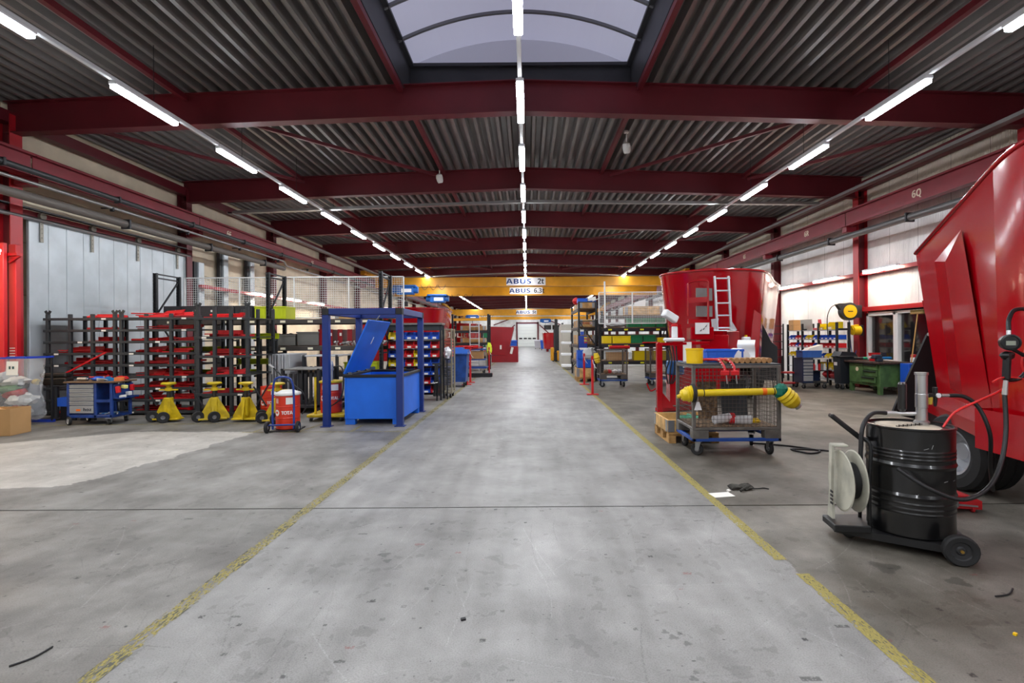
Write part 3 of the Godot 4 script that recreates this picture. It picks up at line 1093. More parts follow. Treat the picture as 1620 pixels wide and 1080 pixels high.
func build_cranes() -> void:
	var yel := mat("crane_yellow", rgb(226, 158, 22), 0.45, 0, 1)
	var blue := mat("hoist_blue", rgb(28, 96, 176), 0.4, 0, 1)
	var dark := mat("hoist_dark", rgb(30, 30, 34), 0.5)
	var sign_white := mat("sign_white", rgb(238, 238, 240), 0.5)
	var navy := mat("sign_navy", rgb(24, 58, 120), 0.5)
	var specs := [
		{"d": 30.3, "y0": 4.5, "y1": 5.04, "mark": "2t", "hoist": -7.1, "label": "yellow overhead travelling crane nearest the viewer, marked 2t", "sw": 2.3, "sh": 0.46},
		{"d": 34.5, "y0": 4.3, "y1": 4.9, "mark": "6.3t", "hoist": -5.95, "label": "yellow overhead crane marked 6.3t just behind the nearest crane", "sw": 2.2, "sh": 0.44},
		{"d": 58.0, "y0": 3.95, "y1": 4.66, "mark": "5t", "hoist": -6.15, "label": "yellow overhead crane far down the hall with a small sign", "sw": 2.3, "sh": 0.5},
		{"d": 70.0, "y0": 3.9, "y1": 4.3, "mark": "", "hoist": 2.5, "label": "farthest yellow overhead crane close to the end door", "sw": 0.0, "sh": 0.0},
	]
	for s in specs:
		var d: float = s.d
		var t := thing("overhead_crane", s.label, "crane", P(0, 0, d))
		var st := S()
		var h: float = s.y1 - s.y0
		box(st, Vector3(-0.1, s.y0 + h / 2, 0), Vector3(17.6, h, 0.42), Basis(), 0.02)
		box(st, Vector3(-0.1, s.y0 + 0.01, 0), Vector3(17.6, 0.03, 0.52))
		part(t, "girder", st, yel)
		for side in [-1.0, 1.0]:
			st = S()
			box(st, Vector3(-0.1 + side * 9.2, 5.21, 0), Vector3(0.26, 0.24, 2.6), Basis(), 0.02)
			part(t, "end_carriage", st, yel)
			st = S()
			for q in [-1.1, 1.1]:
				bar(st, Vector3(-0.1 + side * 9.08, 5.2, q * 0.8), Vector3(-0.1 + side * 8.4, s.y1 - 0.08, 0), 0.14, 0.14)
			part(t, "stay", st, yel)
		if s.mark != "":
			st = S()
			box(st, Vector3(-0.05, s.y0 + h * 0.5, 0.225), Vector3(s.sw, s.sh, 0.02))
			part(t, "sign_plate", st, sign_white)
			var am := text_mesh("ABUS", s.sh * 0.62, 0.01, true)
			mi(t, "lettering", am, navy, Transform3D(Basis().scaled(Vector3(1.5, 1, 1)), Vector3(-0.46, s.y0 + h * 0.5, 0.24)))
			var bm := text_mesh(s.mark, s.sh * 0.66, 0.01)
			mi(t, "lettering", bm, dark, Transform3D(Basis(), Vector3(0.82, s.y0 + h * 0.5, 0.24)))
		# hoist trolley
		var hx: float = s.hoist
		var ho := mi(t, "hoist", null, blue)
		st = S()
		box(st, Vector3(hx, s.y0 - 0.22, 0.3), Vector3(1.0, 0.5, 0.6), Basis(), 0.05)
		cyl(st, Vector3(hx - 0.75, s.y0 - 0.2, 0.35), Vector3(hx + 0.75, s.y0 - 0.2, 0.35), 0.2)
		box(st, Vector3(hx, s.y0 + 0.02, 0.3), Vector3(1.3, 0.1, 0.8), Basis(), 0.02)
		ho.mesh = st.commit()
		st = S()
		cyl(st, Vector3(hx, s.y0 - 0.45, 0.3), Vector3(hx, s.y0 - 0.95, 0.3), 0.025, -1, 6)
		box(st, Vector3(hx, s.y0 - 1.02, 0.3), Vector3(0.26, 0.28, 0.14), Basis(), 0.03)
		part(ho, "hook_block", st, dark)
		st = S()
		box(st, Vector3(hx + 0.1, s.y0 - 0.25, 0.61), Vector3(0.6, 0.2, 0.02))
		part(ho, "sign_plate", st, sign_white)
		# festoon cable
		st = S()
		for k in 9:
			var x := hx + 0.9 + k * 0.5
			if k >= 3:
				break
			var pts := []
			for q in 7:
				var u := q / 6.0
				pts.append(Vector3(x + u * 0.45, s.y0 + 0.1 - 0.3 * sin(PI * u), 0.32))
			tube(st, pts, 0.014, 5)
		part(t, "festoon_cable", st, dark)
# ---------------------------------------------------------------- kit of recurring things
func wheel_mesh(key: String, r: float, w: float, hub: float) -> Mesh:
	# tyre round the local x axis
	return cached("tyre_" + key, func():
		var st := S()
		var x := Transform3D(rot(0, 0, 90), Vector3.ZERO)
		lathe(st, [[hub, -w * 0.42], [r * 0.9, -w / 2], [r, -w * 0.32], [r, w * 0.32], [r * 0.9, w / 2], [hub, w * 0.42], [hub, -w * 0.42]], 20, x)
		return st)

func hub_mesh(key: String, hub: float, w: float) -> Mesh:
	return cached("hub_" + key, func():
		var st := S()
		var x := Transform3D(rot(0, 0, 90), Vector3.ZERO)
		lathe(st, [[0.0, -w * 0.36], [hub * 0.35, -w * 0.4], [hub * 0.5, -w * 0.2], [hub * 0.9, -w * 0.25], [hub * 1.02, -w * 0.42], [hub * 1.02, w * 0.42], [hub * 0.9, w * 0.25], [hub * 0.5, w * 0.2], [hub * 0.35, w * 0.4], [0.0, w * 0.36]], 16, x)
		return st)

func wheel(parent: Node3D, key: String, at: Vector3, turn: float, r: float, w: float, hub: float, tyre: Material, rim: Material) -> void:
	var t := mi(parent, "wheel", wheel_mesh(key, r, w, hub), tyre, Transform3D(rot(0, turn, 0), at))
	mi(t, "hub", hub_mesh(key, hub, w), rim)

func caster(parent: Node3D, at: Vector3, turn: float, r := 0.06) -> void:
	# at: top of the caster, under the plate
	var f := S()
	box(f, Vector3(0, -0.008, 0), Vector3(0.09, 0.016, 0.1), Basis(), 0.003)
	for s in [-1.0, 1.0]:
		prism(f, [Vector2(-0.035, 0), Vector2(0.04, 0), Vector2(0.035 + 0.0, -at.y + r * 0.8), Vector2(0.0, -at.y + r * 0.8)], 0.005, Transform3D(rot(0, 90, 0), Vector3(s * 0.028, 0, 0)))
	var fk := mi(parent, "caster_fork", f.commit(), mat("zinc", rgb(160, 162, 164), 0.35, 0.8), Transform3D(rot(0, turn, 0), at))
	wheel(fk, "caster%d" % int(r * 1000), Vector3(0, -at.y + r, -0.018), 0, r, 0.042, r * 0.45, mat("rubber", rgb(26, 26, 27), 0.75), mat("hub_grey", rgb(120, 120, 122), 0.5, 0.3))

func open_box(st: SurfaceTool, w: float, h: float, d: float, t: float) -> void:
	# an open-topped box standing on y = 0
	box(st, Vector3(0, t / 2, 0), Vector3(w, t, d))
	for s in [-1.0, 1.0]:
		box(st, Vector3(s * (w - t) / 2, h / 2, 0), Vector3(t, h, d))
		box(st, Vector3(0, h / 2, s * (d - t) / 2), Vector3(w - 2 * t, h, t))

func container(called: String, label: String, at: Vector3, turn: float, w: float, h: float, d: float, m: Material, group := "", lid := false) -> Node3D:
	# ribbed plastic stacking container
	var t := thing(called, label, "container", at, turn, group)
	var key := "container%.2f_%.2f_%.2f" % [w, h, d]
	mi(t, "body", cached(key, func():
		var st := S()
		open_box(st, w * 0.96, h, d * 0.96, 0.008)
		return st), m)
	mi(t, "rim", cached(key + "rim", func():
		var st := S()
		for s in [-1.0, 1.0]:
			box(st, Vector3(s * w * 0.49, h - 0.015, 0), Vector3(w * 0.03, 0.03, d), Basis(), 0.004)
			box(st, Vector3(0, h - 0.015, s * d * 0.49), Vector3(w, 0.03, d * 0.03), Basis(), 0.004)
		return st), m)
	mi(t, "ribs", cached(key + "ribs", func():
		var st := S()
		for k in 5:
			for s in [-1.0, 1.0]:
				box(st, Vector3((k - 2) * w * 0.22, h * 0.45, s * d * 0.485), Vector3(0.012, h * 0.8, d * 0.02))
		return st), m)
	if lid:
		var st := S()
		box(st, Vector3(0, h + 0.008, 0), Vector3(w, 0.016, d), Basis(), 0.005)
		part(t, "lid", st, m)
	return t

func picking_bin_mesh(w: float, h: float, d: float) -> Mesh:
	return cached("picking%.2f_%.2f" % [w, h], func():
		var st := S()
		var t := 0.006
		# side cheeks with a cut-away front
		for s in [-1.0, 1.0]:
			prism(st, [Vector2(-d / 2, 0), Vector2(d / 2, 0), Vector2(d / 2, h * 0.45), Vector2(d * 0.22, h), Vector2(-d / 2, h)], t, Transform3D(rot(0, -90, 0), Vector3(s * (w - t) / 2, 0, 0)))
		box(st, Vector3(0, t / 2, 0), Vector3(w, t, d))
		box(st, Vector3(0, h / 2, -d / 2 + t / 2), Vector3(w, h, t))
		box(st, Vector3(0, h * 0.22, d / 2 - t / 2), Vector3(w, h * 0.44, t))
		box(st, Vector3(0, h * 0.45, d / 2), Vector3(w * 1.03, 0.012, 0.016), Basis(), 0.003)
		return st)

func picking_bin(label: String, at: Vector3, turn: float, w: float, h: float, d: float, m: Material, group: String) -> Node3D:
	var t := thing("picking_bin", label, "bin", at, turn, group)
	mi(t, "body", picking_bin_mesh(w, h, d), m)
	mi(t, "label_card", cached("card%.2f" % w, func():
		var st := S()
		box(st, Vector3(0, h * 0.2, d / 2 + 0.004), Vector3(w * 0.45, h * 0.24, 0.003))
		return st), mat("card_white", rgb(232, 230, 222), 0.7))
	return t

func pallet(label: String, at: Vector3, turn: float, w := 0.8, d := 1.2, group := "") -> Node3D:
	var t := thing("wooden_pallet", label, "pallet", at, turn, group)
	var wood := mat("pallet_wood", rgb(190, 146, 88), 0.8, 0, 2)
	for k in 5:
		mi(t, "top_board", cached("pb%.2f_%.2f" % [w, d], func():
			var st := S()
			box(st, Vector3.ZERO, Vector3(w, 0.022, d * 0.14), Basis(), 0.003)
			return st), wood, Transform3D(Basis(), Vector3(0, 0.133, (k - 2) * d * 0.214)))
	for k in 3:
		for q in 3:
			mi(t, "block", cached("pk", func():
				var st := S()
				box(st, Vector3.ZERO, Vector3(0.1, 0.078, 0.14), Basis(), 0.004)
				return st), wood, Transform3D(Basis(), Vector3((k - 1) * (w / 2 - 0.05), 0.061, (q - 1) * (d / 2 - 0.07))))
		mi(t, "bottom_board", cached("pr%.2f" % d, func():
			var st := S()
			box(st, Vector3.ZERO, Vector3(0.1, 0.022, d), Basis(), 0.003)
			return st), wood, Transform3D(Basis(), Vector3((k - 1) * (w / 2 - 0.05), 0.011, 0)))
		mi(t, "stringer_board", cached("ps%.2f" % w, func():
			var st := S()
			box(st, Vector3.ZERO, Vector3(w, 0.022, 0.12), Basis(), 0.003)
			return st), wood, Transform3D(Basis(), Vector3(0, 0.111, (k - 1) * (d / 2 - 0.07))))
	return t

func crate(label: String, at: Vector3, turn: float, w: float, h: float, d: float, words := "", group := "", tone := 0) -> Node3D:
	# timber collar: four board walls with steel corner hinges
	var t := thing("wooden_crate", label, "crate", at, turn, group)
	var wood := mat("crate_wood%d" % tone, [rgb(218, 174, 110), rgb(200, 154, 96), rgb(180, 136, 84)][tone], 0.7, 0, 2)
	var rows := maxi(1, int(round(h / 0.2)))
	for r in rows:
		for s in [-1.0, 1.0]:
			var st := S()
			box(st, Vector3(0, (r + 0.5) * h / rows, s * (d / 2 - 0.012)), Vector3(w, h / rows - 0.006, 0.024), Basis(), 0.003)
			part(t, "board", st, wood)
			st = S()
			box(st, Vector3(s * (w / 2 - 0.012), (r + 0.5) * h / rows, 0), Vector3(0.024, h / rows - 0.006, d - 0.05), Basis(), 0.003)
			part(t, "board", st, wood)
	for sx in [-1.0, 1.0]:
		for sz in [-1.0, 1.0]:
			var st := S()
			box(st, Vector3(sx * (w / 2 + 0.002), h / 2, sz * (d / 2 - 0.05)), Vector3(0.006, h * 0.9, 0.09))
			box(st, Vector3(sx * (w / 2 - 0.05), h / 2, sz * (d / 2 + 0.002)), Vector3(0.09, h * 0.9, 0.006))
			part(t, "corner_hinge", st, mat("zinc", rgb(160, 162, 164), 0.35, 0.8))
	var st2 := S()
	box(st2, Vector3(0, 0.012, 0), Vector3(w - 0.06, 0.02, d - 0.06))
	part(t, "bottom_board", st2, wood)
	if words != "":
		mi(t, "lettering", text_mesh(words, minf(h * 0.34, 0.075), 0.002), mat("print_red", rgb(190, 60, 40), 0.7), Transform3D(Basis(), Vector3(-w * 0.02, h * 0.5, d / 2 + 0.004)))
		var sp := S()
		box(sp, Vector3(w * 0.28, h * 0.5, d / 2 + 0.003), Vector3(0.12, minf(0.1, h * 0.5), 0.003))
		part(t, "paper_slip", sp, mat("card_white", rgb(232, 230, 222), 0.7))
	return t

func cardboard(label: String, at: Vector3, turn: float, w: float, h: float, d: float, group := "", open := false) -> Node3D:
	var t := thing("cardboard_box", label, "box", at, turn, group)
	var m := mat("cardboard", rgb(184, 142, 92), 0.85, 0, 1)
	var st := S()
	if open:
		open_box(st, w, h, d, 0.008)
	else:
		box(st, Vector3(0, h / 2, 0), Vector3(w, h, d), Basis(), 0.006)
	part(t, "carton", st, m)
	if open:
		for s in [-1.0, 1.0]:
			st = S()
			box(st, Vector3(s * (w / 2 - 0.09), h - 0.03, 0), Vector3(0.19, 0.006, d * 0.96), rot(0, 0, s * 20))
			part(t, "flap", st, m)
	else:
		st = S()
		box(st, Vector3(0, h + 0.001, 0), Vector3(0.05, 0.002, d))
		part(t, "tape", st, mat("tape_brown", rgb(150, 108, 66), 0.3))
	return t

func mesh_trolley(label: String, at: Vector3, turn: float, w: float, h: float, d: float, grey: Material, base_y := 0.26) -> Node3D:
	# wire cage on a steel tray that sits on a blue dolly
	var t := thing("cage_trolley", label, "trolley", at, turn)
	var st := S()
	# dolly
	for s in [-1.0, 1.0]:
		bar(st, Vector3(-w / 2, 0.205, s * (d / 2 - 0.02)), Vector3(w / 2, 0.205, s * (d / 2 - 0.02)), 0.04, 0.04, Vector3.UP, 0.004)
		bar(st, Vector3(s * (w / 2 - 0.02), 0.205, -d / 2), Vector3(s * (w / 2 - 0.02), 0.205, d / 2), 0.04, 0.04, Vector3.UP, 0.004)
	part(t, "dolly_frame", st, mat("dolly_blue", rgb(28, 72, 150), 0.45, 0, 1))
	var k := 0
	for sx in [-1.0, 1.0]:
		for sz in [-1.0, 1.0]:
			caster(t, Vector3(sx * (w / 2 - 0.1), 0.188, sz * (d / 2 - 0.09)), [12, 62, -20, 8][k], 0.075)
			k += 1
	# tray with feet
	st = S()
	box(st, Vector3(0, base_y + 0.1, 0), Vector3(w, 0.035, d), Basis(), 0.006)
	for sx in [-1.0, 1.0]:
		for sz in [-1.0, 1.0]:
			box(st, Vector3(sx * (w / 2 - 0.1), base_y + 0.03, sz * (d / 2 - 0.06)), Vector3(0.2, 0.11, 0.12), Basis(), 0.006)
	part(t, "tray", st, grey)
	st = S()
	box(st, Vector3(0, base_y + 0.122, 0), Vector3(w - 0.06, 0.012, d - 0.06))
	part(t, "floor_board", st, mat("worn_plywood", rgb(150, 122, 92), 0.8, 0, 3))
	for sx in [-1.0, 1.0]:
		for sz in [-1.0, 1.0]:
			st = S()
			box(st, Vector3(sx * (w / 2 - 0.02), (base_y + 0.1 + h) / 2, sz * (d / 2 - 0.02)), Vector3(0.042, h - base_y - 0.1, 0.042), Basis(), 0.005)
			part(t, "corner_post", st, grey)
	for s in [-1.0, 1.0]:
		st = S()
		bar(st, Vector3(-w / 2 + 0.04, h - 0.018, s * (d / 2 - 0.02)), Vector3(w / 2 - 0.04, h - 0.018, s * (d / 2 - 0.02)), 0.036, 0.034, Vector3.UP, 0.004)
		part(t, "top_rail", st, grey)
		st = S()
		bar(st, Vector3(s * (w / 2 - 0.02), h - 0.018, -d / 2 + 0.04), Vector3(s * (w / 2 - 0.02), h - 0.018, d / 2 - 0.04), 0.036, 0.034, Vector3.UP, 0.004)
		part(t, "top_rail", st, grey)
	var y0 := base_y + 0.12
	var mm := mat("cage_wire", rgb(92, 86, 80), 0.5, 0.5)
	for s in [-1.0, 1.0]:
		st = S()
		wires(st, Vector3(-w / 2 + 0.03, y0, s * (d / 2 - 0.02)), Vector3(w - 0.06, 0, 0), Vector3(0, h - y0 - 0.03, 0), int(w / 0.05), int((h - y0) / 0.05), 0.0026)
		stuff(part(t, "wire_mesh", st, mm))
		st = S()
		wires(st, Vector3(s * (w / 2 - 0.02), y0, -d / 2 + 0.03), Vector3(0, 0, d - 0.06), Vector3(0, h - y0 - 0.03, 0), int(d / 0.05), int((h - y0) / 0.05), 0.0026)
		stuff(part(t, "wire_mesh", st, mm))
	return t

func mesh_panel(label: String, at: Vector3, w: float, h: float, cols: int, cell := 0.055) -> Node3D:
	# white welded mesh panel in a light frame, in the xy plane
	var t := thing("wire_fence", label, "mesh fence", at)
	var m := mat("mesh_white", rgb(214, 216, 214), 0.5, 0.1)
	var st := S()
	for k in cols + 1:
		st = S()
		box(st, Vector3(w * k / cols, h / 2, 0), Vector3(0.035, h, 0.03), Basis(), 0.004)
		part(t, "post", st, m)
	for y in [0.0, h]:
		st = S()
		box(st, Vector3(w / 2, y, 0), Vector3(w, 0.03, 0.03), Basis(), 0.004)
		part(t, "rail", st, m)
	st = S()
	wires(st, Vector3.ZERO, Vector3(w, 0, 0), Vector3(0, h, 0), int(w / cell), int(h / cell), 0.004)
	stuff(part(t, "wire_mesh", st, m))
	return t

func rack_frame(parent: Node3D, x: float, d: float, h: float, m: Material) -> void:
	# upright frame of a pallet rack: two punched posts, two ties, a diagonal
	for z in [0.0, -d]:
		var st := S()
		for s in [-1.0, 1.0]:
			box(st, Vector3(x + s * 0.038, h / 2, z), Vector3(0.008, h, 0.06))
		box(st, Vector3(x, h / 2, z - 0.03), Vector3(0.076, h, 0.006))
		var k := 0.1
		while k < h:
			for s in [-1.0, 1.0]:
				box(st, Vector3(x + s * 0.026, k, z + 0.03), Vector3(0.032, 0.05, 0.006))
			k += 0.075
		part(parent, "upright", st, m)
	var y := 0.25
	var up := true
	while y < h - 0.1:
		var st := S()
		bar(st, Vector3(x, y, 0.0), Vector3(x, y, -d), 0.03, 0.03)
		part(parent, "tie", st, m)
		if y + 0.9 < h + 0.05:
			st = S()
			bar(st, Vector3(x, y, 0.0 if up else -d), Vector3(x, y + 0.9, -d if up else 0.0), 0.03, 0.03)
			part(parent, "diagonal", st, m)
		up = not up
		y += 0.9
	var st := S()
	bar(st, Vector3(x, h - 0.02, 0.0), Vector3(x, h - 0.02, -d), 0.03, 0.03)
	part(parent, "tie", st, m)

func rack_beam(parent: Node3D, x0: float, x1: float, y: float, z: float, m: Material, tags := 3, tag_color := rgb(232, 224, 196)) -> void:
	var st := S()
	box(st, Vector3((x0 + x1) / 2, y, z), Vector3(x1 - x0, 0.11, 0.045), Basis(), 0.006)
	var b := part(parent, "beam", st, m)
	for k in tags:
		st = S()
		box(st, Vector3(lerpf(x0, x1, (k + 0.5) / tags), y, z + 0.025), Vector3(0.12, 0.05, 0.003))
		part(b, "label_card", st, mat("tag%s" % tag_color.to_html(), tag_color, 0.7))

func oil_drum(label: String, at: Vector3, r: float, h: float, turn: float, top: Material) -> Node3D:
	var t := thing("oil_drum", label, "drum", at, turn)
	var red := mat("drum_red", rgb(206, 44, 26), 0.35, 0, 1)
	var st := S()
	lathe(st, [[r * 0.97, 0.0], [r, 0.012], [r, h * 0.30], [r * 1.03, h * 0.325], [r, h * 0.35], [r, h * 0.64], [r * 1.03, h * 0.665], [r, h * 0.69], [r, h - 0.012], [r * 1.02, h - 0.004], [r * 1.02, h], [r * 0.95, h], [r * 0.95, h - 0.015]], 28)
	part(t, "shell", st, red)
	st = S()
	lathe(st, [[r * 0.96, h - 0.014], [0.0, h - 0.012]], 28)
	part(t, "lid", st, top)
	# round emblem and lettering wrapped on the front
	curved_text(t, "TOTAL", r + 0.003, h * 0.49, 0.056, 18, mat("print_white", rgb(238, 236, 230), 0.6))
	st = S()
	var ring := []
	for k in 20:
		var a := TAU * k / 20.0
		ring.append(Vector2(cos(a), sin(a)) * 0.052)
	bend_disc(st, ring, r + 0.003, h * 0.49, -42)
	part(t, "emblem", st, mat("print_white", rgb(238, 236, 230), 0.6))
	st = S()
	var tri2 := []
	for k in 8:
		var a := TAU * k / 8.0 + 0.3
		tri2.append(Vector2(cos(a) * 0.03, sin(a) * 0.018 + 0.002))
	bend_disc(st, tri2, r + 0.005, h * 0.49, -42)
	part(t, "emblem_core", st, red)
	st = S()
	bend_disc(st, [Vector2(-0.03, -0.04), Vector2(0.03, -0.04), Vector2(0.03, 0.04), Vector2(-0.03, 0.04)], r + 0.003, h * 0.84, -40)
	part(t, "hazard_label", st, mat("label_pink", rgb(220, 170, 160), 0.6))
	st = S()
	for q in 4:
		bend_disc(st, [Vector2(-0.034 + q * 0.034 - 0.034, -0.055), Vector2(q * 0.034 - 0.034, -0.055), Vector2(q * 0.034 - 0.034, 0.055), Vector2(-0.034 + q * 0.034 - 0.034, 0.055)], r + 0.003, h * 0.84, 28)
	part(t, "paper_label", st, mat("card_white", rgb(232, 230, 222), 0.7))
	return t

func bend_disc(st: SurfaceTool, outline: Array, r: float, y: float, deg: float) -> void:
	# lay a small flat outline on the shell of a drum; 0 degrees faces +z
	var c0 := deg_to_rad(deg)
	var place := func(p: Vector2) -> Vector3:
		var a := c0 + p.x / r
		return Vector3(sin(a) * r, y + p.y, cos(a) * r)
	var n := Vector3(sin(c0), 0, cos(c0))
	var mid: Vector3 = place.call(Vector2.ZERO) if outline.size() > 4 else place.call((outline[0] + outline[2]) / 2)
	for k in outline.size():
		tri(st, mid, place.call(outline[k]), place.call(outline[(k + 1) % outline.size()]), n, n, n)

func curved_text(parent: Node3D, words: String, r: float, y: float, height: float, deg: float, m: Material) -> void:
	var step := height * 0.78 / r
	for k in words.length():
		var a := deg_to_rad(deg) + (k - (words.length() - 1) / 2.0) * step
		mi(parent, "lettering", cached_text(words[k], height), m, Transform3D(Basis(Vector3.UP, a), Vector3(sin(a) * r, y, cos(a) * r)))

func cached_text(w: String, height: float) -> Mesh:
	var key := "glyph_%s_%.3f" % [w, height]
	if not shapes.has(key):
		shapes[key] = text_mesh(w, height, 0.002)
	return shapes[key]

func jack_stand(label: String, at: Vector3, turn: float) -> Node3D:
	# yellow trestle: gusseted foot, telescopic screw, mushroom head, two wheels, lever
	var t := thing("jack_stand", label, "jack stand", at, turn, "yellow wheeled jack stands")
	var y := mat("jack_yellow", rgb(222, 196, 22), 0.45, 0, 2)
	var st := S()
	prism(st, [Vector2(-0.24, 0.05), Vector2(0.26, 0.05), Vector2(0.26, 0.1), Vector2(0.08, 0.42), Vector2(-0.06, 0.42), Vector2(-0.2, 0.14)], 0.02, Transform3D(Basis(), Vector3(0, 0, 0.03)))
	prism(st, [Vector2(-0.13, 0.05), Vector2(0.13, 0.05), Vector2(0.05, 0.4), Vector2(-0.05, 0.4)], 0.02, Transform3D(rot(0, 90, 0), Vector3(0.0, 0, -0.02)))
	box(st, Vector3(0, 0.05, 0), Vector3(0.46, 0.03, 0.2), Basis(), 0.006)
	part(t, "foot", st, y)
	st = S()
	box(st, Vector3(0.01, 0.27, 0), Vector3(0.12, 0.34, 0.12), Basis(), 0.012)
	part(t, "sleeve", st, y)
	st = S()
	cyl(st, Vector3(0.01, 0.42, 0), Vector3(0.01, 0.62, 0), 0.032)
	part(t, "screw", st, mat("oily_steel", rgb(60, 58, 54), 0.4, 0.7))
	st = S()
	cyl(st, Vector3(0.01, 0.56, 0), Vector3(0.01, 0.62, 0), 0.055)
	bar(st, Vector3(-0.16, 0.58, 0), Vector3(0.18, 0.58, 0), 0.026, 0.026)
	lathe(st, [[0.03, 0.62], [0.045, 0.66], [0.12, 0.68], [0.125, 0.7], [0.1, 0.715], [0.0, 0.72]], 18, Transform3D(Basis(), Vector3(0.01, 0, 0)))
	part(t, "head", st, y)
	st = S()
	bar(st, Vector3(-0.16, 0.3, 0.06), Vector3(-0.36, 0.66, 0.1), 0.024, 0.024)
	part(t, "lever", st, mat("rubber", rgb(26, 26, 27), 0.75))
	for s in [-1.0, 1.0]:
		wheel(t, "jack", Vector3(-0.1 + s * 0.14, 0.1, 0.06 * s + 0.13), -60, 0.1, 0.055, 0.036, mat("rubber", rgb(26, 26, 27), 0.75), mat("hub_grey", rgb(120, 120, 122), 0.5, 0.3))
	return t

func red_part_mesh(kind: int) -> Mesh:
	return cached("red_part%d" % kind, func():
		var st := S()
		match kind:
			0:
				prism(st, [Vector2(-0.3, -0.07), Vector2(0.22, -0.07), Vector2(0.3, 0.0), Vector2(0.22, 0.07), Vector2(-0.3, 0.07)], 0.02, Transform3D(rot(-90, 0, 0), Vector3(0, 0.01, 0)))
			1:
				bar(st, Vector3(-0.32, 0.02, 0), Vector3(0.32, 0.02, 0), 0.05, 0.04, Vector3.UP, 0.004)
			2:
				box(st, Vector3(0, 0.006, 0), Vector3(0.46, 0.012, 0.2))
				box(st, Vector3(0, 0.045, -0.094), Vector3(0.46, 0.08, 0.012))
			3:
				cyl(st, Vector3(-0.28, 0.022, 0), Vector3(0.28, 0.022, 0), 0.022, -1, 8)
				box(st, Vector3(0.28, 0.03, 0), Vector3(0.04, 0.06, 0.1))
			4:
				prism(st, [Vector2(-0.2, 0), Vector2(0.2, 0), Vector2(0.26, 0.09), Vector2(-0.1, 0.06)], 0.03, Transform3D(rot(0, 8, 0), Vector3(0, 0.0, 0)))
				box(st, Vector3(0, 0.008, 0.06), Vector3(0.5, 0.016, 0.1), rot(0, 12, 0))
		return st)

func scatter_red(shelf_label: String, x0: float, x1: float, y: float, zf: float, zb: float, n: int, group: String) -> void:
	var tones := [mat("part_red", rgb(196, 16, 28), 0.4, 0, 1), mat("part_red_dark", rgb(160, 12, 24), 0.45, 0, 1), mat("part_red_light", rgb(214, 30, 36), 0.38, 0, 1)]
	var placed := 0
	for k in n:
		var x := lerpf(x0 + 0.3, x1 - 0.3, (k % 3 + 0.5) / 3.0 + rng.randf_range(-0.1, 0.1)) if n > 2 else rng.randf_range(x0 + 0.3, x1 - 0.3)
		var layer := int(k / 3)
		var kind := rng.randi_range(0, 4)
		solo("steel_part", "%s, %s, %s layer" % [shelf_label, ["left", "centre", "right"][k % 3], ["lowest", "second", "third"][layer]], "metal part", red_part_mesh(kind), tones[rng.randi_range(0, 2)], P(x, y + layer * 0.04, lerpf(zf + 0.12, zb - 0.2, rng.randf() * 0.25 + layer * 0.12)), rng.randf_range(-14, 14), group)
		placed += 1

# ---------------------------------------------------------------- left side of the hall
func build_left_side() -> void:
	sliding_door()
	bar_racks()
	left_pallet_rack()
	left_floor_things()
	blue_box_station()
	bin_wall()
	left_mid()

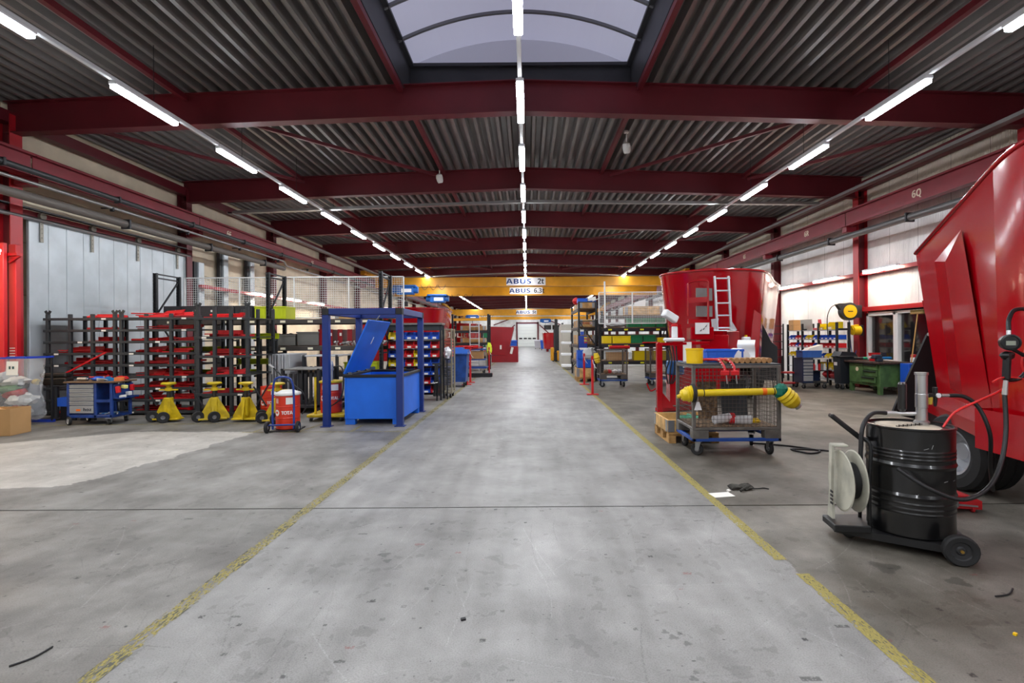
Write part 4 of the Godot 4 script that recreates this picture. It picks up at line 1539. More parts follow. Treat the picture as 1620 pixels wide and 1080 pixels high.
func sliding_door() -> void:
	var zinc := mat("galvanised", rgb(176, 184, 190), 0.42, 0.35, 2)
	var t := thing("sliding_door", "tall galvanised steel sliding door hung on rollers by the left wall", "sliding door", P(-9.8, 0, 10.05))
	var n := 11
	var w := 4.55 / n
	for k in n:
		var st := S()
		box(st, Vector3(0, 1.95, -(k + 0.5) * w), Vector3(0.06, 3.86, w - 0.008), Basis(), 0.008)
		part(t, "panel", st, zinc)
	for z in [0.25, 1.45, 2.8, 4.25]:
		var st := S()
		box(st, Vector3(0.05, 3.72, -z), Vector3(0.012, 0.5, 0.07))
		for q in 4:
			box(st, Vector3(0.06, 3.56 + q * 0.09, -z), Vector3(0.012, 0.03, 0.02))
		var h := part(t, "hanger", st, mat("hanger_steel", rgb(146, 142, 132), 0.5, 0.4))
		st = S()
		cyl(st, Vector3(0.03, 3.99, -z), Vector3(0.09, 3.99, -z), 0.07, -1, 14)
		part(h, "roller", st, mat("hanger_steel", rgb(146, 142, 132), 0.5, 0.4))
	var st2 := S()
	box(st2, Vector3(-0.01, 1.95, -4.6), Vector3(0.1, 3.86, 0.07), Basis(), 0.01)
	part(t, "edge_strip", st2, mat("galvanised", Color.WHITE))
	var tr := thing("door_track", "red and black roller track above the galvanised sliding door", "track", P(-9.76, 3.9, 12.4))
	st2 = S()
	cyl(st2, Vector3(0.02, 0.0, 4.6), Vector3(0.02, 0.0, -2.4), 0.045, -1, 10)
	part(tr, "tube", st2, mat("zinc", rgb(160, 162, 164), 0.35, 0.8))
	st2 = S()
	box(st2, Vector3(-0.04, 0.1, 1.1), Vector3(0.05, 0.12, 7.0))
	part(tr, "rail", st2, mat("runway_red", rgb(150, 28, 46), 0.45))
	st2 = S()
	box(st2, Vector3(0.0, 0.19, 1.1), Vector3(0.1, 0.03, 7.0))
	part(tr, "cover", st2, mat("hoist_dark", rgb(30, 30, 34), 0.5))
	# guide posts right of the door
	for q in [[15.35, 3.4, "galvanised"], [16.6, 3.9, "galvanised"], [18.2, 3.9, "galvanised"]]:
		var g := thing("guide_post", "grey steel post on the left wall, %s" % {15.35: "beside the sliding door edge", 16.6: "under the bay letters", 18.2: "left of the first wall lamp"}[q[0]], "post", P(-9.85, 0, q[0]))
		st2 = S()
		box(st2, Vector3(0, q[1] / 2 + 0.2, 0), Vector3(0.22, q[1] + 0.4, 0.26), Basis(), 0.015)
		part(g, "shaft", st2, M["galvanised"])
		st2 = S()
		box(st2, Vector3(0.0, q[1] / 2 + 0.2, 0.2), Vector3(0.1, q[1] + 0.4, 0.1))
		part(g, "channel", st2, mat("hoist_dark", rgb(30, 30, 34), 0.5))
	# lower bright red column casing at the left edge of the view
	var c := thing("column_casing", "bright red column casing with a printed notice at the left edge", "column casing", P(-9.62, 0, 9.62))
	st2 = S()
	box(st2, Vector3(0, 1.65, 0), Vector3(0.14, 3.3, 0.1), Basis(), 0.01)
	box(st2, Vector3(0.0, 1.65, 0.22), Vector3(0.1, 3.3, 0.08), Basis(), 0.01)
	part(c, "casing", st2, mat("bright_red", rgb(196, 22, 30), 0.4, 0, 1))
	st2 = S()
	for k in 4:
		box(st2, Vector3(0.0, 1.36 - k * 0.05, 0.055), Vector3(0.1, 0.014, 0.004))
	part(c, "notice_print", st2, mat("print_white", rgb(238, 236, 230), 0.6))
	st2 = S()
	box(st2, Vector3(-0.05, 3.1, 0.1), Vector3(0.5, 0.05, 0.12))
	bar(st2, Vector3(0.0, 2.95, 0.1), Vector3(0.2, 3.08, 0.1), 0.04, 0.04)
	part(c, "lamp_arm", st2, mat("bright_red", rgb(196, 22, 30), 0.4, 0, 1))

func bar_rack(label: String, x0: float, x1: float, zf: float, zb: float, shelf_y: Array, ups: int, top: float) -> Node3D:
	var iron := mat("rack_iron", rgb(52, 55, 58), 0.5, 0.3, 1)
	var t := thing("bar_rack", label, "rack", P(x0, 0, zf))
	var w := x1 - x0
	var d := zb - zf
	for k in ups:
		for z in [0.0, -d]:
			var st := S()
			box(st, Vector3(0.04 + (w - 0.08) * k / (ups - 1), top / 2, z), Vector3(0.06, top, 0.06), Basis(), 0.006)
			if k % 3 == 0 and z == 0.0:
				# fork-shaped top that takes the next rack
				for s in [-1.0, 1.0]:
					bar(st, Vector3(0.04 + (w - 0.08) * k / (ups - 1), top - 0.02, 0), Vector3(0.04 + (w - 0.08) * k / (ups - 1) + s * 0.05, top + 0.07, 0), 0.012, 0.05)
			part(t, "upright", st, iron)
	for y in shelf_y:
		var st := S()
		box(st, Vector3(w / 2, y, 0.02), Vector3(w + 0.06, 0.05, 0.04), Basis(), 0.005)
		box(st, Vector3(w / 2, y + 0.01, -d / 2), Vector3(w, 0.02, d))
		var s := part(t, "shelf", st, iron)
		for k in 3:
			if (int(y * 10) + k) % 3 == 0:
				st = S()
				box(st, Vector3(w * (k + 0.5) / 3, y, 0.042), Vector3(0.09, 0.032, 0.003))
				part(s, "label_card", st, mat("card_white", rgb(232, 230, 222), 0.7))
	return t

func bar_racks() -> void:
	var ys := []
	for k in 9:
		ys.append(0.06 + k * 0.2325)
	bar_rack("dark iron shelf rack at the far left beside the galvanised door, behind blue trolley", -9.62, -8.2, 10.24, 11.1, ys, 4, 2.02)
	bar_rack("dark iron shelf rack in the middle of three, full of red parts", -8.12, -6.55, 10.2, 11.1, ys, 4, 2.02)
	var yc := []
	for k in 6:
		yc.append(0.05 + k * 0.37)
	bar_rack("dark iron rack with close-set uprights, nearest the pallet racking", -6.46, -5.42, 10.0, 11.0, yc, 4, 2.14)
	var counts_a := [3, 4, 0, 6, 6, 5, 3, 2, 4]
	var counts_b := [5, 5, 6, 6, 6, 6, 6, 6, 8]
	for k in 9:
		if counts_a[k]:
			var lo := -9.6 if k in [3, 4, 5, 0] else -8.95
			scatter_red("red steel part on the far left rack, %s shelf up" % nth(k), lo, -8.2, ys[k] + 0.025, 10.24, 11.1, counts_a[k], "red parts on the far left rack, shelf %d" % (k + 1))
		scatter_red("red steel part on the middle rack, %s shelf up" % nth(k), -8.1, -6.55, ys[k] + 0.025, 10.2, 11.1, counts_b[k], "red parts on the middle rack, shelf %d" % (k + 1))
	for k in 6:
		scatter_red("red steel part on the close-set rack, %s shelf up" % nth(k), -6.46, -5.42, yc[k] + 0.025, 10.0, 11.0, [4, 5, 5, 6, 5, 5][k], "red parts on the close-set rack, shelf %d" % (k + 1))
	# long red rods sticking out of the far left rack
	var rod := cached("red_rod", func():
		var st := S()
		bar(st, Vector3(-0.6, 0, 0), Vector3(0.6, 0, 0), 0.03, 0.03)
		return st)
	var rods := [[P(-8.85, 0.98, 10.1), Vector3(0, 0, 27), "upper"], [P(-8.72, 0.42, 10.02), Vector3(0, 12, 40), "lower"], [P(-8.66, 0.36, 10.08), Vector3(0, 10, 44), "lowest"]]
	for q in rods:
		var o := solo("steel_rod", "long red steel rod poking out of the far left rack, the %s one" % q[2], "metal rod", rod, mat("part_red", rgb(196, 16, 28), 0.4), q[0])
		o.rotation_degrees = q[1]
	# yellow-green channels stored behind the racks
	var lime := mat("lime_green", rgb(196, 210, 20), 0.45, 0, 1)
	for q in [[-7.2, 1.22, "upper", 2.2], [-6.9, 0.72, "middle", 2.0], [-5.9, 0.95, "right hand", 0.9], [-5.75, 1.5, "topmost", 0.6]]:
		var st := S()
		box(st, Vector3(0, 0.06, 0), Vector3(q[3], 0.12, 0.012))
		box(st, Vector3(0, 0.006, 0.04), Vector3(q[3], 0.012, 0.08))
		box(st, Vector3(0, 0.114, 0.04), Vector3(q[3], 0.012, 0.08))
		solo("steel_channel", "lime green steel channel behind the dark racks, %s one" % q[2], "metal part", st.commit(), lime, P(q[0], q[1], 11.25), 0, "lime green channels behind the racks")
	var cs := thing("channel_stand", "dark arm stand holding the lime green channels behind the racks", "stand", P(0, 0, 11.3))
	for x in [-8.0, -7.5, -6.45, -6.2, -5.95, -5.6]:
		var st := S()
		box(st, Vector3(x, 0.75, -0.12), Vector3(0.05, 1.5, 0.05))
		for y in [0.69, 0.92, 1.19, 1.47]:
			box(st, Vector3(x, y, 0.0), Vector3(0.05, 0.04, 0.24))
		part(cs, "arm_post", st, mat("rack_iron", Color.GRAY))

func left_pallet_rack() -> void:
	var iron := mat("rack_black", rgb(40, 42, 46), 0.5, 0.2, 1)
	var brown := mat("rack_beam_brown", rgb(62, 58, 54), 0.55, 0.1, 1)
	var t := thing("pallet_rack", "tall black pallet rack along the left behind the dark shelf racks", "pallet rack", P(0, 0, 12.0))
	for x in [-8.7, -6.06, -3.42]:
		rack_frame(t, x, 0.8, 3.06, iron)
	for y in [1.9, 1.27]:
		for z in [0.03, -0.83]:
			rack_beam(t, -8.66, -6.1, y, z, brown, 4 if z > 0 else 0)
			rack_beam(t, -6.02, -3.46, y, z, brown, 4 if z > 0 else 0)
		for q in [[-8.66, -6.1], [-6.02, -3.46]]:
			for k in 3:
				var st := S()
				box(st, Vector3((q[0] + q[1]) / 2, y + 0.045, -0.15 - k * 0.26), Vector3(q[1] - q[0], 0.02, 0.22))
				part(t, "deck_board", st, mat("deck_board", rgb(120, 92, 62), 0.8, 0, 2))
	rack_beam(t, -6.02, -3.46, 0.66, 0.03, brown, 2)
	rack_beam(t, -6.02, -3.46, 0.66, -0.83, brown, 0)
	var low := S()
	box(low, Vector3(-4.74, 0.725, -0.4), Vector3(2.56, 0.02, 0.8))
	part(t, "deck_board", low, M["deck_board"])
	mesh_panel("white wire mesh back panel on top of the left pallet rack", P(-8.6, 2.02, 12.87), 5.5, 1.02, 4)
	# dark steel boxes on the upper level
	for k in 5:
		var st := S()
		open_box(st, 0.4, 0.32, 0.6, 0.012)
		var o := thing("steel_box", "black open steel box on the rack's upper level, %s from the left" % nth(k), "box", P(-8.35 + k * 0.42, 1.965, 12.35), 0, "black boxes on the left rack")
		part(o, "body", st, mat("box_black", rgb(44, 47, 54), 0.45, 0.3, 1))
		st = S()
		box(st, Vector3(0.1, 0.2, 0.302), Vector3(0.07, 0.05, 0.004))
		part(o, "label_card", st, mat("card_white", rgb(232, 230, 222), 0.7))
	var lime := mat("lime_green", rgb(196, 210, 20), 0.45)
	container("plastic_container", "lime green container on the rack's upper level left of the mid upright", P(-6.25, 1.965, 12.3), 0, 0.34, 0.3, 0.5, lime)
	container("plastic_container", "lime green container on the rack's upper level right of the mid upright", P(-5.82, 1.965, 12.3), 0, 0.3, 0.3, 0.5, lime)
	crate("pale wooden crate with red print on top of the left pallet rack", P(-4.1, 1.965, 12.45), 0, 0.95, 0.2, 0.5, "TRIOLIET")
	crate("small pale wooden crate at the right end of the left rack top", P(-3.3, 1.965, 12.5), 0, 0.2, 0.18, 0.5, "", "", 0)
	# lower level: grey tubs, dark red plates, a bundle of bolts
	var grey := mat("tub_grey", rgb(120, 118, 114), 0.5, 0.4, 1)
	for k in 2:
		var o := thing("steel_tub", "grey steel tub on the lower level of the left pallet rack, %s of two" % ["left", "right"][k], "tub", P(-5.72 + k * 0.55, 1.335, 12.35))
		var st := S()
		open_box(st, 0.5, 0.26 + 0.06 * k, 0.55, 0.012)
		part(o, "body", st, grey)
		st = S()
		for s in [-1.0, 1.0]:
			box(st, Vector3(0, 0.25 + 0.06 * k, s * 0.28), Vector3(0.54, 0.03, 0.03))
		part(o, "rim", st, grey)
		st = S()
		for q in 7:
			box(st, Vector3(-0.18 + q * 0.06, 0.18, 0.1), Vector3(0.05, 0.2, 0.3), rot(rng.randf_range(-8, 8), 0, 0))
		part(o, "dark_castings", st, mat("oily_steel", rgb(60, 58, 54), 0.4, 0.7))
	for k in 6:
		var st := S()
		box(st, Vector3(0, 0.19, 0), Vector3(0.02, 0.38, 0.6), Basis(), 0.004)
		box(st, Vector3(0.05, 0.19, 0.28), Vector3(0.1, 0.38, 0.02), Basis(), 0.004)
		var o := solo("red_plate", "dark red folded steel plate standing on the left rack, %s from the left" % nth(k), "metal plate", st.commit(), mat("plate_red", rgb(140, 10, 24), 0.35, 0, 1), P(-4.9 + k * 0.22, 1.335, 12.4), -6 + k * 2.0, "dark red plates on the left rack")
		if k in [1, 2, 4]:
			st = S()
			box(st, Vector3(0.06, 0.26, 0.294), Vector3(0.05, 0.07, 0.003), rot(0, 0, 30 if k == 4 else 0))
			part(o, "label_card", st, mat("card_white", rgb(232, 230, 222), 0.7))
	for k in 2:
		var st := S()
		for q in 40:
			var p := Vector3(rng.randf_range(-0.3, 0.3), rng.randf_range(0.02, 0.1), rng.randf_range(-0.2, 0.2))
			box(st, p, Vector3(0.05, 0.03, 0.03), rot(rng.randf() * 90, rng.randf() * 180, rng.randf() * 90))
		var o := thing("steel_offcuts", "heap of pale steel fittings on the lower beam level, %s heap" % ["left", "right"][k], "fittings", P(-4.25 + k * 0.62, 1.335, 12.16))
		stuff(part(o, "fittings", st, mat("pale_steel", rgb(190, 190, 188), 0.35, 0.7)))
	# upright sheets and cages on the ground
	var sheet_grey := mat("sheet_zinc", rgb(188, 190, 192), 0.45, 0.2, 1)
	for g in [[-5.5, 13, 0.035, 1.05, 11.35, "grey zinc sheet beside the close-set rack", "grey sheets beside the close-set rack", sheet_grey], [-3.95, 9, 0.05, 0.72, 11.48, "blue grey steel sheet behind the yellow dolly", "blue grey sheets behind the dolly", mat("sheet_blue", rgb(70, 92, 124), 0.45, 0.3, 1)]]:
		var sm := cached("sheet%s" % g[3], func():
			var st := S()
			box(st, Vector3(0, g[3] / 2, 0), Vector3(0.016, g[3], 0.9), Basis(), 0.003)
			box(st, Vector3(0.008, g[3] / 2, 0.44), Vector3(0.03, g[3], 0.012))
			return st)
		for k in g[1]:
			solo("steel_sheet", "%s, %s from the left in its stack" % [g[5], nth(k)], "metal sheet", sm, g[7], P(g[0] + k * g[2], 0.12, g[4] + rng.randf_range(-0.03, 0.03)), rng.randf_range(-1.5, 1.5), g[6])
		var b := thing("sheet_cradle", "dark steel cradle under the %s" % g[6], "cradle", P(g[0] + g[1] * g[2] / 2, 0, g[4]))
		var st := S()
		for s in [-1.0, 1.0]:
			box(st, Vector3(0, 0.06, s * 0.35), Vector3(g[1] * g[2] + 0.1, 0.12, 0.08), Basis(), 0.006)
		part(b, "runner", st, mat("rack_iron", rgb(52, 55, 58), 0.5))
	# black steel stillages between the sheet stacks, one on the other
	for k in 2:
		var o := thing("steel_stillage", "black slatted steel stillage on the ground, %s" % ["front one with grey lid", "rear one behind it"][k], "stillage", P(-4.55 + k * 0.05, 0, 10.66 + k * 0.86))
		var st := S()
		for s in [-1.0, 1.0]:
			for z in [-1.0, 1.0]:
				st = S()
				box(st, Vector3(s * 0.36, 0.45 + 0.12 * k, z * 0.38), Vector3(0.06, 0.9 + 0.24 * k, 0.06), Basis(), 0.006)
				part(o, "post", st, mat("rack_black", Color.BLACK))
		for q in 7:
			st = S()
			box(st, Vector3(-0.3 + q * 0.1, 0.5, 0.39), Vector3(0.05, 0.6 + 0.2 * k, 0.02))
			part(o, "slat", st, mat("rack_black", Color.BLACK))
		st = S()
		box(st, Vector3(0, 0.88 + 0.24 * k, 0), Vector3(0.8, 0.03, 0.82), Basis(), 0.006)
		part(o, "lid", st, mat("tub_grey", Color.GRAY) if k == 0 else sheet_grey)
		st = S()
		box(st, Vector3(0, 0.14, 0), Vector3(0.8, 0.06, 0.82), Basis(), 0.006)
		part(o, "floor_plate", st, mat("rack_black", Color.BLACK))
	container("plastic_container", "lime green container beyond the blue lid on the ground level", P(-3.95, 0.738, 12.36), 0, 0.8, 0.2, 0.5, lime)

func left_floor_things() -> void:
	waste_bag()
	cardboard("open brown cardboard box on the floor at the left edge", P(-8.42, 0, 8.22), 8, 0.5, 0.42, 0.4, "", true)
	left_tool_trolley()
	# black vice and blue tray shelf between bag and trolley
	var v := thing("bench_vice", "dark cluttered machine vice with yellow knob left of the blue trolley", "vice", P(-8.98, 0, 9.75))
	var st := S()
	cyl(st, Vector3(0, 0, 0), Vector3(0, 0.62, 0), 0.05)
	box(st, Vector3(0, 0.015, 0), Vector3(0.4, 0.03, 0.4), Basis(), 0.006)
	part(v, "stand", st, mat("hoist_dark", Color.BLACK))
	st = S()
	box(st, Vector3(0.05, 0.72, 0), Vector3(0.44, 0.14, 0.2), Basis(), 0.02)
	box(st, Vector3(0.0, 0.84, 0.0), Vector3(0.5, 0.08, 0.16), Basis(), 0.02)
	cyl(st, Vector3(-0.26, 0.7, 0.05), Vector3(0.1, 0.7, 0.05), 0.035)
	part(v, "jaws", st, mat("oily_steel", rgb(60, 58, 54), 0.4))
	st = S()
	lathe(st, [[0.0, -0.06], [0.05, -0.05], [0.06, 0.0], [0.045, 0.05], [0.0, 0.06]], 12, Transform3D(rot(0, 0, 90), Vector3(-0.3, 0.72, 0.08)))
	part(v, "knob", st, mat("jack_yellow", Color.YELLOW))
	var tr := thing("parts_tray", "bright blue parts tray standing low between vice and blue trolley", "tray", P(-8.42, 0.0, 9.6), -4)
	st = S()
	open_box(st, 0.5, 0.16, 0.34, 0.008)
	var tb := part(tr, "tray", st, mat("tray_blue", rgb(28, 84, 190), 0.4))
	tb.position.y = 0.28
	st = S()
	for s in [-1.0, 1.0]:
		bar(st, Vector3(s * 0.2, 0, 0), Vector3(s * 0.2, 0.28, 0), 0.03, 0.3)
	part(tr, "leg", st, mat("hoist_dark", Color.BLACK))
	# jack stands
	var j := jack_stand("yellow jack stand alone in front of the middle dark rack", P(-6.6, 0, 9.4), 0)
	clone(j, P(-5.76, 0, 9.4), 20, "yellow jack stand with the lever up, left of a close pair", "yellow wheeled jack stands")
	clone(j, P(-5.14, 0, 9.36), 180, "yellow jack stand, right one of the close pair", "yellow wheeled jack stands")
	clone(j, P(-4.5, 0, 9.2), 8, "yellow jack stand half hidden behind the front red drum", "yellow wheeled jack stands")
	# drums
	var white_lid := mat("lid_white", rgb(226, 226, 220), 0.6, 0, 1)
	oil_drum("red oil drum half hidden behind the jack stand, lettered TOTAL", P(-4.88, 0.02, 9.75), 0.185, 0.58, 18, mat("drum_red", Color.RED))
	var d := oil_drum("red oil drum with a crumpled white cover on a blue hand truck", P(-3.96, 0.03, 8.46), 0.185, 0.55, 8, white_lid)
	st = S()
	lathe(st, [[0.2, 0.545], [0.21, 0.56], [0.205, 0.585], [0.15, 0.6], [0.1, 0.625], [0.0, 0.63]], 15)
	part(d, "wrapped_cover", st, white_lid)
	hand_truck()
	var dd := oil_drum("red oil drum with a yellow rim on the low yellow dolly", P(-3.66, 0.13, 9.55), 0.19, 0.56, 12, mat("drum_red", Color.RED))
	st = S()
	lathe(st, [[0.185, 0.55], [0.21, 0.55], [0.215, 0.58], [0.19, 0.59], [0.0, 0.585]], 24)
	part(dd, "lid_ring", st, mat("jack_yellow", Color.YELLOW))
	grease_pump(P(-3.66, 0.72, 9.55), "air pump standing on the drum of the yellow dolly")
	# dolly
	var dl := thing("drum_dolly", "low yellow four-wheel dolly carrying a red drum", "dolly", P(-3.64, 0, 9.52))
	st = S()
	box(st, Vector3(0, 0.105, 0), Vector3(0.68, 0.05, 0.62), Basis(), 0.008)
	part(dl, "deck", st, mat("jack_yellow", Color.YELLOW))
	st = S()
	bar(st, Vector3(-0.2, 0.1, 0.25), Vector3(-0.2, 0.8, 0.25), 0.03, 0.03)
	part(dl, "handle", st, mat("jack_yellow", Color.YELLOW))
	for sx in [-1.0, 1.0]:
		for sz in [-1.0, 1.0]:
			caster(dl, Vector3(sx * 0.28, 0.08, sz * 0.25), 40, 0.035)

func grease_pump(at: Vector3, label: String) -> void:
	var t := thing("air_pump", label, "pump", at)
	var st := S()
	cyl(st, Vector3.ZERO, Vector3(0, 0.26, 0), 0.035)
	lathe(st, [[0.0, 0.36], [0.03, 0.36], [0.045, 0.3], [0.045, 0.2], [0.03, 0.16]], 12)
	part(t, "body", st, mat("pale_steel", rgb(190, 190, 188), 0.35))
	st = S()
	tube(st, smooth_path([Vector3(0.04, 0.24, 0), Vector3(0.18, 0.26, 0.02), Vector3(0.24, 0.1, 0.04), Vector3(0.22, -0.3, 0.1), Vector3(0.0, -0.5, 0.2)], 6), 0.012, 6)
	part(t, "hose", st, mat("cable_black", rgb(24, 24, 26), 0.6))

func hand_truck() -> void:
	var t := thing("hand_truck", "blue tubular hand truck with two wheels holding a red drum", "hand truck", P(-3.96, 0, 8.46), 8)
	var b := mat("truck_blue", rgb(24, 56, 132), 0.4)
	var st := S()
	tube(st, smooth_path([Vector3(-0.16, 0.05, 0.24), Vector3(-0.16, 0.6, 0.23), Vector3(-0.13, 0.82, 0.24), Vector3(-0.06, 0.88, 0.25), Vector3(0.06, 0.88, 0.25), Vector3(0.13, 0.82, 0.24), Vector3(0.16, 0.6, 0.23), Vector3(0.16, 0.05, 0.24)], 5), 0.017, 8)
	part(t, "handle_loop", st, b)
	st = S()
	for y in [0.12]:
		cyl(st, Vector3(-0.26, y, 0.26), Vector3(0.26, y, 0.26), 0.014)
	part(t, "axle", st, b)
	st = S()
	box(st, Vector3(0, 0.012, 0.02), Vector3(0.44, 0.018, 0.42), Basis(), 0.004)
	part(t, "foot_plate", st, mat("hoist_dark", Color.BLACK))
	for s in [-1.0, 1.0]:
		wheel(t, "truck", Vector3(s * 0.235, 0.09, 0.28), 0, 0.09, 0.045, 0.035, mat("rubber", Color.BLACK), mat("hub_grey", Color.GRAY))
	st = S()
	tube(st, smooth_path([Vector3(-0.22, 1.02, 0.0), Vector3(0.0, 0.82, 0.05), Vector3(0.24, 0.62, 0.05), Vector3(0.28, 0.4, 0.0), Vector3(0.22, 0.25, 0.0)], 6), 0.012, 6)
	part(t, "grease_hose", st, mat("cable_black", Color.BLACK))
	st = S()
	cyl(st, Vector3(-0.22, 1.02, 0), Vector3(-0.29, 1.08, 0.0), 0.02)
	cyl(st, Vector3(-0.24, 0.92, 0), Vector3(-0.24, 1.06, 0.0), 0.012)
	part(t, "grease_nozzle", st, mat("pale_steel", Color.GRAY))

func waste_bag() -> void:
	var t := thing("waste_bag_stand", "clear plastic waste bag on a blue frame at the left edge", "bag stand", P(-9.05, 0, 9.12))
	var b := mat("bag_frame_blue", rgb(30, 60, 170), 0.4)
	var st := S()
	bar(st, Vector3(-0.75, 1.19, 0.22), Vector3(0.33, 1.2, 0.22), 0.03, 0.03)
	bar(st, Vector3(-0.75, 1.19, -0.3), Vector3(0.33, 1.2, -0.3), 0.03, 0.03)
	bar(st, Vector3(0.33, 1.2, 0.22), Vector3(0.33, 1.2, -0.3), 0.03, 0.03)
	part(t, "top_frame", st, b)
	st = S()
	bar(st, Vector3(-0.7, 0.025, 0.3), Vector3(0.34, 0.025, 0.18), 0.05, 0.05)
	bar(st, Vector3(-0.7, 0.025, -0.36), Vector3(0.34, 0.025, -0.3), 0.05, 0.05)
	part(t, "foot", st, b)
	st = S()
	for q in [Vector3(0.32, 0, -0.28), Vector3(-0.72, 0, -0.28)]:
		bar(st, q + Vector3(0, 0.03, 0), q + Vector3(0, 1.19, 0), 0.025, 0.025)
	part(t, "leg", st, mat("wire_dark", Color.BLACK))
	# bag: wrinkled sheet hanging from the frame
	var film := StandardMaterial3D.new()
	film.resource_name = "clear_film"
	film.transparency = BaseMaterial3D.TRANSPARENCY_ALPHA
	film.albedo_color = Color(0.9, 0.91, 0.92, 0.2)
	film.roughness = 0.3
	M["clear_film"] = film
	var nz := FastNoiseLite.new()
	nz.seed = 5
	nz.frequency = 1.6
	st = S()
	var ring := func(u: float, v: float) -> Vector3:
		# u round, v from top (0) to bottom (1)
		var a := u * TAU
		var sq := pow(absf(cos(a)), 0.5) * signf(cos(a))
		var sr := pow(absf(sin(a)), 0.5) * signf(sin(a))
		var bulge := 1.0 - 0.12 * sin(v * PI * 0.5) + 0.1 * smoothstep(0.5, 0.9, v) - 0.25 * smoothstep(0.93, 1.0, v)
		var w := nz.get_noise_3d(cos(a) * 2.0, v * 3.0, sin(a) * 2.0) * 0.07 * minf(1.0, v * 3.0)
		return Vector3(-0.21 + sq * (0.52 * bulge + w), 1.19 - v * 1.13, -0.04 + sr * (0.24 * bulge + w))
	var nu := 40
	var nv := 22
	for i in nu:
		for k in nv:
			var a: Vector3 = ring.call(float(i) / nu, float(k) / nv)
			var c: Vector3 = ring.call(float(i + 1) / nu, float(k) / nv)
			var d: Vector3 = ring.call(float(i + 1) / nu, float(k + 1) / nv)
			var e: Vector3 = ring.call(float(i) / nu, float(k + 1) / nv)
			quad(st, a, c, d, e, Vector3(-0.21, 0.6, -0.04))
	part(t, "bag", st, film)
	st = S()
	box(st, Vector3(0.1, 1.02, 0.225), Vector3(0.2, 0.24, 0.004), rot(-3, 0, 0))
	part(t, "notice_sheet", st, mat("card_white", Color.WHITE))
	st = S()
	box(st, Vector3(0.06, 1.03, 0.23), Vector3(0.03, 0.05, 0.003))
	box(st, Vector3(0.12, 1.03, 0.23), Vector3(0.035, 0.045, 0.003))
	part(t, "notice_print", st, mat("print_teal", rgb(50, 80, 80), 0.7))
	# crumpled rubbish inside
	var tones := [rgb(196, 196, 192), rgb(150, 152, 152), rgb(160, 24, 30), rgb(214, 200, 140), rgb(90, 130, 84), rgb(210, 210, 212), rgb(40, 40, 46)]
	for k in 16:
		st = S()
		blob(st, Vector3.ZERO, Vector3(rng.randf_range(0.14, 0.24), rng.randf_range(0.08, 0.15), 0.15), 40 + k, 0.3)
		var o := part(t, "rubbish", st, mat("rubbish%d" % (k % 7), tones[k % 7], 0.5))
		o.position = Vector3(-0.21 + rng.randf_range(-0.26, 0.26), 0.14 + k * 0.045, -0.04 + rng.randf_range(-0.06, 0.06))
		o.rotation_degrees = Vector3(rng.randf_range(-20, 20), rng.randf_range(0, 180), rng.randf_range(-20, 20))

func blob(st: SurfaceTool, c: Vector3, s: Vector3, sd: int, rough: float) -> void:
	# a crumpled lump
	var n := FastNoiseLite.new()
	n.seed = sd
	n.frequency = 0.9
	var f := func(u: int, v: int) -> Vector3:
		var a := TAU * u / 14.0
		var b := PI * v / 8.0
		var d := Vector3(cos(a) * sin(b), cos(b), sin(a) * sin(b))
		return c + d * s * (1.0 + rough * n.get_noise_3dv(d * 2.2) * 1.6)
	for u in 14:
		for v in 8:
			quad(st, f.call(u, v), f.call(u + 1, v), f.call(u + 1, v + 1), f.call(u, v + 1), c)

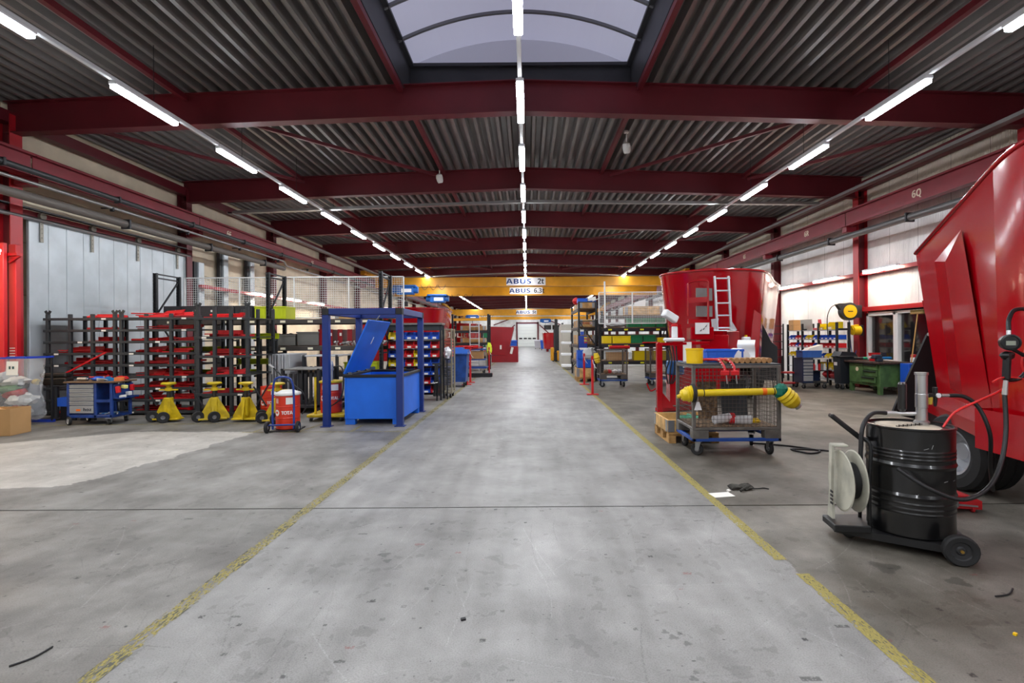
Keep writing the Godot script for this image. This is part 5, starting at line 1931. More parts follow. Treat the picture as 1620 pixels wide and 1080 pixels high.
func left_tool_trolley() -> void:
	var t := thing("tool_trolley", "blue workshop tool trolley with six grey drawers beside the plastic bag", "tool trolley", P(-7.74, 0, 9.27))
	var b := mat("trolley_blue", rgb(30, 66, 140), 0.4, 0, 2)
	var grey := mat("drawer_grey", rgb(172, 174, 176), 0.4, 0.2, 1)
	var w := 0.8
	var d := 0.46
	# frame
	for sx in [-0.38, 0.1, 0.38]:
		for sz in [-1.0, 1.0]:
			var st := S()
			box(st, Vector3(sx, 0.44, sz * (d / 2 - 0.02)), Vector3(0.045, 0.62, 0.04), Basis(), 0.005)
			part(t, "post", st, b)
	for y in [0.15, 0.41]:
		var st := S()
		if y < 0.2:
			box(st, Vector3(0, y, 0), Vector3(w, 0.05, d), Basis(), 0.006)
		else:
			box(st, Vector3(0.24, y, 0), Vector3(0.3, 0.02, d), Basis(), 0.004)
			for s in [-1.0, 1.0]:
				box(st, Vector3(0.24, y + 0.015, s * d / 2), Vector3(0.28, 0.05, 0.012))
		part(t, "shelf", st, b)
	var st := S()
	box(st, Vector3(-0.14, 0.45, -0.02), Vector3(0.46, 0.58, d - 0.06))
	part(t, "cabinet", st, b)
	st = S()
	box(st, Vector3(0.02, 0.755, 0), Vector3(w + 0.12, 0.025, d + 0.06), Basis(), 0.006)
	part(t, "worktop", st, mat("trolley_top", rgb(112, 84, 58), 0.7, 0, 2))
	var y := 0.72
	for k in 6:
		var h := 0.075 if k < 5 else 0.14
		st = S()
		box(st, Vector3(-0.14, y - h / 2, d / 2 - 0.01), Vector3(0.42, h - 0.01, 0.03), Basis(), 0.004)
		var dr := part(t, "drawer", st, grey)
		st = S()
		box(st, Vector3(-0.14, y - 0.012, d / 2 + 0.012), Vector3(0.4, 0.014, 0.02), Basis(), 0.003)
		if k < 5:
			part(dr, "handle_strip", st, grey)
		else:
			mi(dr, "lettering", text_mesh("hoz", 0.05, 0.002, true), mat("print_navy", rgb(28, 30, 50), 0.6), Transform3D(Basis().scaled(Vector3(1.3, 1, 1)), Vector3(-0.03, y - 0.07, d / 2 + 0.008)))
			st = S()
			box(st, Vector3(-0.19, y - 0.08, d / 2 + 0.007), Vector3(0.075, 0.036, 0.003), Basis(), 0.001)
			part(dr, "orange_sticker", st, mat("sticker_orange", rgb(240, 110, 10), 0.5))
		y -= h
	for sx in [-1.0, 1.0]:
		if sx < 0:
			for sz in [-1.0, 1.0]:
				wheel(t, "trolley", Vector3(-0.36, 0.075, sz * 0.2 + 0.03), 90 * 0 + 60, 0.075, 0.045, 0.05, mat("rubber", Color.BLACK), mat("hub_pale", rgb(190, 190, 190), 0.4, 0.4))
		else:
			for sz in [-1.0, 1.0]:
				caster(t, Vector3(0.32, 0.125, sz * 0.19), 20, 0.045)
	# clutter on the worktop and on the side
	var spec := [["spray_can", "silver spray can lying on the blue trolley top", "can", -0.22, 0.0, "s"], ["tool_bag", "red and blue tool pouch on the blue trolley top", "pouch", 0.0, 1.0, "p"], ["cable_tie_bundle", "bundle of white cable ties on the blue trolley top", "cable ties", 0.14, 2.0, "w"], ["blue_clamp", "blue plastic clamp on the blue trolley top", "clamp", 0.27, 3.0, "c"], ["tape_roll", "orange and white tape roll at the right end of the trolley top", "tape", 0.42, 4.0, "t"], ["red_glove", "red work glove at the back of the trolley top", "glove", 0.3, 5.0, "g"]]
	for q in spec:
		var o := thing(q[0], q[1], q[2], P(-7.74 + q[3], 0.768, 9.27))
		st = S()
		match q[5]:
			"s":
				cyl(st, Vector3(-0.1, 0.035, 0.08), Vector3(0.08, 0.035, 0.1), 0.033)
				cyl(st, Vector3(0.08, 0.035, 0.1), Vector3(0.1, 0.035, 0.1), 0.02)
				part(o, "can", st, mat("chrome", rgb(190, 190, 190), 0.25))
			"p":
				blob(st, Vector3(0, 0.04, 0.05), Vector3(0.12, 0.04, 0.08), 3, 0.2)
				part(o, "pouch", st, mat("tray_blue", Color.BLUE))
				st = S()
				box(st, Vector3(-0.06, 0.07, 0.1), Vector3(0.08, 0.02, 0.05), Basis(), 0.006)
				part(o, "flap", st, mat("part_red", Color.RED))
			"w":
				for k in 9:
					cyl(st, Vector3(-0.08, 0.01 + k * 0.005, 0.14), Vector3(0.1, 0.012 + k * 0.004, 0.1 + k * 0.012), 0.005, -1, 5)
				part(o, "ties", st, mat("lid_white", Color.WHITE))
			"c":
				prism(st, [Vector2(-0.1, 0.0), Vector2(0.1, 0.0), Vector2(0.1, 0.03), Vector2(0.02, 0.05), Vector2(-0.06, 0.08), Vector2(-0.1, 0.05)], 0.05, Transform3D(rot(0, 10, 0), Vector3(0, 0, 0.08)))
				part(o, "body", st, mat("clamp_blue", rgb(20, 110, 170), 0.4))
			"t":
				lathe(st, [[0.05, 0.0], [0.075, 0.0], [0.075, 0.06], [0.05, 0.06], [0.05, 0.0]], 18, Transform3D(Basis(), Vector3(-0.03, 0, 0.05)))
				part(o, "roll", st, mat("tape_orange", rgb(216, 120, 60), 0.5))
			"g":
				blob(st, Vector3(0, 0.035, -0.12), Vector3(0.12, 0.035, 0.07), 9, 0.35)
				part(o, "glove", st, mat("part_red", Color.RED))
	for q in [["yellow_pack", rgb(226, 220, 130), 0.5, 0.66, 0.1, 0.06, "pale yellow packet"], ["red_pouch", rgb(200, 24, 32), 0.43, 0.62, 0.06, 0.12, "red packet"], ["red_pouch", rgb(200, 24, 32), 0.62, 0.63, 0.05, 0.11, "second red packet"], ["silver_pack", rgb(200, 202, 204), 0.56, 0.53, 0.08, 0.07, "silver packet"], ["silver_pack", rgb(214, 214, 208), 0.48, 0.49, 0.1, 0.05, "white packet"]]:
		var o := thing(q[0], "%s in the rack on the right side of the blue trolley" % q[6], "packet", P(-7.27 + (0.02 if q[4] > 0.07 else 0.0), q[3] - q[5] / 2, 9.09 + (q[2] - 0.43) * 1.7))
		st = S()
		box(st, Vector3(0, q[5] / 2, 0), Vector3(q[4], q[5], 0.07), rot(0, rng.randf_range(-30, 30), rng.randf_range(-14, 14)), 0.008)
		part(o, "pack", st, mat("pack" + (q[1] as Color).to_html(), q[1], 0.4))
	var rk := thing("side_basket", "dark blue wire basket on the right end of the blue trolley", "basket", P(-7.265, 0.45, 9.27))
	st = S()
	open_box(st, 0.13, 0.03, 0.44, 0.008)
	box(st, Vector3(-0.05, 0.13, 0), Vector3(0.012, 0.26, 0.44))
	part(rk, "tray", st, b)
	for k in 5:
		var o := thing("hand_tool", "steel hand tool lying on the trolley's open shelf, %s from the left" % nth(k), "tool", P(-7.6 + k * 0.06, 0.178, 9.18 + 0.03 * (k % 2)), 30 + k * 25, "tools on the blue trolley shelf")
		st = S()
		cyl(st, Vector3(-0.1, 0.012, 0), Vector3(0.06, 0.012, 0), 0.01, -1, 6)
		box(st, Vector3(0.09, 0.014, 0), Vector3(0.06, 0.028, 0.04), Basis(), 0.006)
		part(o, "shaft", st, mat("pale_steel", Color.GRAY) if k % 2 == 0 else mat("clamp_blue", Color.BLUE))

func blue_box_station() -> void:
	var navy := mat("station_navy", rgb(16, 46, 118), 0.42, 0, 1)
	var blue := mat("station_blue", rgb(14, 104, 220), 0.5, 0, 1)
	var t := thing("box_gantry", "dark blue square steel frame standing over the blue box", "gantry", P(0, 0, 0))
	var xs := [-3.42, -2.17]
	var zs := [8.72, 10.42]
	for x in xs:
		for z in zs:
			var st := S()
			box(st, P(x, 0.95, z), Vector3(0.11, 1.9, 0.11), Basis(), 0.008)
			var p := part(t, "post", st, navy)
			st = S()
			box(st, P(x, 0.006, z), Vector3(0.17, 0.012, 0.15))
			part(p, "foot_plate", st, navy)
			st = S()
			box(st, P(x, 1.955, z), Vector3(0.112, 0.11, 0.112))
			part(p, "end_cap", st, mat("cap_black", rgb(16, 16, 18), 0.6))
	for x in xs:
		var st := S()
		box(st, P(x, 1.955, (zs[0] + zs[1]) / 2), Vector3(0.108, 0.108, zs[1] - zs[0] - 0.11), Basis(), 0.008)
		part(t, "side_beam", st, navy)
	for z in zs:
		var st := S()
		box(st, P((xs[0] + xs[1]) / 2, 1.955, z), Vector3(xs[1] - xs[0] - 0.11, 0.108, 0.108), Basis(), 0.008)
		part(t, "cross_beam", st, navy)
	# box on feet, open
	var b := thing("steel_bin", "large bright blue steel box with black rim and open lid", "bin", P(-2.675, 0, 9.6))
	var w := 1.0
	var d := 1.46
	for s in [-1.0, 1.0]:
		var st := S()
		box(st, Vector3(s * (w / 2 - 0.02), 0.465, 0), Vector3(0.03, 0.73, d), Basis(), 0.004)
		part(b, "side_wall", st, blue)
		st = S()
		box(st, Vector3(0, 0.465, s * (d / 2 - 0.02)), Vector3(w - 0.07, 0.73, 0.03), Basis(), 0.004)
		part(b, "end_wall", st, blue)
		for q in [-1.0, 1.0]:
			st = S()
			box(st, Vector3(s * (w / 2 - 0.09), 0.06, q * (d / 2 - 0.08)), Vector3(0.17, 0.12, 0.12), Basis(), 0.006)
			part(b, "foot", st, blue)
		st = S()
		box(st, Vector3(s * (w / 2 - 0.01), 0.845, 0), Vector3(0.06, 0.05, d + 0.04), Basis(), 0.008)
		part(b, "rim", st, mat("cap_black", rgb(16, 16, 18), 0.6))
		st = S()
		box(st, Vector3(0, 0.845, s * (d / 2 - 0.01)), Vector3(w - 0.04, 0.05, 0.06), Basis(), 0.008)
		part(b, "rim", st, mat("cap_black", rgb(16, 16, 18), 0.6))
	var st := S()
	box(st, Vector3(0, 0.12, 0), Vector3(w - 0.06, 0.02, d - 0.06))
	part(b, "bottom", st, blue)
	st = S()
	box(st, Vector3(0, 0.6, -0.1), Vector3(w - 0.07, 0.4, 0.02))
	part(b, "divider", st, blue)
	# lid hinged along the left side, leaning right
	st = S()
	var a := Vector3(-w / 2 - 0.02, 0.88, 0)
	var c := Vector3(-0.08, 1.82, 0)
	var dir := (c - a).normalized()
	var nrm := Vector3(dir.y, -dir.x, 0)
	box(st, (a + c) / 2, Vector3(a.distance_to(c), 0.03, d - 0.06), Basis(dir, nrm, dir.cross(nrm)), 0.006)
	var lid := part(b, "lid", st, blue)
	st = S()
	for s in [-0.5, 0.0, 0.5]:
		cyl(st, Vector3(-w / 2, 0.875, s - 0.08), Vector3(-w / 2, 0.875, s + 0.08), 0.022)
	part(lid, "hinge", st, mat("hinge_dark", rgb(30, 30, 30), 0.5))
	st = S()
	box(st, a.lerp(c, 0.62) + nrm * 0.02 + Vector3(0, 0, 0.0), Vector3(0.14, 0.006, 0.025), Basis(dir, nrm, dir.cross(nrm)))
	part(lid, "paper_strip", st, mat("card_white", Color.WHITE))
	st = S()
	cyl(st, c - dir * 0.02 + Vector3(0, 0, 0.3), Vector3(0.0, 1.91, 0.3), 0.008)
	part(lid, "stay_chain", st, mat("zinc", Color.GRAY))

func bin_wall() -> void:
	# rack of small picking bins facing the aisle end
	var iron := mat("rack_black", rgb(40, 42, 46), 0.5)
	var t := thing("bin_rack", "black rack of small coloured picking bins behind the blue frame", "rack", P(-3.34, 0, 12.3))
	var w := 1.26
	for x in [0.0, w]:
		for z in [0.0, -0.4]:
			var st := S()
			box(st, Vector3(x, 0.9, z), Vector3(0.045, 1.8, 0.045), Basis(), 0.005)
			part(t, "upright", st, iron)
	var cols := 6
	var rows := 7
	for r in rows:
		var st := S()
		box(st, Vector3(w / 2, 0.16 + r * 0.213, -0.2), Vector3(w - 0.05, 0.018, 0.42), rot(6, 0, 0))
		part(t, "shelf", st, iron)
	var st := S()
	box(st, Vector3(w / 2, 1.74, 0.0), Vector3(w + 0.1, 0.13, 0.03), Basis(), 0.006)
	part(t, "header_board", st, mat("header_dark", rgb(44, 50, 54), 0.5))
	st = S()
	box(st, Vector3(w / 2, 1.83, -0.15), Vector3(w + 0.1, 0.05, 0.5), Basis(), 0.008)
	part(t, "top_shelf", st, mat("tub_grey", Color.GRAY))
	var pal := {"b": mat("bin_blue", rgb(22, 78, 190), 0.4), "r": mat("bin_red", rgb(206, 24, 30), 0.4), "y": mat("bin_yellow", rgb(232, 206, 14), 0.4), "g": mat("lime_green", Color.YELLOW)}
	var nm := {"b": "blue", "r": "red", "y": "yellow", "g": "lime"}
	var map := ["rrbrbr", "brrrrb", "rybrbb", "ybrybb", "brrybr", "rrrrbr", "ybbbbb"]
	for r in rows:
		for c in cols:
			var k: String = map[r][c]
			picking_bin("%s picking bin, %s row from below and %s from left in the bin rack" % [nm[k], nth(r), nth(c)], P(-3.34 + 0.13 + c * 0.2, 0.185 + r * 0.213, 12.34), 0, 0.196, 0.175, 0.3, pal[k], "picking bins in the black bin rack")

func left_mid() -> void:
	# pale roll cage, hose bundle, blue waste container, barrier posts
	var rc := thing("roll_cage", "narrow pale steel roll cage standing right of the bin rack", "roll cage", P(-2.0, 0, 12.95), 0)
	var pale := mat("cage_pale", rgb(158, 150, 128), 0.5, 0.3, 1)
	var st := S()
	for s in [-1.0, 1.0]:
		for z in [-1.0, 1.0]:
			st = S()
			box(st, Vector3(s * 0.12, 0.92, z * 0.25), Vector3(0.04, 1.6, 0.04), Basis(), 0.005)
			part(rc, "post", st, pale)
	st = S()
	for y in [0.14, 0.82, 1.7]:
		box(st, Vector3(0, y, 0.25), Vector3(0.26, 0.04, 0.03), Basis(), 0.004)
		box(st, Vector3(0, y, -0.25), Vector3(0.26, 0.04, 0.03), Basis(), 0.004)
	box(st, Vector3(0, 0.13, 0), Vector3(0.26, 0.03, 0.5))
	part(rc, "rail", st, pale)
	for s in [-1.0, 1.0]:
		st = S()
		wires(st, Vector3(-0.12, 0.15, s * 0.25), Vector3(0.24, 0, 0), Vector3(0, 1.55, 0), 5, 30, 0.003)
		stuff(part(rc, "wire_mesh", st, pale))
	for z in [-1.0, 1.0]:
		caster(rc, Vector3(0.08, 0.115, z * 0.2), 0, 0.05)
		caster(rc, Vector3(-0.08, 0.115, z * 0.2), 0, 0.05)
	for q in [["papers_folder", rgb(200, 90, 76), 1.25, 0.5, "red netted insert in the top of the roll cage"], ["papers_folder", rgb(96, 100, 120), 0.55, 0.5, "grey stacked trays in the bottom of the roll cage"]]:
		var o := thing("parts_stack", q[4], "parts", P(-2.0, q[2] - 0.25, 12.95))
		for k in 6:
			st = S()
			box(st, Vector3(0, 0.04 + k * 0.08, 0), Vector3(0.2, 0.05, 0.4), Basis(), 0.006)
			part(o, "tray", st, mat("stack" + (q[1] as Color).to_html(), q[1], 0.6))
	var hb := thing("hose_bundle", "black hoses hanging in a tied bundle beside the bin rack", "hoses", P(-2.15, 0, 12.1))
	for k in 7:
		st = S()
		tube(st, smooth_path([Vector3(-0.07 + k * 0.022, 0.12, 0.03 * (k % 3)), Vector3(-0.05 + k * 0.02, 0.4, 0.02 + 0.02 * (k % 2)), Vector3(-0.035 + k * 0.012, 0.62, 0.02), Vector3(-0.03 + k * 0.01, 0.86, 0)], 5), 0.013, 6)
		part(hb, "hose", st, mat("cable_black", Color.BLACK))
	st = S()
	lathe(st, [[0.085, 0.4], [0.09, 0.41], [0.085, 0.42]], 14, Transform3D(rot(0, 0, 8), Vector3(0.01, 0.03, 0.03)))
	part(hb, "white_tie", st, mat("lid_white", Color.WHITE))
	st = S()
	box(st, Vector3(0, 0.88, -0.02), Vector3(0.2, 0.04, 0.06))
	bar(st, Vector3(0, 0.0, -0.06), Vector3(0, 0.9, -0.06), 0.03, 0.03)
	part(hb, "hanger", st, mat("rack_black", Color.BLACK))
	var sp := thing("plastic_sack", "white filled plastic sack on a shelf between bin rack and roll cage", "sack", P(-1.95, 1.0, 12.45))
	st = S()
	blob(st, Vector3(0, 0.13, 0), Vector3(0.09, 0.13, 0.12), 21, 0.4)
	part(sp, "sack", st, mat("sack_white", rgb(214, 214, 216), 0.5))
	st = S()
	box(st, Vector3(0, -0.02, 0), Vector3(0.16, 0.03, 0.3))
	bar(st, Vector3(0, -1.0, 0), Vector3(0, 0, 0), 0.03, 0.03)
	part(sp, "shelf_post", st, mat("rack_black", Color.BLACK))
	wheelie_bin("blue wheeled waste container at the aisle beside the barrier posts", P(-2.13, 0, 15.75), 0, 0.62, 1.1, 0.72, mat("waste_blue", rgb(28, 74, 150), 0.45, 0, 2), mat("waste_lid", rgb(36, 90, 176), 0.45))
	wheelie_bin("second blue waste container partly hidden behind the first", P(-2.55, 0, 17.9), 0, 0.6, 1.12, 0.72, mat("waste_blue", Color.BLUE), mat("waste_lid", Color.BLUE))
	for q in [[-1.93, 16.3, 1.05, "first red barrier post at the left line, beside the blue container"], [-1.9, 17.05, 1.15, "second red barrier post at the left line"], [-1.55, 20.8, 1.1, "third red barrier post at the left line, behind the black beam"]]:
		red_post(q[3], P(q[0], 0, q[1]), q[2])
	var bm := thing("floor_beam", "black square steel beam lying across the left floor line", "beam", P(-1.75, 0, 19.4))
	st = S()
	box(st, Vector3(-0.2, 0.08, 0), Vector3(1.25, 0.14, 0.16), Basis(), 0.01)
	part(bm, "tube", st, mat("hoist_dark", Color.BLACK))
	st = S()
	cyl(st, Vector3(-0.2, 0.0, 0), Vector3(-0.2, 0.02, 0), 0.2)
	part(bm, "pad", st, mat("hoist_dark", Color.BLACK))

func red_post(label: String, at: Vector3, h: float) -> Node3D:
	var t := thing("barrier_post", label, "post", at)
	var m := mat("bright_red", rgb(196, 22, 30), 0.4)
	var st := S()
	box(st, Vector3(0, h / 2, 0), Vector3(0.06, h, 0.06), Basis(), 0.006)
	part(t, "shaft", st, m)
	st = S()
	box(st, Vector3(0, 0.01, 0), Vector3(0.3, 0.02, 0.2), Basis(), 0.004)
	part(t, "foot_plate", st, m)
	st = S()
	tube(st, smooth_path([Vector3(0, h - 0.1, 0.035), Vector3(0.03, h - 0.22, 0.06), Vector3(0.1, h - 0.32, 0.04)], 5), 0.008, 5)
	part(t, "white_cord", st, mat("lid_white", Color.WHITE))
	return t

func wheelie_bin(label: String, at: Vector3, turn: float, w: float, h: float, d: float, body: Material, lid: Material) -> Node3D:
	var t := thing("waste_container", label, "waste container", at, turn)
	var st := S()
	var k := 0.84
	var y0 := 0.16
	var y1 := h - 0.12
	var c := Vector3(0, h / 2, 0)
	var lo := [Vector3(-w / 2 * k, y0, d / 2 * k), Vector3(w / 2 * k, y0, d / 2 * k), Vector3(w / 2 * k, y0, -d / 2 * k), Vector3(-w / 2 * k, y0, -d / 2 * k)]
	var hi := [Vector3(-w / 2, y1, d / 2), Vector3(w / 2, y1, d / 2), Vector3(w / 2, y1, -d / 2), Vector3(-w / 2, y1, -d / 2)]
	for q in 4:
		quad(st, lo[q], lo[(q + 1) % 4], hi[(q + 1) % 4], hi[q], c)
	quad(st, lo[0], lo[1], lo[2], lo[3], c)
	part(t, "tub", st, body)
	st = S()
	box(st, Vector3(0, y1 + 0.02, 0), Vector3(w + 0.06, 0.05, d + 0.06), Basis(), 0.012)
	part(t, "rim", st, body)
	st = S()
	prism(st, [Vector2(-d / 2 - 0.02, 0.0), Vector2(d / 2 + 0.02, 0.0), Vector2(d / 2 * 0.7, 0.1), Vector2(-d / 2 * 0.8, 0.12)], w + 0.04, Transform3D(rot(0, 90, 0), Vector3(0, y1 + 0.045, 0)))
	part(t, "lid", st, lid)
	st = S()
	cyl(st, Vector3(-w * 0.3, y1 + 0.03, d / 2 + 0.07), Vector3(w * 0.3, y1 + 0.03, d / 2 + 0.07), 0.018)
	for s in [-1.0, 1.0]:
		cyl(st, Vector3(s * w * 0.3, y1 + 0.03, d / 2), Vector3(s * w * 0.3, y1 + 0.03, d / 2 + 0.07), 0.016)
	part(t, "handle", st, body)
	for s in [-1.0, 1.0]:
		for z in [-1.0, 1.0]:
			caster(t, Vector3(s * w * 0.34, y0, z * d * 0.33), 15, 0.07)
	return t
# ---------------------------------------------------------------- right side of the hall
func loft(st: SurfaceTool, rings: Array, inside: Vector3, closed := true, sharp := []) -> void:
	# skin over rings of equal length; points listed in sharp keep a hard edge along the loft
	var n: int = rings[0].size()
	var last := n if closed else n - 1
	for r in rings.size() - 1:
		for k in last:
			var q := [rings[r][k], rings[r][(k + 1) % n], rings[r + 1][(k + 1) % n], rings[r + 1][k]]
			var nn := []
			for c in [[r, k], [r, (k + 1) % n], [r + 1, (k + 1) % n], [r + 1, k]]:
				var i: int = c[1]
				var pv := (i + n - 1) % n
				var nx := (i + 1) % n
				if not closed:
					pv = maxi(i - 1, 0)
					nx = mini(i + 1, n - 1)
				if i in sharp:
					if i == k:
						pv = i
					else:
						nx = i
				var along: Vector3 = rings[c[0]][nx] - rings[c[0]][pv]
				var up: Vector3 = rings[mini(c[0] + 1, rings.size() - 1)][i] - rings[maxi(c[0] - 1, 0)][i]
				var nm := along.cross(up).normalized()
				if nm.dot(rings[c[0]][i] - inside) < 0.0:
					nm = -nm
				nn.append(nm)
			tri(st, q[0], q[1], q[2], nn[0], nn[1], nn[2])
			tri(st, q[0], q[2], q[3], nn[0], nn[2], nn[3])

func outline(ctrl: Array, per: int) -> Array:
	# closed smooth plan curve through (x, depth) points
	var out := []
	var n := ctrl.size()
	for i in n:
		var p0: Vector2 = ctrl[(i + n - 1) % n]
		var p1: Vector2 = ctrl[i]
		var p2: Vector2 = ctrl[(i + 1) % n]
		var p3: Vector2 = ctrl[(i + 2) % n]
		for k in per:
			out.append(p1.cubic_interpolate(p2, p0, p3, float(k) / per))
	return out

func mixer_tub(called: String, label: String, ctrl: Array, y0: float, y1: float, shrink: float, m: Material) -> Node3D:
	# flared oval tub of a feed mixer, open on top
	var cen := Vector2.ZERO
	for p in ctrl:
		cen += p
	cen /= ctrl.size()
	var t := thing(called, label, "feed mixer", P(cen.x, 0, cen.y))
	var plan := outline(ctrl, 8)
	var rings := []
	var inner := []
	for k in 5:
		var u := k / 4.0
		var s := lerpf(shrink, 1.0, u)
		var ring := []
		for p in plan:
			ring.append(P((p.x - cen.x) * s, lerpf(y0, y1, u), (p.y - cen.y) * s))
		rings.append(ring)
	var st := S()
	loft(st, rings, Vector3(0, (y0 + y1) / 2, 0))
	part(t, "tub", st, m)
	# rolled rim
	st = S()
	tube(st, rings[4], 0.03, 6, true)
	part(t, "rim", st, m)
	st = S()
	for k in plan.size():
		tri(st, Vector3(0, y0, 0), rings[0][k], rings[0][(k + 1) % plan.size()], Vector3.DOWN, Vector3.DOWN, Vector3.DOWN)
	part(t, "bottom", st, m)
	for k in 4:
		var leg: Vector3 = rings[0][k * plan.size() / 4] * 0.7
		st = S()
		box(st, Vector3(leg.x, y0 / 2, leg.z), Vector3(0.14, y0, 0.14))
		part(t, "leg", st, m)
	return t

func build_right_side() -> void:
	main_cage()
	red_stand()
	middle_mixer()
	right_racks()
	right_wall_corner()

func main_cage() -> void:
	var grey := mat("cage_grey", rgb(116, 112, 106), 0.5, 0.3, 2)
	var x := 2.6
	var z := 6.72
	mesh_trolley("large grey wire cage trolley with blue base carrying a yellow shaft", P(x, 0, z), 0, 1.1, 1.13, 0.72, grey, 0.24)
	# board on top
	var st := S()
	box(st, Vector3(0, 0.009, 0), Vector3(1.1, 0.018, 0.70), Basis(), 0.004)
	solo("top_board", "thin dark board laid on top of the large cage trolley", "board", st.commit(), mat("board_dark", rgb(58, 62, 66), 0.6, 0, 1), P(x, 1.131, z))
	var top := 1.15
	# yellow bucket
	var b := thing("bucket", "round yellow bucket on the left end of the cage top", "bucket", P(2.14, top, 6.55))
	st = S()
	lathe(st, [[0.0, 0.0], [0.1, 0.0], [0.102, 0.02], [0.106, 0.17], [0.112, 0.172], [0.112, 0.19], [0.1, 0.19], [0.096, 0.03], [0.0, 0.03]], 28)
	part(b, "pail", st, mat("bucket_yellow", rgb(232, 190, 12), 0.4))
	# blue crate with white liner
	var blue := mat("crate_blue", rgb(24, 92, 200), 0.4)
	container("plastic_crate", "long blue plastic crate on the back of the cage top", P(2.62, top, 6.9), 0, 0.5, 0.17, 0.26, blue)
	for k in 2:
		var r := thing("plastic_guard", "curved white plastic sheet %s the blue crate" % ["leaning right of", "standing inside"][k], "plastic sheet", P(2.93 - k * 0.1, top, 6.86 + 0.03 * k))
		st = S()
		var rings := []
		for u in 2:
			var ring := []
			for p in ([[-0.02, 0.0], [0.03, 0.05], [0.05, 0.12], [0.03, 0.18], [-0.02, 0.22], [0.03, 0.25], [0.1, 0.29]] if k == 0 else [[-0.12, 0.0], [-0.11, 0.08], [-0.07, 0.15], [0.0, 0.18], [0.07, 0.15], [0.11, 0.08], [0.12, 0.0]]):
				ring.append(Vector3(p[0], p[1], (u - 0.5) * 0.22))
			rings.append(ring)
		loft(st, rings, Vector3(-1, 0, 0) if k == 0 else Vector3(0, -0.3, 0), false)
		if k == 1:
			prism(st, [Vector2(-0.12, 0), Vector2(0.12, 0), Vector2(0.11, 0.08), Vector2(0.07, 0.15), Vector2(0.0, 0.18), Vector2(-0.07, 0.15), Vector2(-0.11, 0.08)], 0.01, Transform3D(Basis(), Vector3(0, 0, 0.11)))
		r.rotation_degrees.y = 62 if k == 0 else 10
		part(r, "sheet", st, mat("plastic_white", rgb(232, 234, 236), 0.45))
	# row of round timber discs
	for k in 9:
		st = S()
		cyl(st, Vector3(0, 0, -0.1), Vector3(0, 0, 0.1), 0.034, -1, 12)
		solo("timber_disc", "short round timber peg in a row on the cage top, %s from the left" % nth(k), "timber peg", st.commit(), mat("peg_wood", rgb(176, 132, 84), 0.8, 0, 2), P(2.5 + k * 0.069, top + 0.034, 6.55), 0, "timber pegs on the cage top")
	# red tow hooks
	for k in 2:
		var h := thing("red_hook_bar", "red perforated hook arm lying over the cage front, %s one" % ["front", "rear"][k], "hook arm", P(2.3 + k * 0.12, top + 0.02, 6.5))
		st = S()
		tube(st, smooth_path([Vector3(-0.12, 0.02, -0.06), Vector3(0.02, 0.03, 0.0), Vector3(0.1, 0.02, 0.08), Vector3(0.13, -0.05, 0.17), Vector3(0.13, -0.12, 0.2)], 6), 0.018, 8)
		part(h, "arm", st, mat("bright_red", rgb(196, 22, 30), 0.4))
		st = S()
		box(st, Vector3(0.13, -0.13, 0.2), Vector3(0.1, 0.06, 0.05), Basis(), 0.008)
		part(h, "bracket", st, mat("bright_red", rgb(196, 22, 30), 0.4))
		st = S()
		for q in 5:
			cyl(st, Vector3(0.085 + q * 0.01, 0.03 - q * 0.03, 0.11 + q * 0.02), Vector3(0.085 + q * 0.01, 0.03 - q * 0.03, 0.125 + q * 0.02), 0.006, -1, 8)
		part(h, "holes", st, mat("print_white", rgb(238, 236, 230), 0.6))
		st = S()
		cyl(st, Vector3(0.14, -0.14, 0.215), Vector3(0.15, -0.26, 0.22), 0.009, -1, 8)
		part(h, "pin", st, mat("zinc", rgb(160, 162, 164), 0.35))
	# drive shaft
	var s := thing("drive_shaft", "yellow drive shaft with cone guards strapped across the cage front", "drive shaft", P(0, 0, 0))
	var y := mat("shaft_yellow", rgb(222, 192, 20), 0.42, 0, 1)
	var a := P(2.03, 0.80, 6.27)
	var e := P(3.05, 0.815, 6.27)
	st = S()
	cyl(st, a, e, 0.043, -1, 20)
	part(s, "tube", st, y)
	st = S()
	cyl(st, a.lerp(e, 0.82), a.lerp(e, 0.87), 0.0445, -1, 20)
	part(s, "warning_sticker", st, mat("sticker_orange", rgb(240, 150, 20), 0.5))
	st = S()
	var lx := Transform3D(rot(0, 0, 90), a)
	lathe(st, [[0.045, -0.02], [0.095, -0.01], [0.1, 0.02], [0.085, 0.03], [0.1, 0.05], [0.085, 0.06], [0.098, 0.08], [0.08, 0.095], [0.07, 0.14], [0.045, 0.16], [0.0, 0.16]], 22, Transform3D(rot(0, 0, 90 + 12), a))
	part(s, "cone_guard", st, y)
	st = S()
	lathe(st, [[0.1, -0.02], [0.115, -0.01], [0.115, 0.02], [0.1, 0.03]], 22, lx)
	part(s, "black_ring", st, mat("rubber", rgb(26, 26, 27), 0.75))
	st = S()
	cyl(st, a + Vector3(-0.14, -0.03, 0), a + Vector3(-0.2, -0.045, 0), 0.03, 0.022, 12)
	part(s, "yoke", st, mat("shaft_yoke", rgb(200, 170, 20), 0.5))
	# right end: green joint, tilted yellow bell
	st = S()
	blob(st, e + Vector3(0.05, 0.0, 0.0), Vector3(0.085, 0.1, 0.09), 17, 0.12)
	part(s, "green_joint", st, mat("joint_green", rgb(0, 104, 84), 0.45))
	st = S()
	var dir := Transform3D(rot(0, 0, -90 - 42), e + Vector3(0.06, -0.01, 0.02))
	lathe(st, [[0.085, 0.0], [0.105, 0.03], [0.095, 0.05], [0.108, 0.08], [0.098, 0.1], [0.108, 0.13], [0.1, 0.16], [0.085, 0.2], [0.06, 0.23], [0.0, 0.23]], 24, dir)
	part(s, "bell_guard", st, y)
	st = S()
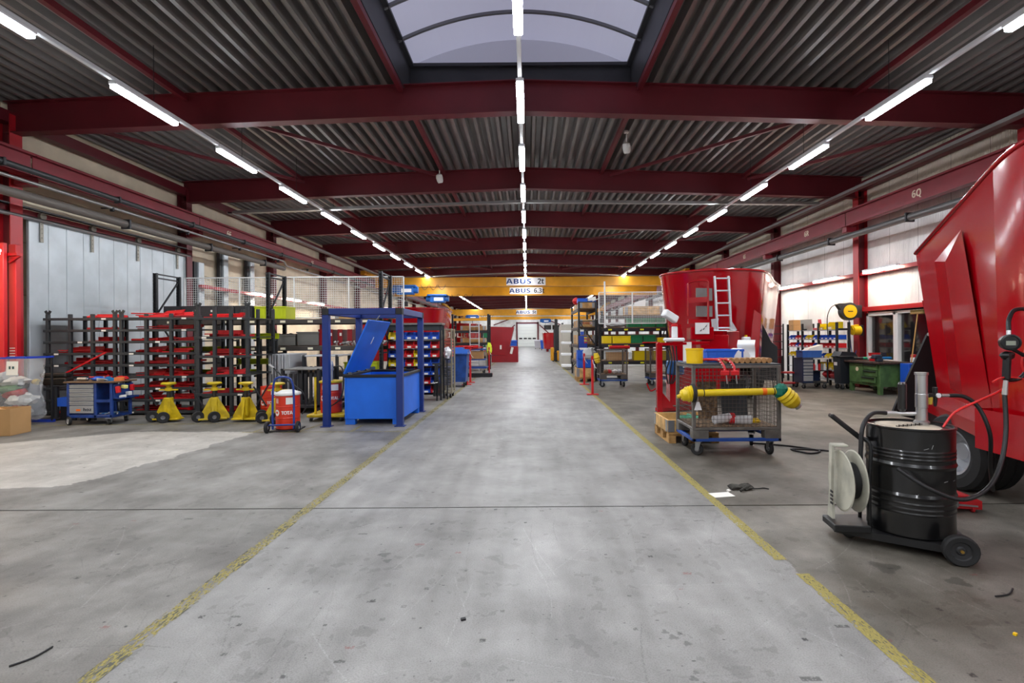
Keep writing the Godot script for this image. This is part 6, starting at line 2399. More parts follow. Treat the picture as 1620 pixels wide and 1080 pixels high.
	cyl(st, dir * Vector3(0, 0.22, 0), dir * Vector3(0, 0.27, 0), 0.045, -1, 16)
	part(s, "steel_yoke", st, mat("pale_steel", rgb(190, 190, 188), 0.35))
	st = S()
	for k in [0.12, 0.96]:
		lathe(st, [[0.045, -0.006], [0.05, 0.0], [0.045, 0.006]], 16, Transform3D(rot(0, 0, 90), a.lerp(e, k)))
	bar(st, a.lerp(e, 0.12) + Vector3(0, 0.04, 0), a.lerp(e, 0.12) + Vector3(0, 0.22, -0.03), 0.01, 0.004)
	bar(st, a.lerp(e, 0.96) + Vector3(0, 0.04, 0), a.lerp(e, 0.96) + Vector3(0, 0.22, -0.03), 0.01, 0.004)
	part(s, "strap", st, mat("cable_black", rgb(24, 24, 26), 0.6))
	st = S()
	prism(st, [Vector2(-0.045, 0), Vector2(0.045, 0), Vector2(0.015, 0.1), Vector2(-0.015, 0.1)], 0.012, Transform3D(Basis(), P(2.09, 0.59, 6.28)))
	cyl(st, P(2.09, 0.68, 6.28), P(2.09, 0.76, 6.28), 0.003, -1, 5)
	part(s, "document_pouch", st, mat("plastic_white", rgb(232, 234, 236), 0.45))
	# things inside the cage
	var fl := 0.375
	var clear := StandardMaterial3D.new()
	clear.resource_name = "clear_bottle"
	clear.transparency = BaseMaterial3D.TRANSPARENCY_ALPHA
	clear.albedo_color = Color(0.93, 0.94, 0.95, 0.55)
	clear.roughness = 0.3
	M["clear_bottle"] = clear
	for k in 2:
		var o := thing("plastic_canister", "clear plastic canister with a red cap lying in the cage, %s one" % ["left tilted", "right flat"][k], "canister", P(2.48 + k * 0.26, fl + 0.055, 6.52), 8 - k * 10)
		st = S()
		cyl(st, Vector3(-0.12, 0, 0), Vector3(0.1, 0.03 - k * 0.03, 0), 0.055, -1, 18)
		part(o, "bottle", st, clear)
		st = S()
		cyl(st, Vector3(0.1 - k * 0.22, 0.03 - k * 0.03, 0), Vector3(0.15 - k * 0.32, 0.03 - k * 0.03, 0), 0.056, -1, 18)
		part(o, "cap", st, mat("part_red", rgb(196, 16, 28), 0.4))
	var q := thing("yellow_fitting", "yellow plastic fitting at the right on the cage floor", "fitting", P(2.92, fl, 6.55))
	st = S()
	blob(st, Vector3(0, 0.035, 0), Vector3(0.05, 0.035, 0.04), 6, 0.3)
	part(q, "fitting", st, mat("bucket_yellow", rgb(232, 190, 12), 0.4))
	for k in 2:
		st = S()
		box(st, Vector3(0, 0.26, 0), Vector3(0.34 - k * 0.08, 0.5, 0.012), rot(-8, 0, 0))
		solo("mesh_board", "%s leaning upright inside the large cage" % ["dark grey perforated board", "pale worn plywood board"][k], "board", st.commit(), [mat("board_dark", rgb(58, 62, 66), 0.6), mat("worn_plywood", rgb(150, 122, 92), 0.8)][k], P(2.78 - k * 0.36, fl, 6.9))
	# pallet and crate behind on the left
	pallet("low wooden pallet left of and behind the large cage trolley", P(2.32, 0, 7.55), 0, 0.7, 0.8)
	crate("pale timber crate with red print on the pallet beside the cage", P(2.3, 0.146, 7.55), 0, 0.68, 0.18, 0.74, "TRIOLIET")
	var g := thing("green_bag", "green plastic wrap lying in the timber crate", "plastic wrap", P(2.38, 0.17, 7.5))
	st = S()
	blob(st, Vector3(0, 0.08, 0), Vector3(0.2, 0.1, 0.16), 12, 0.25)
	part(g, "wrap", st, mat("wrap_green", rgb(20, 150, 110), 0.4))
	# black air hose on the ground running right
	var c := thing("floor_cable", "thin black hose on the floor running right from the cage", "hose", P(0, 0, 0))
	st = S()
	tube(st, smooth_path([P(3.1, 0.012, 7.1), P(3.5, 0.012, 6.9), P(3.75, 0.012, 6.6), P(3.55, 0.012, 6.45), P(3.45, 0.012, 6.7), P(3.9, 0.012, 6.5), P(3.7, 0.012, 5.6), P(3.2, 0.012, 4.9), P(2.75, 0.02, 4.25)], 8), 0.011, 6)
	part(c, "line", st, mat("cable_black", rgb(24, 24, 26), 0.6))

func red_stand() -> void:
	# red gantry frame of the drawbar end, with valve blocks, lamp and hoses
	var red := mat("machine_red", rgb(190, 10, 28), 0.32, 0, 0, 0.7)
	var t := thing("drawbar_frame", "red welded stand frame in front of the middle red mixer", "stand", P(2.6, 0, 10.1))
	var st := S()
	box(st, Vector3(0, 0.68, 0), Vector3(0.11, 1.36, 0.1), Basis(), 0.008)
	part(t, "post", st, red)
	st = S()
	bar(st, Vector3(-0.05, 1.34, 0), Vector3(1.0, 1.36, -0.05), 0.1, 0.06, Vector3.UP, 0.008)
	part(t, "top_arm", st, red)
	st = S()
	bar(st, Vector3(-0.05, 0.05, 0), Vector3(0.75, 0.05, -0.3), 0.12, 0.08, Vector3.UP, 0.008)
	prism(st, [Vector2(0.05, 0.08), Vector2(0.3, 0.08), Vector2(0.05, 0.4)], 0.03)
	part(t, "foot", st, red)
	st = S()
	box(st, Vector3(0.45, 0.42, -0.25), Vector3(0.42, 0.6, 0.3), Basis(), 0.015)
	part(t, "toolbox", st, red)
	st = S()
	box(st, Vector3(0.4, 0.86, -0.3), Vector3(0.3, 0.28, 0.25), Basis(), 0.02)
	part(t, "blue_motor", st, mat("motor_blue", rgb(36, 92, 150), 0.45))
	st = S()
	box(st, Vector3(0.55, 1.13, 0.02), Vector3(0.17, 0.5, 0.004))
	part(t, "clipboard_sheet", st, mat("card_white", rgb(232, 230, 222), 0.7))
	st = S()
	for k in 4:
		tube(st, smooth_path([Vector3(0.15 + k * 0.07, 1.3, -0.08), Vector3(0.2 + k * 0.05, 1.05, 0.0), Vector3(0.15 + k * 0.08, 0.8, -0.05), Vector3(0.2 + k * 0.03, 0.55, -0.1)], 6), 0.014, 6)
	part(t, "hoses", st, mat("cable_black", rgb(24, 24, 26), 0.6))
	st = S()
	box(st, Vector3(0.3, 1.43, -0.02), Vector3(0.38, 0.07, 0.2), Basis(), 0.02)
	part(t, "white_tray", st, mat("plastic_white", rgb(232, 234, 236), 0.45))
	st = S()
	lathe(st, [[0.0, 0.0], [0.06, 0.0], [0.06, 0.2], [0.045, 0.23], [0.0, 0.23]], 14, Transform3D(Basis(), Vector3(0.32, 1.47, -0.04)))
	part(t, "white_can", st, mat("plastic_white", rgb(232, 234, 236), 0.45))
	st = S()
	lathe(st, [[0.062, 0.0], [0.062, 0.04], [0.0, 0.06]], 14, Transform3D(Basis(), Vector3(0.32, 1.69, -0.04)))
	part(t, "red_cap", st, mat("bright_red", rgb(196, 22, 30), 0.4))
	st = S()
	tube(st, smooth_path([Vector3(-0.02, 0.45, -0.2), Vector3(-0.12, 0.4, -0.2), Vector3(-0.18, 0.5, -0.2), Vector3(-0.2, 0.56, -0.2)], 5), 0.016, 6)
	part(t, "red_hook", st, red)

func middle_mixer() -> void:
	var red := mat("machine_red", rgb(190, 10, 28), 0.32)
	var ctrl := [Vector2(3.3, 12.7), Vector2(3.55, 11.9), Vector2(4.3, 11.45), Vector2(5.2, 11.65), Vector2(5.75, 12.2), Vector2(6.7, 13.9), Vector2(7.7, 15.7), Vector2(7.3, 16.6), Vector2(6.3, 16.9), Vector2(5.2, 16.2), Vector2(4.2, 14.5)]
	var t := mixer_tub("feed_mixer", "big glossy red feed mixer tub standing behind the cage trolley", ctrl, 0.75, 2.98, 0.82, red)
	var o := t.position
	# chassis and legs under the tub
	var st := S()
	box(st, P(5.2, 0.62, 13.9) - o, Vector3(1.4, 0.3, 3.6), rot(0, -28, 0), 0.02)
	part(t, "chassis", st, red)
	for q in [[4.2, 12.6], [5.3, 12.4], [5.6, 15.4], [6.6, 15.2]]:
		wheel(t, "mixer", P(q[0], 0.42, q[1]) - o, 28, 0.42, 0.3, 0.24, mat("rubber", rgb(26, 26, 27), 0.75), mat("rim_silver", rgb(170, 172, 176), 0.35, 0.6))
	# platform hoop, viewing window, ladder, drawbar head
	st = S()
	tube(st, smooth_path([P(3.57, 1.95, 11.35), P(3.57, 2.5, 11.33), P(3.6, 2.68, 11.33), P(3.95, 2.7, 11.25), P(3.98, 2.5, 11.25), P(3.98, 1.75, 11.25)], 5), 0.022, 8)
	var hoop := part(t, "platform_hoop", st, red)
	hoop.position = -o
	st = S()
	bar(st, P(3.55, 2.28, 11.3) - o, P(4.0, 2.3, 11.25) - o, 0.03, 0.12)
	part(t, "guard_board", st, red)
	st = S()
	bar(st, P(3.55, 1.82, 11.3) - o, P(4.0, 1.8, 11.25) - o, 0.12, 0.1)
	part(t, "platform_rail", st, red)
	for q in [[2.43, 0.28], [2.05, 0.24]]:
		st = S()
		box(st, P(3.98, q[0], 11.5), Vector3(0.4, q[1], 0.03), rot(0, 14, 0))
		var w := part(t, "viewing_pane", st, mat("grey_glass", rgb(120, 118, 116), 0.1))
		w.position = -o
	# lower front: counterweight blocks, plates
	st = S()
	box(st, P(3.75, 1.55, 11.1), Vector3(0.5, 0.28, 0.3), Basis(), 0.02)
	box(st, P(4.05, 1.25, 11.2), Vector3(0.62, 0.55, 0.3), Basis(), 0.02)
	box(st, P(4.5, 1.1, 11.3), Vector3(0.3, 1.0, 0.2), Basis(), 0.02)
	box(st, P(3.3, 1.3, 11.2), Vector3(0.24, 0.9, 0.12), rot(0, 0, 8), 0.02)
	box(st, P(3.9, 0.55, 11.2), Vector3(1.0, 0.6, 0.3), Basis(), 0.02)
	var blk := part(t, "drawbar_head", st, red)
	blk.position = -o
	st = S()
	box(st, P(3.74, 1.66, 10.93), Vector3(0.3, 0.24, 0.012))
	var pl := part(t, "emblem_plate", st, mat("emblem_white", rgb(226, 222, 222), 0.4))
	pl.position = -o
	st = S()
	for q in [Vector2(-0.06, -0.05), Vector2(0.0, -0.02), Vector2(0.05, 0.04)]:
		prism(st, [q, q + Vector2(0.05, 0.05), q + Vector2(0.03, 0.0)], 0.008, Transform3D(Basis(), P(3.74, 1.65, 10.915)))
	var em := part(t, "emblem", st, mat("emblem_dark", rgb(40, 20, 26), 0.5))
	em.position = -o
	# floodlight on the left
	st = S()
	box(st, P(3.1, 1.93, 11.1), Vector3(0.36, 0.16, 0.16), rot(0, 20, -28), 0.02)
	var fl := part(t, "white_flood_housing", st, mat("plastic_white", rgb(232, 234, 236), 0.45))
	fl.position = -o
	# aluminium ladder
	var l := thing("ladder", "short aluminium ladder hooked onto the red mixer platform", "ladder", P(4.28, 1.62, 11.12))
	var alu := mat("aluminium", rgb(200, 204, 208), 0.35, 0.6)
	for s in [-1.0, 1.0]:
		st = S()
		bar(st, Vector3(s * 0.15 - 0.03, 1.18, -0.06), Vector3(s * 0.15, 0.0, 0.0), 0.04, 0.06, Vector3.BACK, 0.005)
		part(l, "stile", st, alu)
	for k in 5:
		st = S()
		bar(st, Vector3(-0.15, 0.05 + k * 0.27, -0.01 * k), Vector3(0.15, 0.05 + k * 0.27, -0.01 * k), 0.04, 0.03, Vector3.UP, 0.004)
		part(l, "rung", st, alu)
	st = S()
	box(st, Vector3(-0.02, -0.01, 0.0), Vector3(0.5, 0.02, 0.16), Basis(), 0.004)
	prism(st, [Vector2(-0.26, 0), Vector2(-0.16, 0), Vector2(-0.12, 0.26), Vector2(-0.28, 0.24)], 0.02)
	prism(st, [Vector2(0.16, 0), Vector2(0.28, 0), Vector2(0.16, 0.2)], 0.02)
	part(l, "foot_bracket", st, alu)
	# two small white reservoirs and hydraulic flap
	for k in 2:
		var r := thing("fluid_reservoir", "small white fluid reservoir with yellow cap on the mixer, %s of two" % ["left", "right"][k], "reservoir", P(4.58 + k * 0.25, 1.28, 11.3))
		st = S()
		box(st, Vector3(0, 0.1, 0), Vector3(0.17, 0.18, 0.12), Basis(), 0.02)
		part(r, "tank", st, mat("plastic_white", rgb(232, 234, 236), 0.45))
		st = S()
		cyl(st, Vector3(0, 0.19, 0), Vector3(0, 0.23, 0), 0.03)
		part(r, "cap", st, mat("bucket_yellow", rgb(232, 190, 12), 0.4))
		st = S()
		box(st, Vector3(0, 0.005, -0.02), Vector3(0.2, 0.012, 0.2))
		part(r, "bracket", st, red)
	st = S()
	prism(st, [Vector2(-0.1, -0.6), Vector2(0.06, -0.6), Vector2(0.14, 0.5), Vector2(0.0, 0.62), Vector2(-0.04, 0.3)], 0.14, Transform3D(rot(0, -20, 0), P(5.02, 1.45, 11.32)))
	var cv := part(t, "side_arm", st, red)
	cv.position = -o
	st = S()
	prism(st, [Vector2(-0.16, -0.75), Vector2(0.2, -0.75), Vector2(0.2, 0.0), Vector2(0.08, 0.1), Vector2(-0.1, 0.5)], 0.03, Transform3D(rot(0, -35, 0), P(5.36, 1.25, 11.42)))
	var fp := part(t, "rubber_flap", st, mat("flap_black", rgb(24, 24, 26), 0.7))
	fp.position = -o
	# lettering on the flat side of the tub
	var side := Vector2(7.7 - 5.75, 15.7 - 12.2).normalized()
	var turn := rad_to_deg(atan2(side.y, side.x))
	for q in [["TRIOLIET", 6.55, 13.35, 2.72, 0.2]]:
		mi(t, "lettering", text_mesh(q[0], q[4], 0.004), mat("print_white", rgb(238, 236, 230), 0.6), Transform3D(rot(0, turn, 0), P(q[1], q[3], q[2]) - o))

func right_racks() -> void:
	var iron := mat("rack_black", rgb(40, 42, 46), 0.5)
	var yellow_tag := rgb(226, 226, 30)
	# rack facing the camera with yellow and green containers
	var t := thing("pallet_rack", "black rack with yellow and green containers facing the viewer on the right", "pallet rack", P(0, 0, 16.6))
	for x in [2.36, 4.55]:
		rack_frame(t, x, 0.9, 2.1, iron)
	for y in [1.72, 1.2]:
		for z in [0.03, -0.9]:
			rack_beam(t, 2.42, 4.49, y, z, iron, 4 if z > 0 else 0, yellow_tag)
		var st := S()
		box(st, Vector3(3.45, y + 0.065, -0.44), Vector3(2.1, 0.02, 0.92))
		part(t, "deck_board", st, mat("deck_board", rgb(120, 92, 62), 0.8))
	var bin_yellow := mat("bin_yellow", rgb(232, 206, 14), 0.4)
	var green := mat("bin_green", rgb(14, 120, 74), 0.4)
	for k in 3:
		container("plastic_container", "yellow container on the right rack's lower beam level, %s from the left" % nth(k), P(2.6 + k * 0.3, 1.276, 16.8), 0, 0.28 if k < 2 else 0.34, 0.24, 0.4, bin_yellow, "yellow containers on the right rack")
	for k in 2:
		container("plastic_container", "green container on the right rack's lower beam level, %s of two" % ["left", "right"][k], P(3.55 + k * 0.42, 1.276, 16.8), 0, 0.4, 0.24, 0.4, green, "green containers on the right rack", true)
	container("plastic_container", "small yellow container at the right end of the rack's lower level", P(4.35, 1.276, 16.8), 0, 0.24, 0.18, 0.4, bin_yellow)
	for k in 3:
		container("plastic_container", "green container on the right rack's upper level, %s from the left" % nth(k), P(3.5 + k * 0.46, 1.796, 16.85), 0, 0.44, 0.3, 0.4, green, "green containers on the right rack's upper level")
	var pb := thing("polythene_bag", "loose grey polythene wrap on the right rack's upper level", "plastic wrap", P(2.9, 1.796, 16.85))
	var st := S()
	blob(st, Vector3(0, 0.08, 0), Vector3(0.34, 0.09, 0.2), 31, 0.3)
	part(pb, "wrap", st, mat("wrap_grey", rgb(170, 172, 172), 0.5))
	st = S()
	cyl(st, Vector3(-0.3, 0.05, 0), Vector3(0.3, 0.05, 0), 0.05, -1, 14)
	solo("red_roll", "red roll lying in front of the right rack's lower beam on the small cage", "roll", st.commit(), mat("bright_red", rgb(196, 22, 30), 0.4), P(2.75, 1.13, 15.25))
	st = S()
	box(st, Vector3(0, 0.02, 0), Vector3(0.55, 0.04, 0.2), Basis(), 0.008)
	solo("red_bar_part", "flat red steel bar in front of the green containers", "metal part", st.commit(), mat("part_red", rgb(196, 16, 28), 0.4), P(4.0, 1.276, 16.58))
	# second shelf level behind: timber, white guards
	crate("long pale timber crate on top of the rack behind the white mesh", P(4.1, 2.25, 18.2), 0, 1.3, 0.3, 0.5)
	var r2 := thing("pallet_rack", "dark rack carrying timber and white guards behind the mesh panel", "pallet rack", P(0, 0, 17.9))
	for x in [2.62, 5.4]:
		rack_frame(r2, x, 0.8, 2.4, iron)
	for y in [2.16, 1.5]:
		rack_beam(r2, 2.68, 5.34, y, 0.03, mat("rack_beam_brown", rgb(62, 58, 54), 0.55), 0)
		st = S()
		box(st, Vector3(4.0, y + 0.065, -0.42), Vector3(2.7, 0.02, 0.82))
		part(r2, "deck_board", st, mat("deck_board", rgb(120, 92, 62), 0.8))
	for k in 2:
		var g := thing("white_guard", "white folded plastic guard standing behind the white mesh, %s one" % ["left", "right"][k], "guard", P(3.55 + k * 0.55, 2.235, 18.6 + 0.1 * k))
		st = S()
		prism(st, [Vector2(-0.22, 0), Vector2(0.2, 0), Vector2(0.24, 0.42 + k * 0.2), Vector2(-0.18, 0.3 + k * 0.2)], 0.03)
		box(st, Vector3(0, 0.02, -0.1), Vector3(0.4, 0.04, 0.2))
		part(g, "sheet", st, mat("plastic_white", rgb(232, 234, 236), 0.45))
	var wf := mesh_panel("white wire mesh panel above the right rack of green containers", P(2.32, 1.92, 16.5), 2.15, 1.0, 2)
	st = S()
	box(st, Vector3(0.18, 0.6, 0.04), Vector3(0.05, 1.5, 0.05), Basis(), 0.006)
	part(wf, "tall_post", st, mat("mesh_white", Color.WHITE))
	# small cage trolleys
	var dark := mat("cage_dark", rgb(96, 92, 88), 0.5, 0.3, 1)
	mesh_trolley("small grey cage trolley with scrap right of the red posts", P(2.55, 0, 15.45), 0, 0.82, 1.12, 0.7, dark)
	mesh_trolley("dark cage trolley under the green containers near the red stand", P(4.2, 0, 15.9), 0, 0.95, 1.12, 0.7, dark)
	for q in [[2.45, "red", rgb(196, 20, 30)], [2.62, "white", rgb(214, 214, 210)], [2.75, "silver", rgb(170, 172, 176)], [2.35, "brown", rgb(140, 104, 70)]]:
		var o := thing("scrap_part", "%s round scrap part in the small cage trolley" % q[1], "scrap", P(q[0], 0.395, 15.3 + 0.1 * (q[0] - 2.3)))
		st = S()
		blob(st, Vector3(0, 0.06, 0), Vector3(0.08, 0.06, 0.07), int(q[0] * 100), 0.2)
		part(o, "lump", st, mat("scrap" + q[1], q[2], 0.4))
	for k in 2:
		container("plastic_container", "yellow container behind the dark cage trolley, %s of two" % ["left", "right"][k], P(3.75 + k * 0.65, 0.72, 16.85), 0, 0.55, 0.3, 0.4, bin_yellow, "yellow containers on the rack's low level")
	rack_beam(t, 2.42, 4.49, 0.65, 0.03, iron, 4, yellow_tag)
	st = S()
	box(st, Vector3(3.45, 0.71, -0.44), Vector3(2.1, 0.02, 0.92))
	part(t, "deck_board", st, mat("deck_board", rgb(120, 92, 62), 0.8))
	container("plastic_container", "pale wooden toned tray container behind the small cage", P(2.95, 0.72, 16.85), 0, 0.7, 0.26, 0.4, mat("tray_tan", rgb(200, 160, 110), 0.6))
	red_post("red post on the right floor line nearest the viewer", P(1.68, 0, 13.25), 1.0)
	red_post("red post on the right floor line beside the grey sack", P(1.78, 0, 16.05), 0.98)
	# sack on blue crates by the posts
	pallet("wooden pallet under blue crates behind the red posts", P(1.95, 0, 17.5), 0, 0.6, 0.8)
	crate("timber collar below the blue crates behind the red posts", P(1.95, 0.146, 17.5), 0, 0.6, 0.3, 0.7, "", "", 0)
	container("plastic_crate", "blue crate with a grey sack on top behind the red posts", P(1.97, 0.45, 17.45), 0, 0.56, 0.28, 0.5, mat("crate_blue", rgb(24, 92, 200), 0.4))
	container("plastic_crate", "upper blue crate left of the grey sack", P(1.83, 0.735, 17.6), 0, 0.26, 0.3, 0.4, mat("crate_blue", rgb(24, 92, 200), 0.4))
	var sk := thing("plastic_sack", "crumpled grey plastic sack on the blue crate by the red posts", "sack", P(2.1, 0.69, 17.35))
	st = S()
	blob(st, Vector3(0, 0.2, 0), Vector3(0.24, 0.24, 0.2), 44, 0.25)
	part(sk, "sack", st, mat("wrap_grey", rgb(170, 172, 172), 0.5))
	var yl := thing("shaft_guard", "yellow ribbed cone guard hung on the corner of the small cage trolley", "guard", P(2.07, 0.72, 15.02))
	st = S()
	lathe(st, [[0.05, 0.0], [0.08, 0.04], [0.07, 0.06], [0.095, 0.1], [0.08, 0.12], [0.1, 0.17], [0.085, 0.2], [0.06, 0.3], [0.0, 0.3]], 18, Transform3D(rot(0, 0, 12), Vector3.ZERO))
	part(yl, "cone", st, mat("shaft_yellow", rgb(222, 192, 20), 0.42))
	aisle_rack()

func aisle_rack() -> void:
	# tall rack end-on to the aisle with timber crates on every level
	var iron := mat("rack_black", rgb(40, 42, 46), 0.5)
	var t := thing("pallet_rack", "tall black rack full of timber crates along the right of the aisle", "pallet rack", P(1.85, 0, 18.25), 90)
	# local x runs down the hall (world -z), local -z runs to world -x after the turn; frames at both ends
	for x in [0.0, 2.8]:
		rack_frame(t, x, -0.62, 2.75, iron)
	var ys := [0.55, 1.15, 1.78, 2.45]
	for y in ys:
		for z in [-0.02, 0.62]:
			rack_beam(t, 0.05, 2.75, y, z, mat("rack_beam_brown", rgb(62, 58, 54), 0.55), 0)
		var st := S()
		box(st, Vector3(1.4, y + 0.065, 0.3), Vector3(2.7, 0.02, 0.62))
		part(t, "deck_board", st, mat("deck_board", rgb(120, 92, 62), 0.8))
	var lv := [0.0, 0.626, 1.226, 1.856, 2.526]
	for k in 5:
		for q in 3:
			var hh: float = [0.3, 0.22, 0.34, 0.26, 0.2][k]
			crate("timber crate on the %s level of the tall aisle rack, %s from the front" % [["ground", "first", "second", "third", "top"][k], nth(q)], P(2.17, lv[k] + 0.002, 18.8 + q * 0.86), 0, 0.54, hh, 0.74, "TRIOLIET" if q == 0 and k in [1, 2, 3] else "", "crates in the tall aisle rack", (k + q) % 3)
	var blue := mat("crate_blue", rgb(24, 92, 200), 0.4)
	container("plastic_crate", "blue crate on the very top of the tall aisle rack", P(2.02, 2.73, 18.75), 0, 0.36, 0.16, 0.4, blue)
	container("plastic_crate", "blue crate lid beside white paper on the rack top", P(2.36, 2.73, 18.85), 0, 0.3, 0.08, 0.4, blue)
	var st := S()
	box(st, Vector3(0, 0.06, 0), Vector3(0.3, 0.12, 0.24), rot(0, 0, 8))
	box(st, Vector3(0.16, 0.03, 0.02), Vector3(0.3, 0.02, 0.24), rot(0, 0, 24))
	solo("paper_bundle", "white paper bundle on top of the tall aisle rack", "paper", st.commit(), mat("card_white", rgb(232, 230, 222), 0.7), P(2.36, 2.815, 18.75))
	var rb := thing("red_bag", "round red bag on the aisle edge of the rack top", "bag", P(1.86, 2.73, 19.5))
	st = S()
	blob(st, Vector3(0, 0.12, 0), Vector3(0.12, 0.14, 0.14), 8, 0.15)
	part(rb, "bag", st, mat("bright_red", rgb(196, 22, 30), 0.4))
	var bd := thing("info_board", "blue notice board with coloured strips on the rack end", "board", P(1.98, 1.05, 18.17))
	st = S()
	box(st, Vector3(0, 0.24, 0), Vector3(0.3, 0.48, 0.012), Basis(), 0.003)
	part(bd, "panel", st, mat("board_blue", rgb(26, 60, 150), 0.5))
	for k in 4:
		st = S()
		box(st, Vector3(0.09, 0.42 - k * 0.06, 0.008), Vector3(0.1, 0.04, 0.004))
		part(bd, "strip", st, mat("strip%d" % k, [rgb(232, 206, 14), rgb(220, 120, 40), rgb(232, 206, 14), rgb(200, 60, 60)][k], 0.6))
	st = S()
	box(st, Vector3(0, 0.03, 0.008), Vector3(0.26, 0.06, 0.004))
	part(bd, "white_strip", st, mat("card_white", rgb(232, 230, 222), 0.7))

func right_wall_corner() -> void:
	var red := mat("bright_red", rgb(196, 22, 30), 0.4)
	# red lintel rail above the window
	var ln := thing("window_lintel", "red steel rail above the office window on the right wall", "rail", P(9.62, 2.22, 12.4))
	var st := S()
	box(st, Vector3.ZERO, Vector3(0.12, 0.12, 4.6), Basis(), 0.008)
	part(ln, "rail", st, red)
	# workbench
	var b := thing("workbench", "old green steel workbench with drawers under the office window", "workbench", P(9.07, 0, 13.28))
	var g := mat("bench_green", rgb(84, 118, 66), 0.5, 0, 2)
	st = S()
	box(st, Vector3(0, 0.79, 0), Vector3(0.86, 0.05, 1.4), Basis(), 0.008)
	part(b, "worktop", st, mat("bench_top", rgb(82, 58, 48), 0.7, 0, 3))
	st = S()
	box(st, Vector3(0.02, 0.48, 0), Vector3(0.72, 0.56, 1.2), Basis(), 0.008)
	part(b, "cabinet", st, g)
	for sx in [-1.0, 1.0]:
		for sz in [-1.0, 1.0]:
			st = S()
			box(st, Vector3(0.02 + sx * 0.32, 0.11, sz * 0.55), Vector3(0.09, 0.22, 0.1), Basis(), 0.006)
			part(b, "leg", st, g)
	st = S()
	box(st, Vector3(-0.35, 0.5, -0.3), Vector3(0.02, 0.5, 0.55), Basis(), 0.004)
	var dr := part(b, "door", st, g)
	st = S()
	cyl(st, Vector3(-0.362, 0.6, -0.24), Vector3(-0.368, 0.6, -0.24), 0.055, -1, 16)
	part(dr, "round_sticker", st, mat("sticker_white", rgb(230, 214, 180), 0.5))
	for k in 3:
		st = S()
		box(st, Vector3(-0.36 - (0.05 if k == 2 else 0.0), 0.68 - k * 0.16, 0.28), Vector3(0.03, 0.145, 0.5), Basis(), 0.004)
		var d := part(b, "drawer", st, g)
		st = S()
		box(st, Vector3(-0.39 - (0.05 if k == 2 else 0.0), 0.73 - k * 0.16, 0.28), Vector3(0.035, 0.025, 0.46), Basis(), 0.006)
		part(d, "handle_strip", st, mat("rack_black", rgb(40, 42, 46), 0.5))
	# bench clutter
	var v := thing("bench_vice", "blue and black bench vice on the green workbench", "vice", P(8.86, 0.816, 12.9))
	st = S()
	box(st, Vector3(0, 0.05, 0), Vector3(0.16, 0.1, 0.12), Basis(), 0.02)
	box(st, Vector3(-0.06, 0.13, 0), Vector3(0.2, 0.1, 0.14), Basis(), 0.02)
	cyl(st, Vector3(-0.2, 0.1, 0), Vector3(0.0, 0.1, 0), 0.025)
	part(v, "body", st, mat("vice_grey", rgb(60, 70, 84), 0.45, 0.3))
	st = S()
	box(st, Vector3(0.2, 0.09, 0), Vector3(0.22, 0.07, 0.08), Basis(), 0.02)
	part(v, "blue_slide", st, mat("clamp_blue", rgb(20, 110, 170), 0.4))
	var pb := thing("bucket", "red and white bucket on the green workbench", "bucket", P(9.05, 0.816, 13.35))
	st = S()
	lathe(st, [[0.0, 0.0], [0.11, 0.0], [0.135, 0.2], [0.14, 0.21], [0.12, 0.21], [0.1, 0.02], [0.0, 0.02]], 20)
	part(pb, "pail", st, red)
	st = S()
	lathe(st, [[0.12, 0.07], [0.124, 0.07], [0.132, 0.13], [0.128, 0.13]], 20)
	part(pb, "white_band", st, mat("print_white", rgb(238, 236, 230), 0.6))
	var gg := thing("angle_grinder", "dark green angle grinder on the left end of the workbench", "grinder", P(8.95, 0.816, 13.85))
	st = S()
	cyl(st, Vector3(-0.12, 0.05, 0), Vector3(0.16, 0.05, 0.05), 0.035)
	cyl(st, Vector3(-0.14, 0.02, 0), Vector3(-0.14, 0.03, 0), 0.06)
	part(gg, "body", st, mat("hoist_dark", rgb(30, 30, 34), 0.5))
	st = S()
	cyl(st, Vector3(0.1, 0.05, 0.04), Vector3(0.2, 0.05, 0.06), 0.037)
	part(gg, "green_grip", st, mat("wrap_green", rgb(20, 150, 110), 0.4))
	var ct := thing("canister", "white canister with red lid on the window sill", "canister", P(9.62, 0.706, 12.75))
	st = S()
	lathe(st, [[0.0, 0.0], [0.07, 0.0], [0.07, 0.2], [0.05, 0.24], [0.0, 0.24]], 16)
	part(ct, "bottle", st, mat("plastic_white", rgb(232, 234, 236), 0.45))
	st = S()
	lathe(st, [[0.06, 0.22], [0.065, 0.24], [0.06, 0.29], [0.0, 0.3]], 16)
	part(ct, "lid", st, red)
	var br := thing("broom", "upturned broom leaning against the office window", "broom", P(9.3, 0, 12.4))
	st = S()
	cyl(st, Vector3(0, 0.82, 0), Vector3(0.24, 2.02, -0.1), 0.014, -1, 8)
	part(br, "handle", st, mat("broom_wood", rgb(190, 146, 84), 0.7))
	st = S()
	box(st, Vector3(0.24, 2.02, -0.1), Vector3(0.08, 0.05, 0.42), Basis(), 0.01)
	part(br, "block", st, mat("broom_head", rgb(140, 110, 60), 0.8))
	st = S()
	for k in 20:
		box(st, Vector3(0.24, 2.07, -0.3 + k * 0.021), Vector3(0.06, 0.06, 0.012), rot(0, 0, rng.randf_range(-8, 8)))
	stuff(part(br, "bristles", st, mat("bristle", rgb(110, 92, 44), 0.9)))
	var bc := thing("drawer_cabinet", "narrow blue drawer cabinet right of the green workbench", "cabinet", P(9.25, 0, 12.36))
	st = S()
	box(st, Vector3(0, 0.4, 0), Vector3(0.3, 0.8, 0.3), Basis(), 0.01)
	part(bc, "body", st, mat("tray_blue", rgb(28, 84, 190), 0.4))
